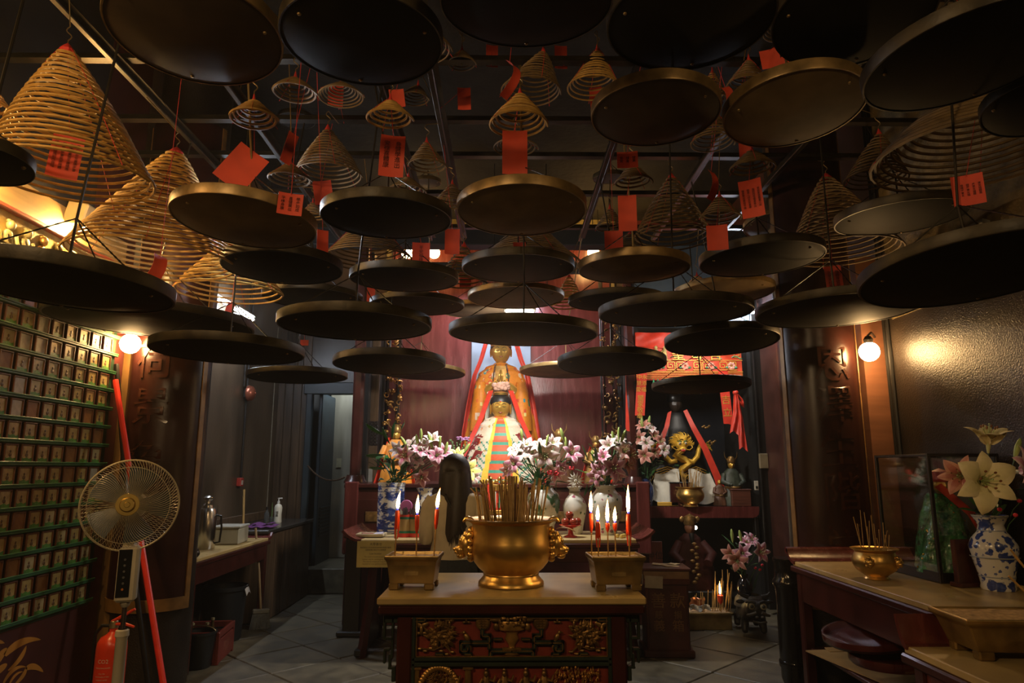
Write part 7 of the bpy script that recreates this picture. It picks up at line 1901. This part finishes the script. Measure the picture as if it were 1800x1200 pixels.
obj('tail', MB().tube([(0, .35, .24), (.02, .38, .18), (.06, .37, .10)], [.016, .012, .018], 8), m_bull, t, 60)
obj('saddle', MB().grid(robe_fn([(.34, .10, .11), (.30, .13, .14), (.24, .14, .15)], 0, 0, c=(0, .10)), 24, 6), MATS['ox_grey_brown'], t, 60)
vase(BX - .02, BY + .10, .325, [(0, 0), (.05, 0), (.055, .01), (.075, .07), (.06, .13), (.032, .17), (.045, .20), (.038, .20), (.026, .16)], mat('dark_smoky_glass', (.012, .012, .014), .08, spec=.8), 'small dark glossy vase standing on the back of the stone ox')
bouquet('pink stargazer lilies in the dark vase on the stone ox', (BX - .02, BY + .10, .52), .03,
        [(1337, 970, 'p', .3, .15, -.08, 1.15), (1313, 952, 'p', .1, .8), (1306, 972, 'd', -.3, .2), (1296, 985, 's', -.4, -.2, -.05, 1.1), (1322, 948, 'p', .5, .7), (1284, 974, 's', -.8, .1)],
        [(1302, 944, -.2, 1), (1287, 942, -.1, 1)], 18, .14, .26, 22, y=6.80)
for k, (px, py) in enumerate(((1340, 993), (1336, 1001), (1328, 998))):
    t = thing('red_rosebud', 'tiny red bud below the pink stargazer lilies, %s' % ('upper right', 'lower right', 'left')[k], 'flower', at_y(px, py, 6.82)); obj('petals', MB().ball((0, 0, 0), (.015, .012, .013), 8, 6), MATS['carnation_red'], t, 60); obj('stem', MB().tube([(0, 0, -.01), (-.03, .06, -.10), (-.05, .10, -.22)], .003, 5), m_stem, t)
# glossy black urn by the right table
t = thing('black_urn_stand', 'tall glossy black lacquer bin with a lid before the right table', 'bin', (2.08, 5.20, 0))
m_gl = mat('glossy_black_lacquer', (.010, .009, .008), .12, var=.3)
obj('body', MB().lathe([(r * .62, z) for r, z in [(.0, .05), (.15, .05), (.165, .08), (.172, .30), (.165, .66), (.175, .70)]], 32), m_gl, t, 50)
obj('lid', MB().lathe([(r * .62, z) for r, z in [(.185, .70), (.195, .71), (.195, .74), (.17, .76), (.165, .85), (.18, .88), (.175, .90), (.0, .90)]], 32), m_gl, t, 50)
obj('base_ring', MB().lathe([(r * .62, z) for r, z in [(.175, .15), (.182, .16), (.182, .19), (.172, .20)]], 32), m_gl, t, 50)
for k in range(3): obj('leg', MB().box(((.07) * cos(k * 2.1 - 2), .07 * sin(k * 2.1 - 2), .035), (.05, .05, .07), bv=.01), m_gl, t)

# ================================================================== RIGHT TABLES
t = thing('right_offering_table', 'long dark offering table with yellow marble top along the right wall', 'table', (2.44, 4.00, 0))
TL, TWd = 1.90, .86
obj('table_top', MB().box((0, 0, .895), (TWd, TL, .03), bv=.004), m_marble, t)
obj('top_frame', MB().box((0, 0, .860), (TWd + .03, TL + .04, .040), bv=.008), m_dred, t)
obj('scroll_end', scroll_end(TWd + .02, .085, .12), m_redl, t, loc=(0, TL / 2 - .03, .892), rot=(0, 0, pi / 2))
obj('scroll_roll', MB().tube([(-TWd / 2 - .01, TL / 2 + .085, .972), (TWd / 2, TL / 2 + .085, .972)], .024, 10), m_redl, t)
obj('apron', MB().box((-.40, 0, .745), (.026, TL - .08, .19), bv=.005), m_dred, t)
for sy in (-1, 1): obj('apron', MB().box((0, sy * (TL / 2 - .04), .745), (TWd - .06, .024, .19), bv=.005), m_dred, t)
for x in (-.385, .385):
    for y in (-TL / 2 + .05, TL / 2 - .05): obj('leg', MB().box((x, y, .42), (.07, .07, .84), bv=.008), m_dred, t)
obj('lower_shelf', MB().box((0, 0, .35), (TWd - .08, TL - .10, .025), bv=.004), m_dred, t)
# stored things on its lower shelf
def disc(px, py, y, R, z, label, rx):
    p = at_y(px, py, y)
    t = thing('wrapped_tray', label, 'tray', (p.x, y, z), rot=(rx[0], rx[1], 0))
    obj('tray', MB().lathe([(.0, .0), (R * .92, .0), (R, .02), (R, .05), (R * .96, .05), (R * .9, .02), (0, .016)], 36), mat('red_plastic_tray', (.11, .012, .009), .25, coat=.4), t, 40)
    obj('plastic_wrap', MB().lathe([(R * 1.005, .012), (R * 1.015, .03), (R * 1.005, .054), (R * .7, .062), (R * .4, .058), (0, .064)], 28), thin_glass('cling_film') if 'cling_film' not in MATS else MATS['cling_film'], t, 20)
disc(1530, 1125, 4.1, .25, .585, 'red round tray in clear wrap leaning on the lower shelf of the right table', (.05, -.12))
disc(1565, 1150, 3.95, .21, .50, 'second red round tray in clear wrap beneath the first', (.0, -.02))
for k, (px, py, y, w, d, z, rz_) in enumerate(((1530, 1165, 4.42, .52, .72, .372, .12), (1540, 1195, 3.62, .50, .50, .372, -.1))):
    p = at_y(px, py, y); t = thing('cardboard_sheet', ('flat piece of cardboard on the lower shelf of the right table', 'smaller cardboard piece at the bottom edge of the right table shelf')[k], 'cardboard', (2.27 + .05 * k, y, z), rz=rz_)
    obj('sheet', MB().prism([(-w / 2, -d / 2), (w * .3, -d / 2), (w / 2, -d * .3), (w / 2, d / 2), (-w * .4, d / 2)], .008, RX90), mat('cardboard', (.36, .22, .08), .7, var=.2), t); obj('flap', MB().box((w * .1, d * .45, .010), (w * .7, .06, .006), rot=(.2, 0, 0)), MATS['cardboard'], t)
# brass bowl with sticks
bx, by, bz = 2.175, 4.16, .911
bowl(bx, by, bz, .130, 'brass incense bowl with lion masks on the right offering table', sc=1.0)
r_ = random.Random(14)
for k, (px, py) in enumerate(((1500, 908), (1512, 896), (1519, 900), (1528, 915), (1536, 920), (1545, 930), (1552, 918), (1560, 932), (1563, 940), (1507, 920), (1524, 925), (1531, 905), (1541, 945), (1556, 940))):
    base = Vector((lerp(bx, at_y(px + 6, 980, by).x, .75), by + r_.uniform(-.03, .05), bz + .150)); tip = at_y(px, py, base.y + r_.uniform(-.02, .04)); d = tip - base
    o = obj('incense_stick', MB().tube([(0, 0, 0), d * .5, d], .0024, 5), m_stick, None, 60, loc=base)
    tag(o, 'yellow incense stick in the brass bowl on the right table', 'incense stick', 'incense sticks in the right table bowl')
# glass case with green robed statue
t = thing('glass_case', 'black framed glass case with a green wrapped statue inside on the right table', 'case', (2.655, 4.28, .911))
cw, cd, ch = .40, .56, .72
for x in (-cw / 2, cw / 2):
    for y in (-cd / 2, cd / 2): obj('post', MB().box((x, y, ch / 2), (.020, .020, ch), bv=.003), m_black, t)
for z, h in ((.028, .056), (ch - .008, .016)):
    for y in (-cd / 2, cd / 2): obj('rail', MB().box((0, y, z), (cw, .022, h), bv=.003), m_black, t)
    for x in (-cw / 2, cw / 2): obj('rail', MB().box((x, 0, z), (.022, cd, h), bv=.003), m_black, t)
gl_ = thin_glass('case_glass', (.92, .95, .92), .06)
obj('glass_pane', MB().box((-cw / 2, 0, ch / 2), (.004, cd - .02, ch - .03)), gl_, t, 0); obj('glass_pane', MB().box((0, -cd / 2, ch / 2), (cw - .02, .004, ch - .03)), gl_, t, 0); obj('glass_pane', MB().box((0, cd / 2, ch / 2), (cw - .02, .004, ch - .03)), gl_, t, 0)
obj('floor_board', MB().box((0, 0, .02), (cw, cd, .03)), m_black, t); obj('back_board', MB().box((cw / 2, 0, ch / 2), (.01, cd, ch)), mat('case_back', (.06, .045, .03), .5, var=.5), t)
t = thing('green_wrapped_statue', 'statue wrapped in green sequined plastic with a red sash inside the glass case', 'statue', (2.625, 4.20, .948))
m_gw = mat('green_sequin_wrap', (.045, .24, .085), .16, var=.8, scale=26, bump=.8, bscale=34, bdist=.02, coat=.6, spec=.9)
obj('wrapped_robe', MB().grid(lambda u, v: (lambda a, k: ((.065 + .11 * v ** .8) * k * cos(a), (.06 + .12 * v ** .8) * k * sin(a), .45 - .45 * v))(2 * pi * u, 1 + .10 * sin(5 * 2 * pi * u + 4 * v) + .06 * noise.noise((u * 9, v * 9, 2))), 48, 26), m_gw, t, 30)
hd = obj('head', head_mb(.045, .045, .058), m_gilt, t, 60, loc=(0, -.02, .50)); obj('headdress', MB().lathe([(.05, .02), (.058, .04), (.05, .08), (.0, .10)], 14), mat('red_headdress', (.42, .03, .02), .5, var=.4), hd, 40)
pts = [(-.05, -.07, .50), (.02, -.10, .42), (.09, -.13, .34), (.14, -.17, .20), (.15, -.175, .14)]; n = len(pts) - 1
obj('red_sash', MB().grid(lambda u, v: (lambda i, t_: (lambda p: (p.x + (u - .5) * .04, p.y, p.z + (u - .5) * .02))(Vector(pts[i]).lerp(Vector(pts[i + 1]), t_)))(min(n - 1, int(v * n)), v * n - min(n - 1, int(v * n))), 4, 16, thick=.005), m_redsilk, t, 60)
sq = MB(); r_ = random.Random(77)
for k in range(22):
    a_ = r_.uniform(pi, 2 * pi); v = r_.random(); sq.ball(((.075 + .12 * v) * cos(a_), (.07 + .13 * v) * sin(a_), .43 - .42 * v), .0055, 6, 4)
obj('gold_sequin', sq, m_gold, t, 60)
obj('red_backboard', MB().box((.12, .14, .26), (.06, .02, .30), rot=(0, 0, .4), bv=.004), m_redl, t)
t = thing('dark_red_plaque_stand', 'dark red wooden board standing beside the blue and white vase', 'board', (2.545, 3.90, .911), rz=.20); obj('board', MB().box((0, 0, .13), (.16, .035, .24), bv=.005), m_dred, t); obj('foot', MB().box((0, 0, .012), (.18, .08, .024), bv=.005), m_dred, t)
# big blue and white vase with ivory lilies
bvx, bvy = 2.635, 3.80
vase(bvx, bvy, .911, [(.0, 0), (.078, 0), (.082, .012), (.078, .03), (.088, .09), (.110, .18), (.115, .225), (.098, .265), (.068, .30), (.060, .335), (.082, .378), (.088, .386), (.080, .388), (.055, .34), (.05, .30)], m_bwf, 'blue and white floral baluster vase holding ivory lilies on the right table', ((.0845, .07, .004), (.113, .17, .003), (.0835, .382, .006), (.066, .305, .005)), mat('pale_blue_band', (.30, .34, .40), .25), sc=1.0)
bouquet('large ivory lilies in the floral vase on the right table', (bvx, bvy, 1.27), .03,
        [(1730, 845, 'i', -.15, .10, -.12, 1.62), (1738, 768, 'i', 0, 1.2, .0, 1.35), (1688, 836, 's', -1.0, .05, .0, 1.15), (1806, 826, 'p', .5, .2, -.05, 1.3)],
        [(1788, 790, .3, 1)], 16, .12, .20, 44, y=3.72)
for k, (px, py) in enumerate(((1757, 895), (1792, 880), (1785, 905))):
    t = thing('red_bud', 'tiny red bud below the ivory lilies, %s' % ('left one', 'upper right one', 'lower right one')[k], 'flower', at_y(px, py, 3.72)); obj('petals', MB().ball((0, 0, 0), (.013, .011, .011), 8, 6), MATS['carnation_red'], t, 60); obj('stem', MB().tube([(0, 0, -.01), (-.02, .03, -.05), (-.03, .06, -.12)], .0025, 5), m_stem, t)

# nearer low table with trough and bowl
t = thing('near_low_table', 'low marble topped table with upturned end at the lower right corner', 'table', (2.14, 2.18, 0))
NL, NW = 1.62, .98
obj('table_top', MB().box((0, 0, .815), (NW, NL, .03), bv=.004), m_marble2, t)
obj('top_frame', MB().box((0, 0, .780), (NW + .03, NL + .02, .040), bv=.008), m_dred, t)
obj('scroll_end', scroll_end(.34, .125, .07), m_redl, t, loc=(-.33, NL / 2 - .03, .818), rot=(0, 0, pi / 2))
obj('apron', MB().box((-NW / 2 + .04, 0, .68), (.026, NL - .06, .16), bv=.005), m_redl, t)
for x in (-.44, .44):
    for y in (-NL / 2 + .06, NL / 2 - .06): obj('leg', MB().box((x, y, .39), (.07, .07, .78), bv=.008), m_dred, t)
def trough2(x, y, z, w, d, h, label, rz):
    t = thing('offering_trough', label, 'trough', (x, y, z), rz=rz)
    lev = [(w * .78, d * .76, .03), (w * .80, d * .78, .035), (w * .94, d * .92, h * .78), (w * 1.03, d * 1.04, h * .88), (w * 1.03, d * 1.04, h), (w * .96, d * .94, h), (w * .93, d * .90, h * .9)]
    vs = []; fs = [(0, 3, 2, 1)]
    for a_, b_, z_ in lev: vs += [(-a_ / 2, -b_ / 2, z_), (a_ / 2, -b_ / 2, z_), (a_ / 2, b_ / 2, z_), (-a_ / 2, b_ / 2, z_)]
    for i in range(len(lev) - 1):
        for k in range(4): fs.append((i * 4 + k, i * 4 + (k + 1) % 4, (i + 1) * 4 + (k + 1) % 4, (i + 1) * 4 + k))
    o = obj('basin', MB().add(vs, fs), m_bronze, t, 0); m_ = o.modifiers.new('soft_edges', 'BEVEL'); m_.width = .005; m_.segments = 2
    obj('sand', MB().grid(lambda u, v: ((u - .5) * w * .94, (v - .5) * d * .91, h * .95 + .005 * noise.noise((u * 8, v * 5, 3))), 18, 12), m_sand, t, 60)
    for sx in (-1, 1):
        for sy in (-1, 1): obj('foot', MB().box((sx * w * .32, sy * d * .30, .017), (.06, .05, .034), bv=.006), m_bronze, t)
trough2(1.965, 2.83, .831, .42, .26, .155, 'aged bronze trough full of pale sand on the near right table', -.06)
bowl(1.955, 2.42, .831, .125, 'brass incense bowl cut by the right picture edge', sc=1.15, lion=False)
for k, (px0, py0, px1, py1) in enumerate(((1790, 1085, 1773, 1012), (1800, 1058, 1776, 965), (1806, 1060, 1782, 975))):
    y_ = 2.42; a_ = Vector((1.955 + .02 * k - .06, y_ - .02, .831 + .16)); b_ = at_y(px1, py1, y_)
    tag(obj('incense_stick', MB().tube([(0, 0, 0), (b_ - a_) * .5, b_ - a_], .0036, 6), m_stick, None, 60, loc=a_), 'thick yellow incense stick at the right edge, %s' % ('lowest of three', 'tallest of three', 'middle of three')[k], 'incense stick', 'sticks in the near right bowl')
# wall fittings, right wall
cdr = bpy.data.objects['wall_right']
obj('conduit', MB().tube([(2.905, 5.06, 1.62), (2.905, 5.06, 4.9)], .016, 8).tube([(2.905, 5.11, 1.62), (2.905, 5.11, 4.9)], .012, 8), m_black, cdr)
obj('upper_plaster', MB().box((2.915, 2.4, 3.75), (.012, 5.2, 2.2)), mat('gritty_ochre_plaster', (.20, .14, .055), .7, var=.6, scale=9, bump=.6, bscale=60, bdist=.012), cdr)
t = thing('wall_vent_lamp', 'slatted pale strip fixture high on the right wall', 'vent', at_x(1685, 418, 2.90), rot=(0, 0, 0))
obj('strip', MB().box((-.03, 0, 0), (.05, .60, .03), rot=(0, .3, 0), bv=.004), mat('dusty_grey_metal', (.30, .29, .25), .5), t)
for k in range(16): obj('slat', MB().box((-.02, -.28 + .037 * k, -.03), (.04, .008, .03)), m_black, t)

# ================================================================== VISITOR
PX0, PY0 = -.36, 4.98
t = thing('person', 'woman seen from behind with long dark hair, beige top and black crossbody strap', 'person', (PX0, PY0, 0), rz=radians(4))
m_skin = mat('skin', (.42, .24, .15), .5, var=.08); m_top = mat('beige_cotton_top', (.58, .49, .34), .8, var=.15, scale=10, bump=.1, bscale=200, bdist=.001)
m_jean = mat('dark_denim', (.030, .036, .046), .8, var=.25, scale=60)
m_hair2 = mat('long_brown_black_hair', (.024, .015, .010), .48, var=.6, scale=14, stretch=(14, 14, .5), bump=.25, bscale=60, bdist=.003)
m_shoe = mat('white_trainer', (.42, .40, .36), .6)
def skin_obj(name, J, E, root, m, parent, sub=2):
    me = bpy.data.meshes.new(name); bm = bmesh.new(); sk = bm.verts.layers.skin.verify(); V = {}
    for k_, (co, r0) in J.items():
        V[k_] = bm.verts.new(co); V[k_][sk].radius = r0 if isinstance(r0, tuple) else (r0, r0)
    V[root][sk].use_root = True
    for a_, b_ in E: bm.edges.new((V[a_], V[b_]))
    bm.to_mesh(me); bm.free(); me.materials.append(m)
    o = bpy.data.objects.new(name, me); COL.objects.link(o); o.parent = parent
    md = o.modifiers.new('skin', 'SKIN'); md.use_smooth_shade = True
    sb = o.modifiers.new('sub', 'SUBSURF'); sb.levels = sb.render_levels = sub
    return o
# she faces +y (towards the altar)
J = {'pel': ((0, 0, .90), (.135, .095)), 'wai': ((0, .005, 1.06), (.105, .080)), 'che': ((0, 0, 1.22), (.125, .09)), 'upc': ((0, -.005, 1.32), (.115, .075)), 'nek': ((0, .0, 1.40), .046), 'nk2': ((0, .012, 1.46), .046), 'hea': ((0, .02, 1.53), .072), 'top': ((0, .012, 1.575), .060)}
E = [('pel', 'wai'), ('wai', 'che'), ('che', 'upc'), ('upc', 'nek'), ('nek', 'nk2'), ('nk2', 'hea'), ('hea', 'top')]
for s, n_ in ((-1, 'l'), (1, 'r')):
    J.update({'hp' + n_: ((s * .085, 0, .84), .085), 'kn' + n_: ((s * .095, .012, .48), .055), 'cf' + n_: ((s * .098, -.012, .34), .052), 'an' + n_: ((s * .10, -.02, .09), .036), 'to' + n_: ((s * .115, .10, .035), .032),
              'sh' + n_: ((s * .155, -.005, 1.325), .048), 'ua' + n_: ((s * .185, -.005, 1.18), .040), 'el' + n_: ((s * .190, .015, 1.05), .034), 'fa' + n_: ((s * .12, .14, 1.11), .031), 'wr' + n_: ((s * .040, .225, 1.19), .022), 'pm' + n_: ((s * .016, .245, 1.25), (.012, .034))})
    E += [('pel', 'hp' + n_), ('hp' + n_, 'kn' + n_), ('kn' + n_, 'cf' + n_), ('cf' + n_, 'an' + n_), ('an' + n_, 'to' + n_), ('upc', 'sh' + n_), ('sh' + n_, 'ua' + n_), ('ua' + n_, 'el' + n_), ('el' + n_, 'fa' + n_), ('fa' + n_, 'wr' + n_), ('wr' + n_, 'pm' + n_)]
body = skin_obj('body', J, E, 'pel', m_skin, t)
for s in (-1, 1):      # five fingers each, pressed together in prayer
    for k, (dy, L_) in enumerate(((-.026, .060), (-.009, .072), (.009, .068), (.025, .052))):
        x = s * .011; y0 = .248 - dy
        skin_obj('finger', {'a': ((x * 1.3, y0, 1.262), .0085), 'b': ((x, y0, 1.285 + L_ * .3), .0080), 'c': ((x * .8, y0, 1.285 + L_ * .65), .0074), 'd': ((x * .8, y0, 1.283 + L_), .0058)}, [('a', 'b'), ('b', 'c'), ('c', 'd')], 'a', m_skin, t, 1)
    skin_obj('thumb', {'a': ((s * .020, .225, 1.225), .011), 'b': ((s * .018, .200, 1.255), .0095), 'c': ((s * .012, .192, 1.285), .0075)}, [('a', 'b'), ('b', 'c')], 'a', m_skin, t, 1)
fc = head_mb(.072, .088, .108)
obj('face', fc, m_skin, t, 60, loc=(0, .022, 1.525), rot=(0, 0, pi))
for s in (-1, 1):
    obj('eye', MB().ball((s * .027, .098, 1.535), (.011, .008, .007), 10, 6), m_whitecloth, t, 60)
    obj('ear', MB().ball((s * .073, .012, 1.515), (.010, .020, .030), 8, 6), m_skin, t, 60)
# clothes: top with hem and short sleeves, trousers, shoes
tp = robe_fn([(1.405, .060, .060), (1.385, .105, .075), (1.345, .172, .098), (1.30, .175, .112), (1.20, .158, .118), (1.06, .142, .110), (.98, .158, .118), (.93, .166, .122)], 8, .028)
obj('top', MB().grid(tp, 56, 34, thick=.003), m_top, t, 60)
for s in (-1, 1):
    obj('sleeve', MB().tube([(s * .140, -.003, 1.335), (s * .172, -.005, 1.28), (s * .190, -.004, 1.20), (s * .196, .0, 1.12), (s * .196, .015, 1.055), (s * .180, .055, 1.055), (s * .145, .11, 1.09)], [.058, .062, .056, .052, .050, .046, .042], 14), m_top, t, 60)
    obj('trouser_leg', MB().tube([(s * .075, 0, .93), (s * .085, 0, .84), (s * .092, .01, .66), (s * .096, .014, .48), (s * .099, -.006, .30), (s * .10, -.015, .10)], [.098, .098, .082, .068, .062, .058], 16), m_jean, t, 60)
    obj('shoe', MB().grid(lambda u, v, s=s: (s * .108 + .042 * (1 - .3 * v) * cos(2 * pi * u) * sin(pi * min(1, .15 + .85 * v)) , -.06 + .24 * v, .035 + .038 * sin(2 * pi * u) * sin(pi * min(.95, .12 + .8 * v))), 14, 12), m_shoe, t, 60)
obj('trouser_hip', MB().grid(robe_fn([(.95, .150, .112), (.90, .158, .118), (.83, .176, .120), (.78, .178, .112)], 0, 0), 32, 8, thick=.003), m_jean, t, 60)
obj('waistband', MB().lathe([(.150, .90), (.152, .935), (.148, .95)], 28, (0, 0, 0), Matrix.Scale(.74, 4, (0, 1, 0))), m_jean, t, 50)
# hair: cap and a long curtain down the back, with loose ends
def hairf(u, v):
    a = pi * (.5 + (u - .5) * 1.45) + pi        # centred on -y (her back)
    if v < .28:
        th = (v / .28) * pi * .5
        return (.094 * sin(th) * cos(a), .012 + .108 * sin(th) * sin(a), 1.530 + .108 * cos(th))
    w = (v - .28) / .72
    rx = .094 + .012 * sin(pi * w) - .008 * w; ry = .108 - .006 * w + .012 * sin(pi * w * .8)
    e = .05 * abs(u - .5) * 2
    x = rx * cos(a) * (1 + .03 * sin(40 * u)) ; y = .012 + ry * sin(a) - .030 * w + .012 * sin(18 * u + 3 * w)
    return (x + .012 * w, min(y, .03 - .06 * w), 1.530 - w * (.47 - .14 * abs(u - .48) * 2 + .06 * noise.noise((u * 14, .3, .7))) - .012 * sin(34 * u) * w)
obj('hair', MB().grid(hairf, 64, 40, thick=.016), m_hair2, t, 60)
lk = MB(); r_ = random.Random(30)
for k in range(70):
    u = r_.uniform(.04, .96); P3 = [Vector(hairf(u + .004 * sin(j + k), .2 + .8 * j / 11)) + Vector((0, -.006, 0)) for j in range(12)]
    P3.append(P3[-1] + Vector((r_.uniform(-.012, .012), -.004, r_.uniform(-.085, -.015))))
    lk.tube(P3, [.009] * 8 + [.008, .007, .005, .003, .001], 5)
obj('hair_locks', lk, m_hair2, t, 60)
obj('fringe', MB().grid(lambda u, v: (.088 * sin((u - .5) * 2.6), .03 + .090 * cos((u - .5) * 2.6) * (.55 + .45 * v), 1.630 - .05 * v), 14, 8, thick=.010), m_hair2, t, 60)
# crossbody strap and bag
pts = []
for k in range(13):
    u = k / 12; a = -pi / 2
    x = lerp(-.06, .165, u); z = lerp(1.36, .90, u)
    y = Vector(tp(0, 0)).y
    w = sqrt(max(.02, 1 - (x / .185) ** 2)); pts.append((x, -.128 * w - .004, z))
obj('bag_strap', MB().tube(pts, .0065, 6), m_black, t, 60)
obj('shoulder_strap', MB().tube([(-.06, -.10, 1.365), (-.075, -.02, 1.402), (-.05, .08, 1.36), (.04, .125, 1.20), (.14, .10, .98), (.175, .04, .90)], .0065, 6), m_black, t, 60)
obj('bag', MB().box((.195, .03, .82), (.06, .17, .15), bv=.02), m_black, t)
# rear altar ornament on her left: round fan handle seen beside the arm
